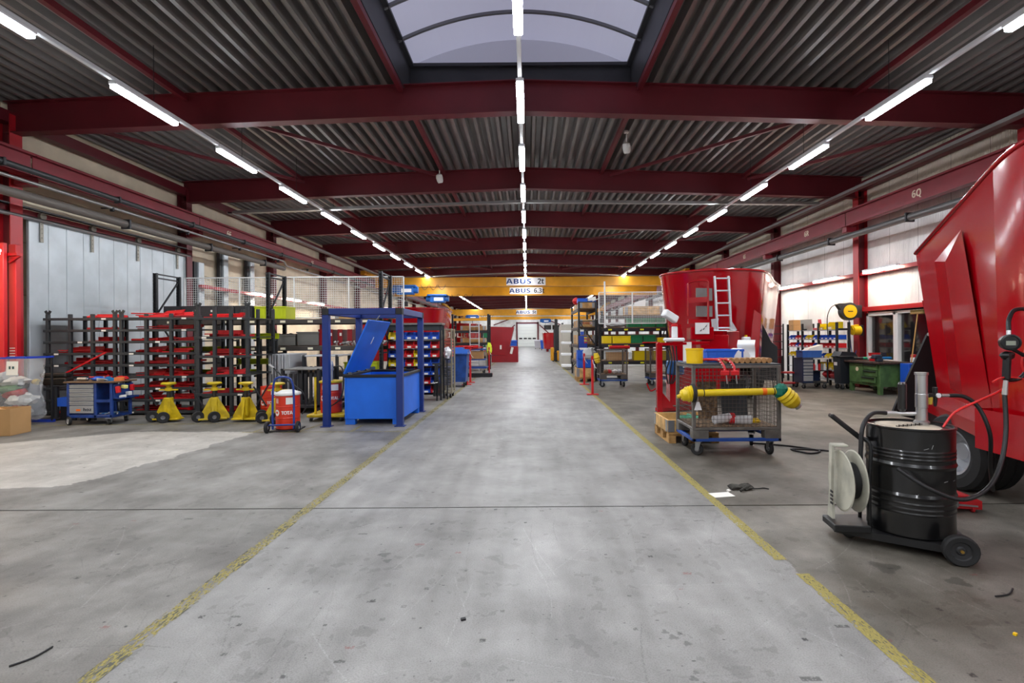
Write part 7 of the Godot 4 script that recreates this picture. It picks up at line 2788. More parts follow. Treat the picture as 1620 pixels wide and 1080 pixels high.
	for k in 4:
		st = S()
		box(st, Vector3(0.01, 0.2 + k * 0.17, 0.155), Vector3(0.22, 0.13, 0.012))
		part(bc, "drawer", st, mat("rack_black", Color.BLACK))
	# black wheelie bin
	var wb := wheelie_bin("narrow black wheeled bin left of the green workbench", P(8.78, 0, 14.18), -90, 0.34, 1.0, 0.44, mat("bin_black", rgb(30, 33, 40), 0.5), mat("bin_black", rgb(30, 33, 40), 0.5))
	st = S()
	box(st, Vector3(-0.05, 0.7, 0.215), Vector3(0.14, 0.09, 0.004))
	part(wb, "white_sticker", st, mat("card_white", rgb(232, 230, 222), 0.7))
	# hose reels on the column
	var hr := thing("hose_reel", "round black and yellow hose reel on the red column", "hose reel", P(9.1, 2.16, 14.5))
	st = S()
	cyl(st, Vector3(0, 0, -0.08), Vector3(0, 0, 0.08), 0.25, -1, 28)
	prism(st, [Vector2(-0.25, 0.05), Vector2(-0.36, 0.2), Vector2(-0.3, 0.23), Vector2(-0.1, 0.23)], 0.14)
	part(hr, "drum_case", st, mat("reel_black", rgb(36, 38, 42), 0.5))
	st = S()
	cyl(st, Vector3(0, 0, 0.08), Vector3(0, 0, 0.1), 0.185, -1, 28)
	part(hr, "yellow_disc", st, mat("bucket_yellow", rgb(232, 190, 12), 0.4))
	st = S()
	box(st, Vector3(0, 0, 0.103), Vector3(0.14, 0.025, 0.006))
	part(hr, "badge", st, mat("hoist_dark", rgb(30, 30, 34), 0.5))
	st = S()
	box(st, Vector3(0.3, 0.0, 0), Vector3(0.16, 0.36, 0.05), Basis(), 0.01)
	part(hr, "bracket", st, mat("hoist_dark", rgb(30, 30, 34), 0.5))
	st = S()
	tube(st, smooth_path([Vector3(-0.34, 0.2, 0), Vector3(-0.5, 0.1, 0), Vector3(-0.6, -0.2, 0.0), Vector3(-0.58, -0.7, 0.0)], 6), 0.012, 6)
	part(hr, "black_hose", st, mat("cable_black", rgb(24, 24, 26), 0.6))
	st = S()
	tube(st, smooth_path([Vector3(0.02, -0.24, 0), Vector3(0.03, -0.7, 0.02), Vector3(0.06, -1.15, 0.05), Vector3(0.15, -1.3, 0.0), Vector3(0.22, -1.1, 0.0)], 6), 0.012, 6)
	part(hr, "blue_hose", st, mat("hose_blue", rgb(40, 70, 150), 0.5))
	var h2 := thing("hose_reel", "small yellow hose reel below the big one on the red column", "hose reel", P(9.3, 1.62, 14.42))
	st = S()
	cyl(st, Vector3(-0.14, 0, 0), Vector3(0.06, 0, 0), 0.13, -1, 20)
	prism(st, [Vector2(-0.14, 0.0), Vector2(0.04, 0.0), Vector2(0.0, 0.17), Vector2(-0.2, 0.14)], 0.12)
	part(h2, "case", st, mat("bucket_yellow", rgb(232, 190, 12), 0.4))
	st = S()
	cyl(st, Vector3(0.06, 0, 0), Vector3(0.1, 0, 0), 0.09, -1, 20)
	box(st, Vector3(0.13, 0, 0), Vector3(0.06, 0.3, 0.06), Basis(), 0.01)
	part(h2, "mount", st, mat("hoist_dark", rgb(30, 30, 34), 0.5))
	right_shelves()
	right_tool_cart()

func right_shelves() -> void:
	var iron := mat("rack_black", rgb(40, 42, 46), 0.5)
	var t := thing("bin_shelf", "long black shelf unit with coloured bins along the right wall", "shelf", P(8.88, 0, 15.75))
	var zs := [1.35, 0.45, -0.45, -1.35]
	for z in zs:
		for x in [-0.17, 0.17]:
			var st := S()
			box(st, Vector3(x, 0.93, z), Vector3(0.06, 1.86, 0.06), Basis(), 0.006)
			part(t, "upright", st, iron)
		var st := S()
		box(st, Vector3(0, 1.66, z), Vector3(0.3, 0.06, 0.05), Basis(), 0.006)
		part(t, "end_tie", st, iron)
	var ys := [0.22, 0.5, 0.82, 1.12, 1.36, 1.64]
	for y in ys:
		var st := S()
		box(st, Vector3(0, y, 0), Vector3(0.36, 0.025, 2.7), Basis(), 0.004)
		part(t, "shelf_board", st, mat("shelf_pale", rgb(170, 172, 176), 0.5, 0.3))
	var pal := {"b": mat("bin_blue", rgb(22, 78, 190), 0.4), "r": mat("bin_red", rgb(206, 24, 30), 0.4), "y": mat("bin_yellow", rgb(232, 206, 14), 0.4)}
	var nm := {"b": "blue", "r": "red", "y": "yellow"}
	var rows := {3: "rrrrrbrrrrbrr", 4: "bbbbbbyybrrbb", 2: "yyyb.......yy", 1: "yyyyy........"}
	for r in rows:
		var s: String = rows[r]
		for k in s.length():
			if s[k] == ".":
				continue
			picking_bin("%s bin on the %s board of the right wall shelf, %s from the workbench" % [nm[s[k]], nth(r), nth(k)], P(8.86, ys[r] + 0.014, 14.52 + k * 0.205), -90, 0.19, 0.13 if r != 1 else 0.18, 0.28, pal[s[k]], "bins on the right wall shelf")
	# top boxes
	for q in [["y", 14.75, 0.22], ["y", 15.15, 0.18], ["y", 15.3, 0.18]]:
		picking_bin("yellow bin on top of the right wall shelf, %s from the workbench" % {14.75: "first", 15.15: "second", 15.3: "third"}[q[1]], P(8.86, 1.655, q[1]), -90, 0.2 if q[2] < 0.2 else 0.34, q[2], 0.28, pal["y"], "bins on the right wall shelf top")
	cardboard("lower brown carton at the far end of the shelf top", P(8.88, 1.655, 16.95), 0, 0.3, 0.17, 0.3)
	cardboard("upper brown carton at the far end of the shelf top", P(8.88, 1.828, 16.95), 0, 0.3, 0.17, 0.3)
	var st := S()
	box(st, Vector3(0, 0.17, 0), Vector3(0.02, 0.34, 0.66), rot(0, 0, 4), 0.004)
	box(st, Vector3(0.1, 0.01, 0), Vector3(0.2, 0.02, 0.5))
	solo("grey_panel", "grey and cream panel standing on the shelf top", "panel", st.commit(), mat("panel_grey", rgb(176, 174, 162), 0.6, 0, 1), P(8.84, 1.655, 16.2))
	var rc := thing("red_casting", "red folded plastic part on the shelf top", "plastic part", P(8.86, 1.655, 15.55))
	st = S()
	box(st, Vector3(0, 0.03, 0), Vector3(0.2, 0.06, 0.3), Basis(), 0.01)
	box(st, Vector3(0, 0.17, 0.06), Vector3(0.03, 0.3, 0.14), rot(0, 0, 6), 0.006)
	part(rc, "part", st, mat("red_pale", rgb(214, 70, 76), 0.5))
	for q in [[14.75, "nearer"], [15.15, "farther"]]:
		var rb := thing("red_bag", "red bag on the floor under the right wall shelf, the %s one" % q[1], "bag", P(8.9, 0.235, q[0]))
		st = S()
		blob(st, Vector3(0, 0.11, 0), Vector3(0.15, 0.12, 0.18), int(q[0] * 10), 0.2)
		part(rb, "bag", st, mat("bright_red", rgb(196, 22, 30), 0.4))
	var ld := thing("step_ladder", "dark narrow rung ladder standing against the column beyond the shelf", "ladder", P(8.75, 0, 17.9))
	for s in [-1.0, 1.0]:
		st = S()
		box(st, Vector3(s * 0.2, 0.95, 0), Vector3(0.04, 1.9, 0.05), Basis(), 0.005)
		part(ld, "stile", st, iron)
	for k in 7:
		st = S()
		box(st, Vector3(0, 0.2 + k * 0.27, 0), Vector3(0.38, 0.03, 0.04))
		part(ld, "rung", st, iron)

func right_tool_cart() -> void:
	var navy := mat("cart_navy", rgb(30, 46, 82), 0.4, 0, 1)
	var t := thing("tool_trolley", "dark blue tool cart with grey drawers in front of the right shelf", "tool trolley", P(7.98, 0, 14.55))
	var st := S()
	box(st, Vector3(-0.14, 0.5, 0), Vector3(0.3, 0.68, 0.5), Basis(), 0.008)
	part(t, "cabinet", st, navy)
	for k in 6:
		var h := 0.08 if k < 5 else 0.16
		var y := 0.78 - k * 0.09 if k < 5 else 0.29
		st = S()
		box(st, Vector3(-0.14, y, 0.255), Vector3(0.26, h - 0.015, 0.02), Basis(), 0.004)
		var d := part(t, "drawer", st, mat("drawer_grey", rgb(172, 174, 176), 0.4))
		st = S()
		box(st, Vector3(-0.14, y + h * 0.32, 0.272), Vector3(0.24, 0.014, 0.018))
		part(d, "handle_strip", st, mat("drawer_grey", rgb(172, 174, 176), 0.4))
	for sz in [-1.0, 1.0]:
		st = S()
		box(st, Vector3(0.42, 0.5, sz * 0.22), Vector3(0.035, 0.68, 0.035), Basis(), 0.004)
		part(t, "post", st, mat("rack_black", rgb(40, 42, 46), 0.5))
	for y in [0.17, 0.5, 0.83]:
		st = S()
		box(st, Vector3(0.22, y, 0), Vector3(0.44, 0.025, 0.5), Basis(), 0.005)
		part(t, "shelf", st, mat("rack_black", rgb(40, 42, 46), 0.5) if y < 0.8 else mat("cart_top", rgb(190, 190, 186), 0.5))
	st = S()
	box(st, Vector3(0.2, 0.33, -0.1), Vector3(0.34, 0.28, 0.02))
	part(t, "back_panel", st, navy)
	st = S()
	box(st, Vector3(-0.14, 0.85, 0), Vector3(0.32, 0.02, 0.52), Basis(), 0.005)
	part(t, "top_plate", st, navy)
	for sx in [-0.22, 0.36]:
		for sz in [-1.0, 1.0]:
			caster(t, Vector3(sx, 0.16, sz * 0.2), 20, 0.06)
	container("plastic_crate", "blue plastic crate on the right tool cart", P(8.0, 0.865, 14.55), 0, 0.56, 0.2, 0.36, mat("cart_crate_blue", rgb(52, 96, 170), 0.45))
	var w := thing("paper_sheets", "white crumpled sheeting heaped in the blue crate on the cart", "sheeting", P(8.05, 1.03, 14.52))
	st = S()
	prism(st, [Vector2(-0.24, 0), Vector2(0.26, 0), Vector2(0.26, 0.2), Vector2(0.05, 0.14), Vector2(-0.1, 0.1)], 0.24)
	part(w, "sheet", st, mat("card_white", rgb(232, 230, 222), 0.7))
	for k in 5:
		var o := thing("spray_can", "%s can on the middle shelf of the right tool cart, %s from the left" % [["red", "white", "red", "grey", "white"][k], nth(k)], "can", P(8.06 + k * 0.075, 0.513, 14.4), 0, "cans on the right tool cart")
		st = S()
		lathe(st, [[0.0, 0.0], [0.03, 0.0], [0.03, 0.15], [0.02, 0.17], [0.02, 0.19], [0.0, 0.19]], 12)
		part(o, "can", st, [mat("bright_red", rgb(196, 22, 30), 0.4), mat("plastic_white", rgb(232, 234, 236), 0.45), mat("bright_red", rgb(196, 22, 30), 0.4), mat("zinc", rgb(160, 162, 164), 0.35), mat("plastic_white", rgb(232, 234, 236), 0.45)][k])
	var rt := thing("red_trolley_table", "low black rack with red trays left of the dark blue tool cart", "rack", P(7.6, 0, 14.95))
	for sx in [-1.0, 1.0]:
		st = S()
		box(st, Vector3(sx * 0.16, 0.45, 0), Vector3(0.04, 0.9, 0.04), Basis(), 0.004)
		part(rt, "post", st, mat("rack_black", rgb(40, 42, 46), 0.5))
	for y in [0.12, 0.42]:
		st = S()
		box(st, Vector3(0, y, 0), Vector3(0.44, 0.04, 0.4), Basis(), 0.005)
		part(rt, "tray", st, mat("bright_red", rgb(196, 22, 30), 0.4))
# ---------------------------------------------------------------- foreground
func build_foreground() -> void:
	near_mixer()
	drum_cart()
	var rc := thing("floor_jack", "small red trolley jack on the floor beside the big tyre", "jack", P(3.62, 0, 4.42), -12)
	var red := mat("bright_red", rgb(196, 22, 30), 0.4)
	var st := S()
	prism(st, [Vector2(-0.2, 0.03), Vector2(0.2, 0.03), Vector2(0.2, 0.1), Vector2(0.1, 0.14), Vector2(-0.2, 0.14)], 0.2)
	part(rc, "body", st, red)
	st = S()
	cyl(st, Vector3(0.0, 0.05, 0.12), Vector3(0.0, 0.11, 0.12), 0.018)
	bar(st, Vector3(-0.05, 0.07, 0.115), Vector3(0.16, 0.06, 0.115), 0.012, 0.012)
	part(rc, "clamp", st, mat("zinc", rgb(160, 162, 164), 0.35))
	for q in [[-0.14, 0.08], [-0.14, -0.08], [0.14, 0.08], [0.14, -0.08]]:
		wheel(rc, "jackwheel", Vector3(q[0], 0.028, q[1]), 0, 0.028, 0.02, 0.012, mat("bright_red", rgb(196, 22, 30), 0.4), mat("zinc", rgb(160, 162, 164), 0.35))

func near_mixer() -> void:
	var red := mat("machine_red", rgb(190, 10, 28), 0.32)
	var t := thing("feed_mixer", "huge glossy red feed mixer wagon cut off by the right edge", "feed mixer", P(4.6, 0, 4.2))
	var o := t.position
	# left flank: plan stations from the near end to the rear corner, [x, depth, rim height, x at foot, foot height]
	var plan := []
	for q in [[5.3, 1.5, 3.05], [4.75, 1.75, 3.05], [4.35, 2.15, 3.05], [4.1, 2.65, 3.05], [3.95, 3.2, 3.04], [3.88, 3.7, 3.02], [3.88, 4.05, 2.98], [3.92, 4.3, 2.9], [4.37, 5.75, 2.41]]:
		plan.append(q)
	var fine := []
	for i in plan.size() - 2:
		for k in 4:
			var u := k / 4.0
			var p0: Array = plan[maxi(i - 1, 0)]
			var p1: Array = plan[i]
			var p2: Array = plan[i + 1]
			var p3: Array = plan[mini(i + 2, plan.size() - 2)]
			var v := []
			for c in 3:
				v.append(cubic_interpolate(p1[c], p2[c], p0[c], p3[c], u))
			fine.append(v)
	fine.append(plan[plan.size() - 2])
	var rings := []
	for r in 5:
		var u := r / 4.0
		var ring := []
		for v in fine:
			ring.append(P(lerpf(v[0] + 0.05, v[0], u), lerpf(0.68, v[2], u), v[1]) - o)
		rings.append(ring)
	var st := S()
	loft(st, rings, Vector3(1.0, 1.8, 0.0), false)
	part(t, "curved_flank", st, red)
	# flat rear flank, its folds standing a little proud
	var a := P(3.92, 2.9, 4.3) - o
	var b := P(4.37, 2.41, 5.75) - o
	var c := P(4.49, 0.85, 5.6) - o
	var d := P(3.97, 0.68, 4.3) - o
	var inside := Vector3(1.2, 1.6, 0)
	st = S()
	quad(st, a, b, c, d, inside)
	part(t, "rear_flank", st, red)
	var on := func(s: float, v: float, out: float) -> Vector3:
		# s: 0 at the rear corner, 1 at the fold; v: 0 foot, 1 rim
		var lo := c.lerp(d, s)
		var hi := b.lerp(a, s)
		var n := (d - c).cross(b - c).normalized()
		if n.x > 0.0:
			n = -n
		return lo.lerp(hi, v) + n * out
	st = S()
	var apex: Vector3 = on.call(0.64, 0.88, 0.001)
	var lft: Vector3 = on.call(0.26, 0.84, 0.001)
	var lf2: Vector3 = on.call(0.27, 0.08, 0.001)
	var rgt: Vector3 = on.call(0.9, 0.08, 0.001)
	var mid: Vector3 = on.call(0.48, 0.08, 0.001)
	var md2: Vector3 = on.call(0.45, 0.78, 0.03)
	quad(st, lft, md2, mid, lf2, inside)
	quad(st, md2, apex, rgt, mid, inside)
	tri(st, lft, apex, md2, Vector3(-1, 0.2, 0).normalized(), Vector3(-1, 0.2, 0).normalized(), Vector3(-1, 0.2, 0).normalized())
	part(t, "pressed_fold", st, red)
	# rear end wall and rim
	st = S()
	var b2 := P(6.4, 2.41, 6.3) - o
	var c2 := P(6.3, 0.85, 6.15) - o
	quad(st, b, b2, c2, c, Vector3(1.2, 1.6, 0))
	part(t, "end_wall", st, red)
	st = S()
	var rim := []
	for p in rings[4]:
		rim.append(p)
	rim.append(b)
	rim.append(b2)
	tube(st, rim, 0.022, 6)
	part(t, "rim", st, red)
	st = S()
	var right_ring := [[P(5.3, 3.05, 1.5) - o, P(6.6, 3.05, 1.6) - o, P(7.2, 3.0, 3.5) - o, P(6.9, 2.7, 5.0) - o, b2], [P(5.35, 0.68, 1.5) - o, P(6.5, 0.68, 1.6) - o, P(7.1, 0.68, 3.5) - o, P(6.8, 0.7, 5.0) - o, c2]]
	loft(st, right_ring, Vector3(1.2, 1.8, 0), false)
	part(t, "far_flank", st, red)
	# skirt ledge under the flank
	st = S()
	var s0 := P(4.36, 0.76, 5.6) - o
	var s1 := P(3.86, 0.74, 4.42) - o
	var s2 := P(3.86, 0.62, 4.42) - o
	var s3 := P(4.36, 0.66, 5.6) - o
	quad(st, s0, s1, s2, s3, inside)
	quad(st, s0, s1, d + Vector3(0.1, 0.2, 0), c + Vector3(0.1, 0.1, 0), Vector3(0.5, 0, 0))
	quad(st, s3, s2, s2 + Vector3(0.5, 0, 0), s3 + Vector3(0.5, 0, 0), inside)
	part(t, "skirt", st, red)
	st = S()
	var f0 := P(3.86, 0.86, 4.42) - o
	var f1 := P(3.86, 0.52, 4.42) - o
	var f2 := P(3.8, 0.5, 3.3) - o
	var f3 := P(3.8, 0.86, 3.3) - o
	quad(st, f0, f1, f2, f3, inside)
	quad(st, f1, f2, f2 + Vector3(0.8, 0, 0), f1 + Vector3(0.8, 0, 0), inside)
	quad(st, f0, f1, f1 + Vector3(0.8, 0, 0), f0 + Vector3(0.8, 0, 0), inside)
	part(t, "skirt", st, red)
	# chassis beam, axle, tyres
	st = S()
	box(st, P(5.4, 0.62, 4.0) - o, Vector3(1.5, 0.24, 4.0), Basis(), 0.02)
	part(t, "chassis", st, mat("chassis_dark", rgb(40, 12, 14), 0.6))
	st = S()
	cyl(st, P(4.6, 0.367, 5.0) - o, P(6.4, 0.367, 5.0) - o, 0.06)
	part(t, "axle", st, mat("hoist_dark", rgb(30, 30, 34), 0.5))
	for q in [[4.29, 4.95], [6.4, 5.0], [6.2, 3.3]]:
		var ty := S()
		lathe(ty, [[0.25, -0.2], [0.3, -0.22], [0.385, -0.21], [0.415, -0.17], [0.42, -0.1], [0.41, -0.095], [0.41, -0.08], [0.42, -0.075], [0.42, 0.0], [0.41, 0.005], [0.41, 0.02], [0.42, 0.025], [0.42, 0.1], [0.41, 0.105], [0.41, 0.12], [0.415, 0.17], [0.385, 0.21], [0.3, 0.22], [0.25, 0.2]], 40, Transform3D(rot(0, 0, 90).scaled(Vector3(1.0, 0.87, 0.87)), P(q[0], 0.367, q[1]) - o))
		var tr := part(t, "tyre", ty, mat("rubber", rgb(26, 26, 27), 0.75))
		ty = S()
		lathe(ty, [[0.25, -0.2], [0.26, -0.18], [0.26, 0.18], [0.255, 0.205], [0.225, 0.19], [0.2, 0.06], [0.12, 0.06], [0.09, 0.1], [0.0, 0.1]], 32, Transform3D(rot(0, 0, 90).scaled(Vector3(1.0, 0.87, 0.87)), P(q[0], 0.367, q[1]) - o))
		part(tr, "wheel_rim", ty, mat("rim_silver", rgb(170, 172, 176), 0.35, 0.6))
	# black rubber tail flap with a red edge bar
	st = S()
	prism(st, [Vector2(0.0, 0.95), Vector2(0.05, 0.95), Vector2(0.42, -0.2), Vector2(-0.42, 0.02), Vector2(-0.38, 0.12)], 0.03, Transform3D(rot(0, 0, 0), P(4.72, 0.55, 6.05) - o))
	part(t, "rubber_flap", st, mat("flap_black", rgb(24, 24, 26), 0.7))
	st = S()
	bar(st, P(4.72, 1.9, 6.0) - o, P(4.98, 0.7, 5.95) - o, 0.05, 0.05)
	bar(st, P(4.66, 1.9, 6.0) - o, P(4.92, 0.7, 5.95) - o, 0.02, 0.05)
	part(t, "edge_bar", st, red)
	st = S()
	for k in 5:
		cyl(st, P(4.74 + k * 0.05, 1.75 - k * 0.22, 5.96) - o, P(4.74 + k * 0.05, 1.75 - k * 0.22, 5.93) - o, 0.018, -1, 6)
	cyl(st, P(4.66, 1.5, 5.95) - o, P(4.9, 1.5, 5.95) - o, 0.02, -1, 8)
	part(t, "bolt", st, mat("zinc", rgb(160, 162, 164), 0.35))
	st = S()
	cyl(st, P(4.78, 2.05, 5.98) - o, P(4.8, 1.5, 5.96) - o, 0.025, -1, 8)
	part(t, "white_cylinder_rod", st, mat("pale_steel", rgb(190, 190, 188), 0.35))

func drum_cart() -> void:
	var black := mat("drum_black", rgb(14, 14, 15), 0.28, 0, 0, 0.5)
	var frame := mat("cart_black", rgb(20, 20, 21), 0.45)
	var at := P(2.755, 0, 3.7)
	var dr := thing("oil_barrel", "shiny black steel oil barrel on the cart in the right foreground", "barrel", at + Vector3(0, 0.105, 0))
	var r := 0.262
	var h := 0.745
	var st := S()
	lathe(st, [[0.0, 0.0], [r * 0.96, 0.0], [r, 0.012], [r, 0.16], [r * 1.012, 0.17], [r, 0.18], [r * 1.012, 0.2], [r, 0.21], [r, 0.225], [r * 1.012, 0.235], [r, 0.245], [r, 0.265], [r * 1.03, 0.285], [r, 0.305], [r, 0.47], [r * 1.03, 0.49], [r, 0.51], [r, 0.53], [r * 1.012, 0.54], [r, 0.55], [r * 1.012, 0.565], [r, 0.575], [r * 1.012, 0.59], [r, 0.6], [r, h - 0.012], [r * 1.025, h - 0.006], [r * 1.025, h + 0.006], [r * 0.97, h + 0.006], [r * 0.97, h - 0.012], [0.0, h - 0.012]], 48)
	part(dr, "shell", st, black)
	st = S()
	var cover := []
	for k in 18:
		var a := TAU * k / 18.0
		cover.append(Vector2(cos(a) * 0.21 * (1.0 if k < 5 or k > 12 else 0.8) - 0.03, sin(a) * 0.21))
	prism(st, cover, 0.003, Transform3D(rot(-90, 0, 0), Vector3(0, h - 0.009, 0)))
	part(dr, "paper_cover", st, mat("drum_paper", rgb(206, 194, 172), 0.7, 0, 2))
	st = S()
	for k in 14:
		var a := Vector3(-0.13 + k * 0.019, h - 0.001, 0.06 - k * 0.006)
		lathe(st, [[0.005, -0.003], [0.011, 0.0], [0.005, 0.003]], 8, Transform3D(rot(90 * (k % 2), 30, 0), a))
	part(dr, "chain", st, mat("oily_steel", rgb(60, 58, 54), 0.4))
	st = S()
	for q in [[-0.02, 0.62, 20], [0.0, 0.635, 70], [0.05, 0.4, 10], [0.1, 0.4, 5], [-0.05, 0.3, 40]]:
		var a := deg_to_rad(q[0] * 400 - 8)
		box(st, Vector3(sin(a) * (r + 0.001), q[1], cos(a) * (r + 0.001)), Vector3(0.03, 0.003, 0.001), Basis(Vector3.UP, a) * rot(0, 0, q[2]))
	part(dr, "scratches", st, mat("scratch_grey", rgb(150, 150, 150), 0.6))
	# pump on the barrel
	var pu := thing("drum_pump", "silver air-driven oil pump standing on the black barrel", "pump", at + Vector3(0.13, 0.105 + h - 0.008, -0.05))
	var steel := mat("pump_steel", rgb(196, 196, 196), 0.28, 0.85)
	st = S()
	lathe(st, [[0.0, 0.0], [0.05, 0.0], [0.05, 0.02], [0.038, 0.03], [0.036, 0.12], [0.04, 0.125], [0.04, 0.22], [0.038, 0.225], [0.038, 0.36], [0.043, 0.362], [0.043, 0.38], [0.0, 0.382]], 24)
	part(pu, "cylinder", st, steel)
	st = S()
	lathe(st, [[0.0, 0.0], [0.016, 0.0], [0.028, 0.02], [0.028, 0.2], [0.02, 0.215], [0.0, 0.215]], 18, Transform3D(Basis(), Vector3(-0.12, 0.09, -0.03)))
	part(pu, "black_canister", st, mat("drum_black", rgb(14, 14, 15), 0.28))
	st = S()
	cyl(st, Vector3(-0.2, 0.075, -0.03), Vector3(0.0, 0.075, -0.01), 0.014)
	cyl(st, Vector3(-0.16, 0.075, -0.03), Vector3(-0.24, 0.078, -0.03), 0.018)
	part(pu, "outlet_pipe", st, steel)
	st = S()
	box(st, Vector3(0.09, 0.21, 0.0), Vector3(0.1, 0.03, 0.04), Basis(), 0.006)
	cyl(st, Vector3(0.1, 0.22, 0), Vector3(0.1, 0.27, 0), 0.016)
	cyl(st, Vector3(0.1, 0.2, 0), Vector3(0.1, 0.13, 0), 0.016, 0.01)
	part(pu, "regulator", st, mat("cart_black", rgb(20, 20, 21), 0.45))
	st = S()
	cyl(st, Vector3(0.105, 0.212, 0.02), Vector3(0.105, 0.212, 0.03), 0.017, -1, 16)
	part(pu, "gauge", st, mat("plastic_white", rgb(232, 234, 236), 0.45))
	st = S()
	cyl(st, Vector3(0.06, 0.2, 0), Vector3(0.06, 0.145, 0), 0.02, 0.016, 14)
	part(pu, "oiler_glass", st, mat("oiler_amber", rgb(196, 170, 60), 0.2))
	st = S()
	cyl(st, Vector3(0.14, 0.21, 0), Vector3(0.2, 0.208, 0.0), 0.012)
	part(pu, "hose_tail", st, steel)
	st = S()
	tube(st, smooth_path([Vector3(0.2, 0.208, 0.0), Vector3(0.3, 0.2, 0.02), Vector3(0.37, 0.12, 0.06), Vector3(0.41, -0.06, 0.1), Vector3(0.5, -0.3, 0.0), Vector3(0.7, -0.55, -0.2)], 8), 0.014, 8)
	part(pu, "air_hose", st, mat("hose_black", rgb(18, 18, 20), 0.5))
	st = S()
	tube(st, smooth_path([Vector3(-0.24, 0.078, -0.03), Vector3(-0.36, 0.08, 0.0), Vector3(-0.47, 0.0, 0.06), Vector3(-0.5, -0.16, 0.08), Vector3(-0.5, -0.3, 0.08)], 8), 0.015, 8)
	part(pu, "delivery_hose", st, mat("hose_black", rgb(18, 18, 20), 0.5))
	st = S()
	tube(st, smooth_path([Vector3(0.06, 0.0, 0.12), Vector3(0.14, 0.1, 0.12), Vector3(0.28, 0.17, 0.12), Vector3(0.42, 0.23, 0.12), Vector3(0.5, 0.26, 0.1)], 8), 0.008, 6)
	part(pu, "red_air_line", st, mat("line_red", rgb(216, 30, 30), 0.4))
	# cart, turned a little; local x runs from the reel to the big wheels
	var ct := thing("drum_cart", "black low cart with two wheels and a pale hose reel carrying the barrel", "cart", at, -20)
	st = S()
	prism(st, [Vector2(-0.5, -0.12), Vector2(-0.28, -0.2), Vector2(0.1, -0.3), Vector2(0.3, -0.26), Vector2(0.3, 0.26), Vector2(0.1, 0.3), Vector2(-0.28, 0.2), Vector2(-0.5, 0.12)], 0.05, Transform3D(rot(-90, 0, 0), Vector3(0, 0.08, 0)))
	part(ct, "deck", st, frame)
	st = S()
	cyl(st, Vector3(0.17, 0.1, -0.36), Vector3(0.17, 0.1, 0.36), 0.016)
	part(ct, "axle", st, frame)
	for s in [-1.0, 1.0]:
		wheel(ct, "cart", Vector3(0.17, 0.1, s * 0.35), 90, 0.1, 0.055, 0.06, mat("rubber", rgb(26, 26, 27), 0.75), mat("cart_hub", rgb(36, 36, 38), 0.5))
		st = S()
		cyl(st, Vector3(0.17, 0.1, s * 0.365), Vector3(0.17, 0.1, s * 0.382), 0.01)
		part(ct, "axle_nut", st, mat("brass", rgb(190, 150, 70), 0.35, 0.8))
	caster(ct, Vector3(-0.37, 0.12, 0.04), 70, 0.05)
	st = S()
	for s in [-1.0, 1.0]:
		tube(st, smooth_path([Vector3(-0.28, 0.1, s * 0.13), Vector3(-0.28, 0.45, s * 0.13), Vector3(-0.27, 0.7, s * 0.12), Vector3(-0.33, 0.76, s * 0.1)], 5), 0.013, 8)
	part(ct, "upright_tube", st, frame)
	st = S()
	bar(st, Vector3(-0.29, 0.72, 0.0), Vector3(-0.5, 0.9, 0.0), 0.09, 0.035, Vector3.UP, 0.01)
	bar(st, Vector3(-0.29, 0.74, -0.12), Vector3(-0.29, 0.74, 0.12), 0.03, 0.03, Vector3.UP, 0.006)
	part(ct, "handle", st, mat("grip_black", rgb(16, 16, 17), 0.35))
	# hose reel
	var rl := thing("hose_reel", "pale grease-stained hose reel mounted on the left end of the cart", "hose reel", at, -9)
	var pale := mat("reel_pale", rgb(190, 188, 172), 0.5, 0, 2)
	for s in [-1.0, 1.0]:
		st = S()
		lathe(st, [[0.0, -0.006], [0.1, -0.012], [0.21, -0.002], [0.22, 0.006], [0.21, 0.01], [0.1, 0.002], [0.0, 0.006]], 30, Transform3D(rot(0, 0, 90), Vector3(-0.42 + s * 0.045, 0.44, 0.03)))
		part(rl, "disc", st, pale)
	st = S()
	cyl(st, Vector3(-0.455, 0.44, 0.03), Vector3(-0.385, 0.44, 0.03), 0.13, -1, 24)
	part(rl, "wound_hose", st, mat("hose_black", rgb(18, 18, 20), 0.5))
	st = S()
	prism(st, [Vector2(-0.04, 0.14), Vector2(0.05, 0.14), Vector2(0.015, 0.4), Vector2(0.015, 0.69), Vector2(-0.035, 0.69), Vector2(-0.02, 0.4)], 0.018, Transform3D(rot(0, 90, 0), Vector3(-0.515, 0.0, -0.02)))
	box(st, Vector3(-0.47, 0.69, 0.0), Vector3(0.1, 0.016, 0.08), Basis(), 0.004)
	part(rl, "arm", st, pale)
	st = S()
	for k in 4:
		box(st, Vector3(-0.541, 0.36 - k * 0.028, 0.05), Vector3(0.004, 0.016, 0.04), rot(0, 0, 0))
	part(rl, "maker_print", st, mat("hoist_dark", rgb(30, 30, 34), 0.5))
	st = S()
	box(st, Vector3(-0.44, 0.125, 0.04), Vector3(0.24, 0.05, 0.22), Basis(), 0.006)
	part(rl, "base_tray", st, frame)
	# long dispensing hose round the barrel up to the gun
	var gun := thing("oil_gun", "black oil dispensing gun with round digital meter hanging by the red mixer", "dispensing gun", P(3.28, 1.2, 3.52))
	st = S()
	var tip := Vector3(0, -0.12, 0)
	tube(st, smooth_path([tip, Vector3(-0.04, -0.36, 0.05), Vector3(-0.14, -0.56, 0.12), Vector3(-0.3, -0.7, 0.2), Vector3(-0.5, -0.76, 0.24), Vector3(-0.68, -0.7, 0.2), Vector3(-0.8, -0.6, 0.08)], 8), 0.014, 8)
	part(gun, "hose", st, mat("hose_black", rgb(18, 18, 20), 0.5))
	st = S()
	cyl(st, tip, tip + Vector3(0.01, 0.1, 0), 0.018, 0.014)
	part(gun, "swivel", st, steel)
	st = S()
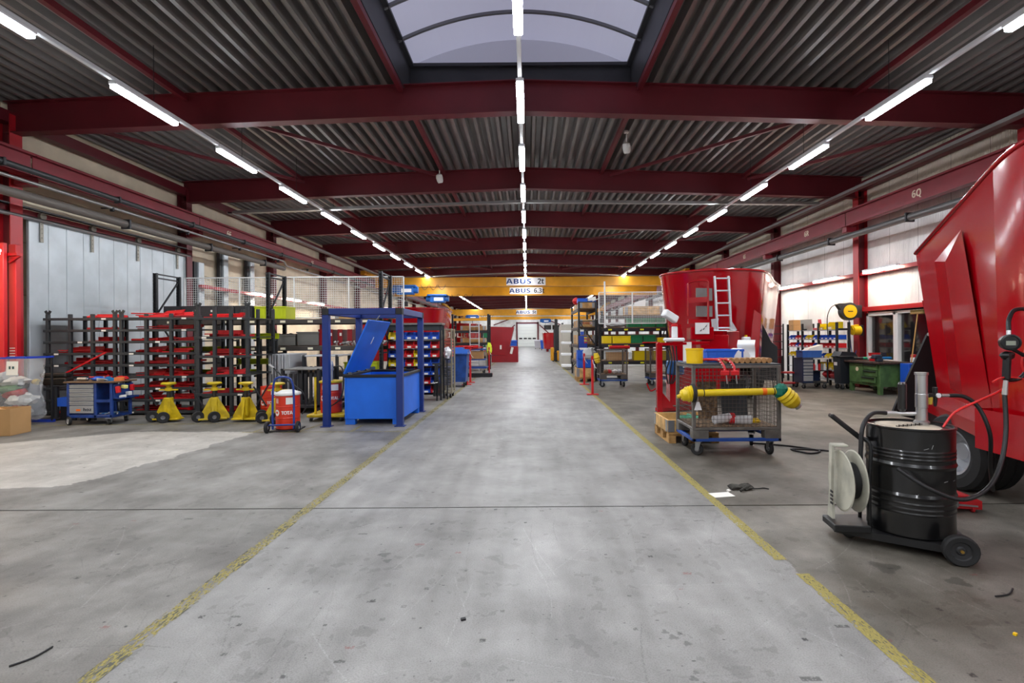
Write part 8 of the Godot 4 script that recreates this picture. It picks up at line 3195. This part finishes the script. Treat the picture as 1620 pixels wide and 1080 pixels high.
	bar(st, Vector3(0.01, -0.02, 0), Vector3(0.02, 0.16, 0), 0.034, 0.05, Vector3.BACK, 0.01)
	tube(st, smooth_path([Vector3(0.03, -0.02, 0.0), Vector3(0.1, -0.01, 0), Vector3(0.15, 0.05, 0), Vector3(0.14, 0.14, 0), Vector3(0.06, 0.19, 0)], 5), 0.013, 8)
	blob(st, Vector3(0.02, 0.15, 0.0), Vector3(0.05, 0.03, 0.025), 3, 0.1)
	part(gun, "grip", st, mat("grip_black", rgb(16, 16, 17), 0.35))
	st = S()
	var mx := Transform3D(rot(90, -28, 0), Vector3(0.03, 0.24, 0.0))
	lathe(st, [[0.0, -0.05], [0.045, -0.05], [0.05, -0.03], [0.05, 0.02], [0.056, 0.022], [0.056, 0.045], [0.046, 0.048], [0.044, 0.04], [0.0, 0.04]], 22, mx)
	part(gun, "meter", st, mat("grip_black", rgb(16, 16, 17), 0.35))
	st = S()
	box(st, mx * Vector3(0, 0.043, 0.004), Vector3(0.05, 0.004, 0.03), mx.basis)
	part(gun, "meter_window", st, mat("lcd_grey", rgb(150, 156, 140), 0.3))
	st = S()
	cyl(st, Vector3(0.05, 0.28, -0.02), Vector3(0.06, 0.32, -0.03), 0.014)
	part(gun, "outlet", st, steel)
	st = S()
	tube(st, smooth_path([Vector3(0.06, 0.32, -0.03), Vector3(0.09, 0.4, -0.06), Vector3(0.18, 0.47, -0.1), Vector3(0.36, 0.46, -0.12), Vector3(0.62, 0.4, -0.12)], 6), 0.014, 8)
	part(gun, "spout_hose", st, mat("hose_black", rgb(18, 18, 20), 0.5))
	var rl2 := thing("red_hose_coil", "thin red air line looping beside the dispensing gun", "air line", P(3.28, 1.2, 3.52))
	st = S()
	tube(st, smooth_path([Vector3(0.16, -0.02, 0.0), Vector3(0.12, 0.1, 0.0), Vector3(0.17, 0.24, 0), Vector3(0.26, 0.3, 0), Vector3(0.36, 0.2, 0), Vector3(0.34, 0.02, 0), Vector3(0.24, -0.09, 0), Vector3(0.16, -0.02, 0.01), Vector3(0.0, -0.0, 0.0), Vector3(-0.1, -0.03, 0.02)], 6), 0.006, 6)
	part(rl2, "line", st, mat("line_red", rgb(216, 30, 30), 0.4))

func build_floor_marks() -> void:
	# worn yellow aisle lines
	var im := Image.create(48, 1024, false, Image.FORMAT_RGBA8)
	var n := FastNoiseLite.new()
	n.seed = 3
	n.frequency = 0.07
	n.fractal_octaves = 4
	var n2 := FastNoiseLite.new()
	n2.seed = 8
	n2.frequency = 0.012
	var make := func(wear: float, dark: float, sd: int) -> StandardMaterial3D:
		n.seed = sd
		n2.seed = sd + 4
		var pic := Image.create(48, 1024, false, Image.FORMAT_RGBA8)
		for y in 1024:
			for x in 48:
				var v := n.get_noise_2d(x * 1.4, y) + 0.6 * n2.get_noise_2d(x, y)
				var edge := 0.2 if x < 4 or x > 43 else 0.0
				var c := Color(0.62, 0.57, 0.3, 1.0) * (0.92 + 0.16 * n.get_noise_2d(x * 3.0 + 99, y * 2.0))
				if v < dark:
					c = Color(0.3, 0.3, 0.26)
				c.a = 0.0 if v > wear - edge else 1.0
				pic.set_pixel(x, y, c)
		var m := StandardMaterial3D.new()
		m.albedo_texture = ImageTexture.create_from_image(pic)
		m.transparency = BaseMaterial3D.TRANSPARENCY_ALPHA_SCISSOR
		m.alpha_scissor_threshold = 0.5
		m.roughness = 0.7
		return m
	var left_m: StandardMaterial3D = make.call(0.16, -0.24, 3)
	left_m.resource_name = "floor_paint_left"
	var right_m: StandardMaterial3D = make.call(0.42, -0.5, 14)
	right_m.resource_name = "floor_paint_right"
	var strip := func(a: Vector2, b: Vector2, w: float, m: Material, label: String) -> void:
		var st := S()
		var dir := (b - a).normalized()
		var sd := Vector2(-dir.y, dir.x) * w / 2.0
		var up := Vector3.UP
		var segs := maxi(1, int(a.distance_to(b) / 5.0))
		for k in segs:
			var p := a.lerp(b, float(k) / segs)
			var q := a.lerp(b, float(k + 1) / segs)
			var y := 0.0015
			var v0 := a.distance_to(p) / 4.0
			var v1 := a.distance_to(q) / 4.0
			tri(st, P(p.x - sd.x, y, p.y - sd.y), P(p.x + sd.x, y, p.y + sd.y), P(q.x + sd.x, y, q.y + sd.y), up, up, up, Vector2(0, v0), Vector2(1, v0), Vector2(1, v1))
			tri(st, P(p.x - sd.x, y, p.y - sd.y), P(q.x + sd.x, y, q.y + sd.y), P(q.x - sd.x, y, q.y - sd.y), up, up, up, Vector2(0, v0), Vector2(1, v1), Vector2(0, v1))
		solo("floor_line", label, "floor marking", st.commit(), m)
	strip.call(Vector2(-1.95, -2.0), Vector2(-1.92, 40.0), 0.1, left_m, "worn yellow line on the left of the aisle")
	strip.call(Vector2(1.67, -2.0), Vector2(1.72, 3.22), 0.085, right_m, "worn yellow line on the right of the aisle, near piece")
	strip.call(Vector2(1.685, 3.42), Vector2(1.74, 40.0), 0.085, right_m, "worn yellow line on the right of the aisle, long piece")
	strip.call(Vector2(-9.0, 9.02), Vector2(-4.5, 9.12), 0.06, left_m, "faint yellow line in front of the dark racks")
	strip.call(Vector2(-4.6, 8.24), Vector2(-2.0, 8.2), 0.06, left_m, "yellow cross line in front of the blue frame")
	strip.call(Vector2(-4.42, 8.26), Vector2(-4.42, 9.0), 0.06, left_m, "short yellow tick left of the red drum truck")
	strip.call(Vector2(-3.7, 8.26), Vector2(-3.6, 9.0), 0.06, left_m, "short yellow tick between red drum and blue post")
	strip.call(Vector2(-2.85, 8.26), Vector2(-2.85, 8.8), 0.06, left_m, "short yellow tick in front of the blue box")
	# litter
	var st := S()
	box(st, Vector3(0, 0.003, 0), Vector3(0.2, 0.004, 0.13), rot(0, 0, 1))
	solo("paper_sheet", "white sheet of paper on the floor by the right line", "paper", st.commit(), mat("card_white", rgb(232, 230, 222), 0.7), P(1.82, 0, 4.82), 8)
	st = S()
	box(st, Vector3(0, 0.008, 0), Vector3(0.03, 0.016, 0.03), rot(20, 30, 0))
	solo("paper_scrap", "tiny crumpled paper scrap beside the white sheet", "paper", st.commit(), mat("card_white", rgb(232, 230, 222), 0.7), P(1.93, 0, 4.93))
	var g := thing("work_glove", "grey dirty work glove with a cord lying on the floor", "glove", P(2.1, 0, 5.0))
	st = S()
	blob(st, Vector3(0.02, 0.025, 0), Vector3(0.07, 0.03, 0.06), 5, 0.35)
	for k in 4:
		tube(st, smooth_path([Vector3(-0.03, 0.025, -0.03 + k * 0.02), Vector3(-0.09, 0.03, -0.05 + k * 0.028), Vector3(-0.13, 0.014, -0.05 + k * 0.03)], 4), 0.012, 6)
	tube(st, smooth_path([Vector3(0.0, 0.02, 0.04), Vector3(-0.03, 0.03, 0.08), Vector3(-0.07, 0.014, 0.1)], 4), 0.013, 6)
	part(g, "glove", st, mat("glove_grey", rgb(82, 80, 72), 0.9, 0, 3))
	st = S()
	tube(st, smooth_path([Vector3(0.08, 0.01, 0), Vector3(0.13, 0.012, 0.02), Vector3(0.2, 0.008, -0.01), Vector3(0.24, 0.008, 0.02)], 4), 0.006, 5)
	part(g, "cord", st, mat("cable_black", rgb(24, 24, 26), 0.6))
	for q in [[-2.35, 2.42, 0.16, 60, "black plastic strip on the floor in the lower left"], [-0.35, 2.72, 0.026, 0, "tiny dark crumb on the floor in the middle of the aisle"], [2.42, 2.55, 0.02, 10, "small yellow chip on the dark floor at the right"], [2.75, 2.95, 0.2, 20, "thin black wire on the floor in front of the cart"]]:
		st = S()
		if q[2] > 0.1:
			tube(st, smooth_path([Vector3(-q[2] / 2, 0.006, 0), Vector3(0, 0.006, 0.012), Vector3(q[2] / 2, 0.006, -0.02)], 4), 0.005, 5)
		else:
			box(st, Vector3(0, 0.005, 0), Vector3(q[2], 0.01, q[2] * 0.7), rot(0, 20, 0))
		solo("floor_debris", q[4], "debris", st.commit(), mat("bucket_yellow", rgb(232, 190, 12), 0.4) if q[2] < 0.022 else mat("cable_black", rgb(24, 24, 26), 0.6), P(q[0], 0, q[1]), q[3])
# ---------------------------------------------------------------- further down the hall
func build_far() -> void:
	var red := mat("machine_red", rgb(190, 10, 28), 0.32)
	var dull := mat("tub_dull", rgb(150, 10, 26), 0.4, 0, 1)
	var iron := mat("rack_black", rgb(40, 42, 46), 0.5)
	# red tubs on the left behind the racks
	mixer_tub("mixer_tub", "red mixer tub whose rim rises behind the bin rack on the left", [Vector2(-6.2, 18.0), Vector2(-4.6, 17.2), Vector2(-3.3, 17.4), Vector2(-2.9, 18.4), Vector2(-3.1, 20.6), Vector2(-4.4, 21.4), Vector2(-6.0, 20.4)], 0.7, 2.5, 0.8, red)
	mixer_tub("mixer_tub", "red mixer tub with a white name panel deeper on the left", [Vector2(-5.2, 25.0), Vector2(-3.4, 24.2), Vector2(-2.5, 25.2), Vector2(-2.6, 28.0), Vector2(-4.0, 29.0), Vector2(-5.2, 27.6)], 0.6, 2.15, 0.86, red)
	var nm := thing("name_panel", "white lettered panel on the second red tub on the left", "sign", P(-3.35, 1.62, 23.9))
	mi(nm, "lettering", text_mesh("TRIOLIET", 0.24, 0.01, true), mat("print_white", rgb(238, 236, 230), 0.6))
	var hb := thing("steel_tub_shell", "dark red flared steel tub half standing at the left aisle edge", "tub", P(-1.55, 0, 31.5))
	var st := S()
	prism(st, [Vector2(-0.85, 0.45), Vector2(0.35, 0.4), Vector2(0.75, 2.1), Vector2(-0.85, 2.15)], 1.2)
	part(hb, "flared_shell", st, dull)
	st = S()
	prism(st, [Vector2(-0.6, 0.0), Vector2(1.0, 0.0), Vector2(1.0, 0.95), Vector2(0.5, 0.95), Vector2(0.3, 0.4), Vector2(-0.6, 0.4)], 1.0, Transform3D(Basis(), Vector3(0, 0, 0.3)))
	part(hb, "base_skirt", st, dull)
	st = S()
	box(st, Vector3(-0.05, 0.9, 0.62), Vector3(0.1, 0.25, 0.04))
	box(st, Vector3(0.62, 0.7, 0.82), Vector3(0.14, 0.4, 0.04), rot(0, 0, -14))
	part(hb, "white_tag", st, mat("card_white", rgb(232, 230, 222), 0.7))
	# rack with ladder and timber on the left
	var rk := thing("pallet_rack", "tall dark rack with timber shelves and a leaning ladder on the left", "pallet rack", P(0, 0, 23.0))
	for x in [-3.35, -1.75]:
		rack_frame(rk, x, 1.0, 2.55, iron)
	for y in [0.6, 1.2, 1.75, 2.3]:
		rack_beam(rk, -3.3, -1.8, y, 0.03, iron if y < 2.2 else mat("crane_yellow", rgb(226, 158, 22), 0.45), 0)
		st = S()
		box(st, Vector3(-2.55, y + 0.065, -0.5), Vector3(1.5, 0.02, 1.0))
		part(rk, "deck_board", st, mat("deck_board", rgb(120, 92, 62), 0.8))
	for k in 3:
		crate("timber tray on the %s level of the dark rack with the ladder" % nth(k), P(-2.45, [0.676, 1.276, 1.826][k], 23.4), 0, 1.1, 0.2, 0.7, "", "timber trays on the far left rack", k)
	var l := thing("ladder", "aluminium ladder leaning on the dark rack at the left", "ladder", P(-2.35, 0, 22.85))
	for s in [-1.0, 1.0]:
		st = S()
		box(st, Vector3(s * 0.2, 1.1, 0), Vector3(0.05, 2.2, 0.05), Basis(), 0.006)
		part(l, "stile", st, mat("aluminium", rgb(200, 204, 208), 0.35))
	for k in 8:
		st = S()
		box(st, Vector3(0, 0.1 + k * 0.27, 0), Vector3(0.38, 0.035, 0.04))
		part(l, "rung", st, mat("aluminium", rgb(200, 204, 208), 0.35))
	# low trolley with red arms
	var lt := thing("flat_trolley", "low blue flat trolley loaded with red arms on the left", "trolley", P(-2.35, 0, 20.6))
	st = S()
	box(st, Vector3(0, 0.3, 0), Vector3(1.5, 0.06, 0.8), Basis(), 0.008)
	part(lt, "deck", st, mat("dolly_blue", rgb(28, 72, 150), 0.45))
	for sx in [-1.0, 1.0]:
		for sz in [-1.0, 1.0]:
			caster(lt, Vector3(sx * 0.6, 0.27, sz * 0.3), 10, 0.09)
		st = S()
		box(st, Vector3(sx * 0.68, 0.75, -0.3), Vector3(0.05, 0.9, 0.05), Basis(), 0.006)
		part(lt, "stake", st, mat("cage_pale", rgb(158, 150, 128), 0.5))
	for y in [0.62, 1.02]:
		st = S()
		box(st, Vector3(0, y, 0), Vector3(1.4, 0.04, 0.7), Basis(), 0.006)
		part(lt, "shelf", st, mat("dolly_blue", rgb(28, 72, 150), 0.45))
	for k in 6:
		var o := solo("steel_part", "red steel arm lying on the blue flat trolley, %s from the left" % nth(k), "metal part", red_part_mesh(k % 5), mat("part_red", rgb(196, 16, 28), 0.4), P(-2.8 + k * 0.16, 1.045 + 0.05 * (k % 2), 20.45), 10 * k, "red arms on the blue flat trolley")
		o.scale = Vector3(1.0, 1.6, 1.4)
	cardboard("pale carton on the middle shelf of the blue flat trolley", P(-2.0, 0.645, 20.5), 0, 0.5, 0.3, 0.4)
	var yg := thing("hi_vis_jacket", "bright yellow jacket hanging on the rack corner at the left", "jacket", P(-1.7, 1.0, 22.88))
	st = S()
	blob(st, Vector3(0, 0.0, 0), Vector3(0.12, 0.26, 0.1), 19, 0.45)
	part(yg, "jacket", st, mat("hi_vis", rgb(214, 226, 50), 0.7))
	# right aisle side: white cabinets, shelf ends, stacker truck, red rack
	for k in 3:
		var c := thing("steel_cabinet", "pale grey steel cabinet along the right of the aisle, %s from the front" % nth(k), "cabinet", P(2.12 + k * 0.1, 0, 25.0 + k * 2.4))
		st = S()
		box(st, Vector3(0, 1.05, 0), Vector3(0.9, 2.1, 0.6), Basis(), 0.012)
		part(c, "body", st, mat("cabinet_grey", rgb(182, 178, 166), 0.5, 0, 1))
		for s in [-1.0, 1.0]:
			st = S()
			box(st, Vector3(s * 0.22, 1.05, 0.305), Vector3(0.42, 2.0, 0.012), Basis(), 0.003)
			var d := part(c, "door", st, mat("cabinet_grey", rgb(182, 178, 166), 0.5))
			st = S()
			box(st, Vector3(s * 0.06, 1.05, 0.316), Vector3(0.02, 0.12, 0.015))
			part(d, "handle", st, iron)
	for k in 4:
		var s4 := thing("step_shelf", "white shelf plate sticking out of the right side rack, %s from below" % nth(k), "shelf", P(1.82, 0.18 + k * 0.52, 23.6))
		st = S()
		box(st, Vector3(0, 0, 0), Vector3(0.5, 0.1, 0.7), Basis(), 0.01)
		part(s4, "plate", st, mat("plastic_white", rgb(232, 234, 236), 0.45))
		st = S()
		box(st, Vector3(0.24, -0.09 if k == 0 else -0.26, -0.3), Vector3(0.06, 0.18 if k == 0 else 0.42, 0.06))
		part(s4, "support", st, iron)
	var fk := thing("stacker_truck", "yellow and black stacker truck parked at the right of the aisle", "stacker", P(1.78, 0, 31.4))
	st = S()
	box(st, Vector3(-0.25, 0.45, 0), Vector3(0.2, 0.8, 0.5), Basis(), 0.03)
	box(st, Vector3(0.1, 0.35, 0), Vector3(0.16, 0.6, 0.5), Basis(), 0.03)
	part(fk, "hood", st, mat("crane_yellow", rgb(226, 158, 22), 0.45))
	st = S()
	box(st, Vector3(0.0, 1.3, -0.1), Vector3(0.18, 2.6, 0.2), Basis(), 0.01)
	part(fk, "mast", st, mat("hoist_dark", rgb(30, 30, 34), 0.5))
	st = S()
	box(st, Vector3(-0.06, 0.3, 0.1), Vector3(0.18, 0.5, 0.4), Basis(), 0.02)
	part(fk, "battery_box", st, mat("hoist_dark", rgb(30, 30, 34), 0.5))
	st = S()
	for k in 3:
		box(st, Vector3(0.3, 0.18 + k * 0.12, 0.26), Vector3(0.24, 0.05, 0.01), rot(0, 0, 30))
	part(fk, "hazard_stripes", st, mat("crane_yellow", rgb(226, 158, 22), 0.45))
	st = S()
	box(st, Vector3(0.3, 0.28, 0.25), Vector3(0.3, 0.46, 0.012))
	part(fk, "hazard_plate", st, mat("hoist_dark", rgb(30, 30, 34), 0.5))
	for q in [[-0.2, 0.2], [0.2, 0.2], [0.0, -0.4]]:
		wheel(fk, "stack", Vector3(q[0], 0.08, q[1]), 90, 0.08, 0.06, 0.04, mat("rubber", rgb(26, 26, 27), 0.75), mat("hub_grey", rgb(120, 120, 122), 0.5))
	# racks with mixed loads deeper on both sides
	var spots := [[2.3, 33.0, "right", 2.4], [2.4, 39.0, "right", 2.3], [2.5, 47.0, "right", 2.2], [-3.4, 38.0, "left", 2.0], [-3.6, 46.0, "left", 2.2]]
	for k in spots.size():
		var q: Array = spots[k]
		var r := thing("storage_rack", "distant dark storage rack on the %s of the aisle, %s of the far racks" % [q[2], nth(k)], "rack", P(q[0], 0, q[1]))
		for x in [0.0, 1.5]:
			for z in [0.0, -0.9]:
				st = S()
				box(st, Vector3(x, q[3] / 2, z), Vector3(0.08, q[3], 0.08))
				part(r, "upright", st, iron)
		for y in [0.15, 0.8, 1.45, 2.0]:
			st = S()
			box(st, Vector3(0.75, y, -0.45), Vector3(1.5, 0.06, 0.9))
			part(r, "shelf", st, iron)
		for y in [0.18, 0.83, 1.48]:
			for c in 2:
				var cols := ["red", "yellow", "blue", "grey", "green"]
				var ci := int(k * 3 + y * 7 + c * 2) % 5
				container("plastic_container", "%s container on the %s level of far %s rack %s, %s one" % [cols[ci], {0.18: "bottom", 0.83: "middle", 1.48: "upper"}[y], q[2], nth(k), ["left", "right"][c]], P(q[0] + 0.4 + c * 0.7, y, q[1] + 0.35), 0, 0.55, 0.35, 0.5, [mat("bright_red", rgb(196, 22, 30), 0.4), mat("bin_yellow", rgb(232, 206, 14), 0.4), mat("bin_blue", rgb(22, 78, 190), 0.4), mat("tub_grey", rgb(120, 118, 114), 0.5), mat("bin_green", rgb(14, 120, 74), 0.4)][ci])
	# red machine frames deeper on the right and near the door
	for q in [[2.4, 52.0, "right", 1.9], [-4.6, 40.0, "left", 2.2], [-3.6, 55.0, "left", 1.8], [3.0, 62.0, "right", 1.7]]:
		mixer_tub("mixer_tub", "distant red mixer tub on the %s side, the %s one of its side" % [q[2], {52.0: "nearer", 62.0: "farther", 40.0: "nearer", 55.0: "farther"}[q[1]]], [Vector2(q[0] - 0.7, q[1]), Vector2(q[0], q[1] - 0.9), Vector2(q[0] + 0.9, q[1] - 0.6), Vector2(q[0] + 1.1, q[1] + 1.0), Vector2(q[0], q[1] + 1.6), Vector2(q[0] - 0.8, q[1] + 1.0)], 0.3, q[3], 0.85, red)
	for q in [[-1.6, 60.0, "blue", rgb(28, 84, 190)], [1.9, 58.0, "blue", rgb(40, 90, 170)], [1.3, 64.0, "grey", rgb(190, 190, 196)], [-2.4, 66.0, "dark", rgb(40, 44, 48)]]:
		wheelie_bin("distant %s wheeled container near the end door, %s of the aisle" % [q[2], "left" if q[0] < 0 else "right"], P(q[0], 0, q[1]), 0, 0.8, 1.1, 0.8, mat("far_bin" + q[2], q[3], 0.5), mat("far_bin" + q[2], q[3], 0.5))
	# notice boxes high on the end wall braces
	for s in [-1.0, 1.0]:
		var br := thing("wall_brace", "dark red diagonal brace on the end wall %s of the door" % ("left" if s < 0 else "right"), "brace", P(0, 0, END - 0.35))
		st = S()
		bar(st, Vector3(s * 1.9, 3.4, 0), Vector3(s * 5.2, 0.4, 0), 0.16, 0.16)
		bar(st, Vector3(s * 1.9, 4.6, 0), Vector3(s * 5.2, 3.4, 0), 0.16, 0.16)
		part(br, "diagonal", st, mat("steel_maroon", rgb(122, 24, 38), 0.5))
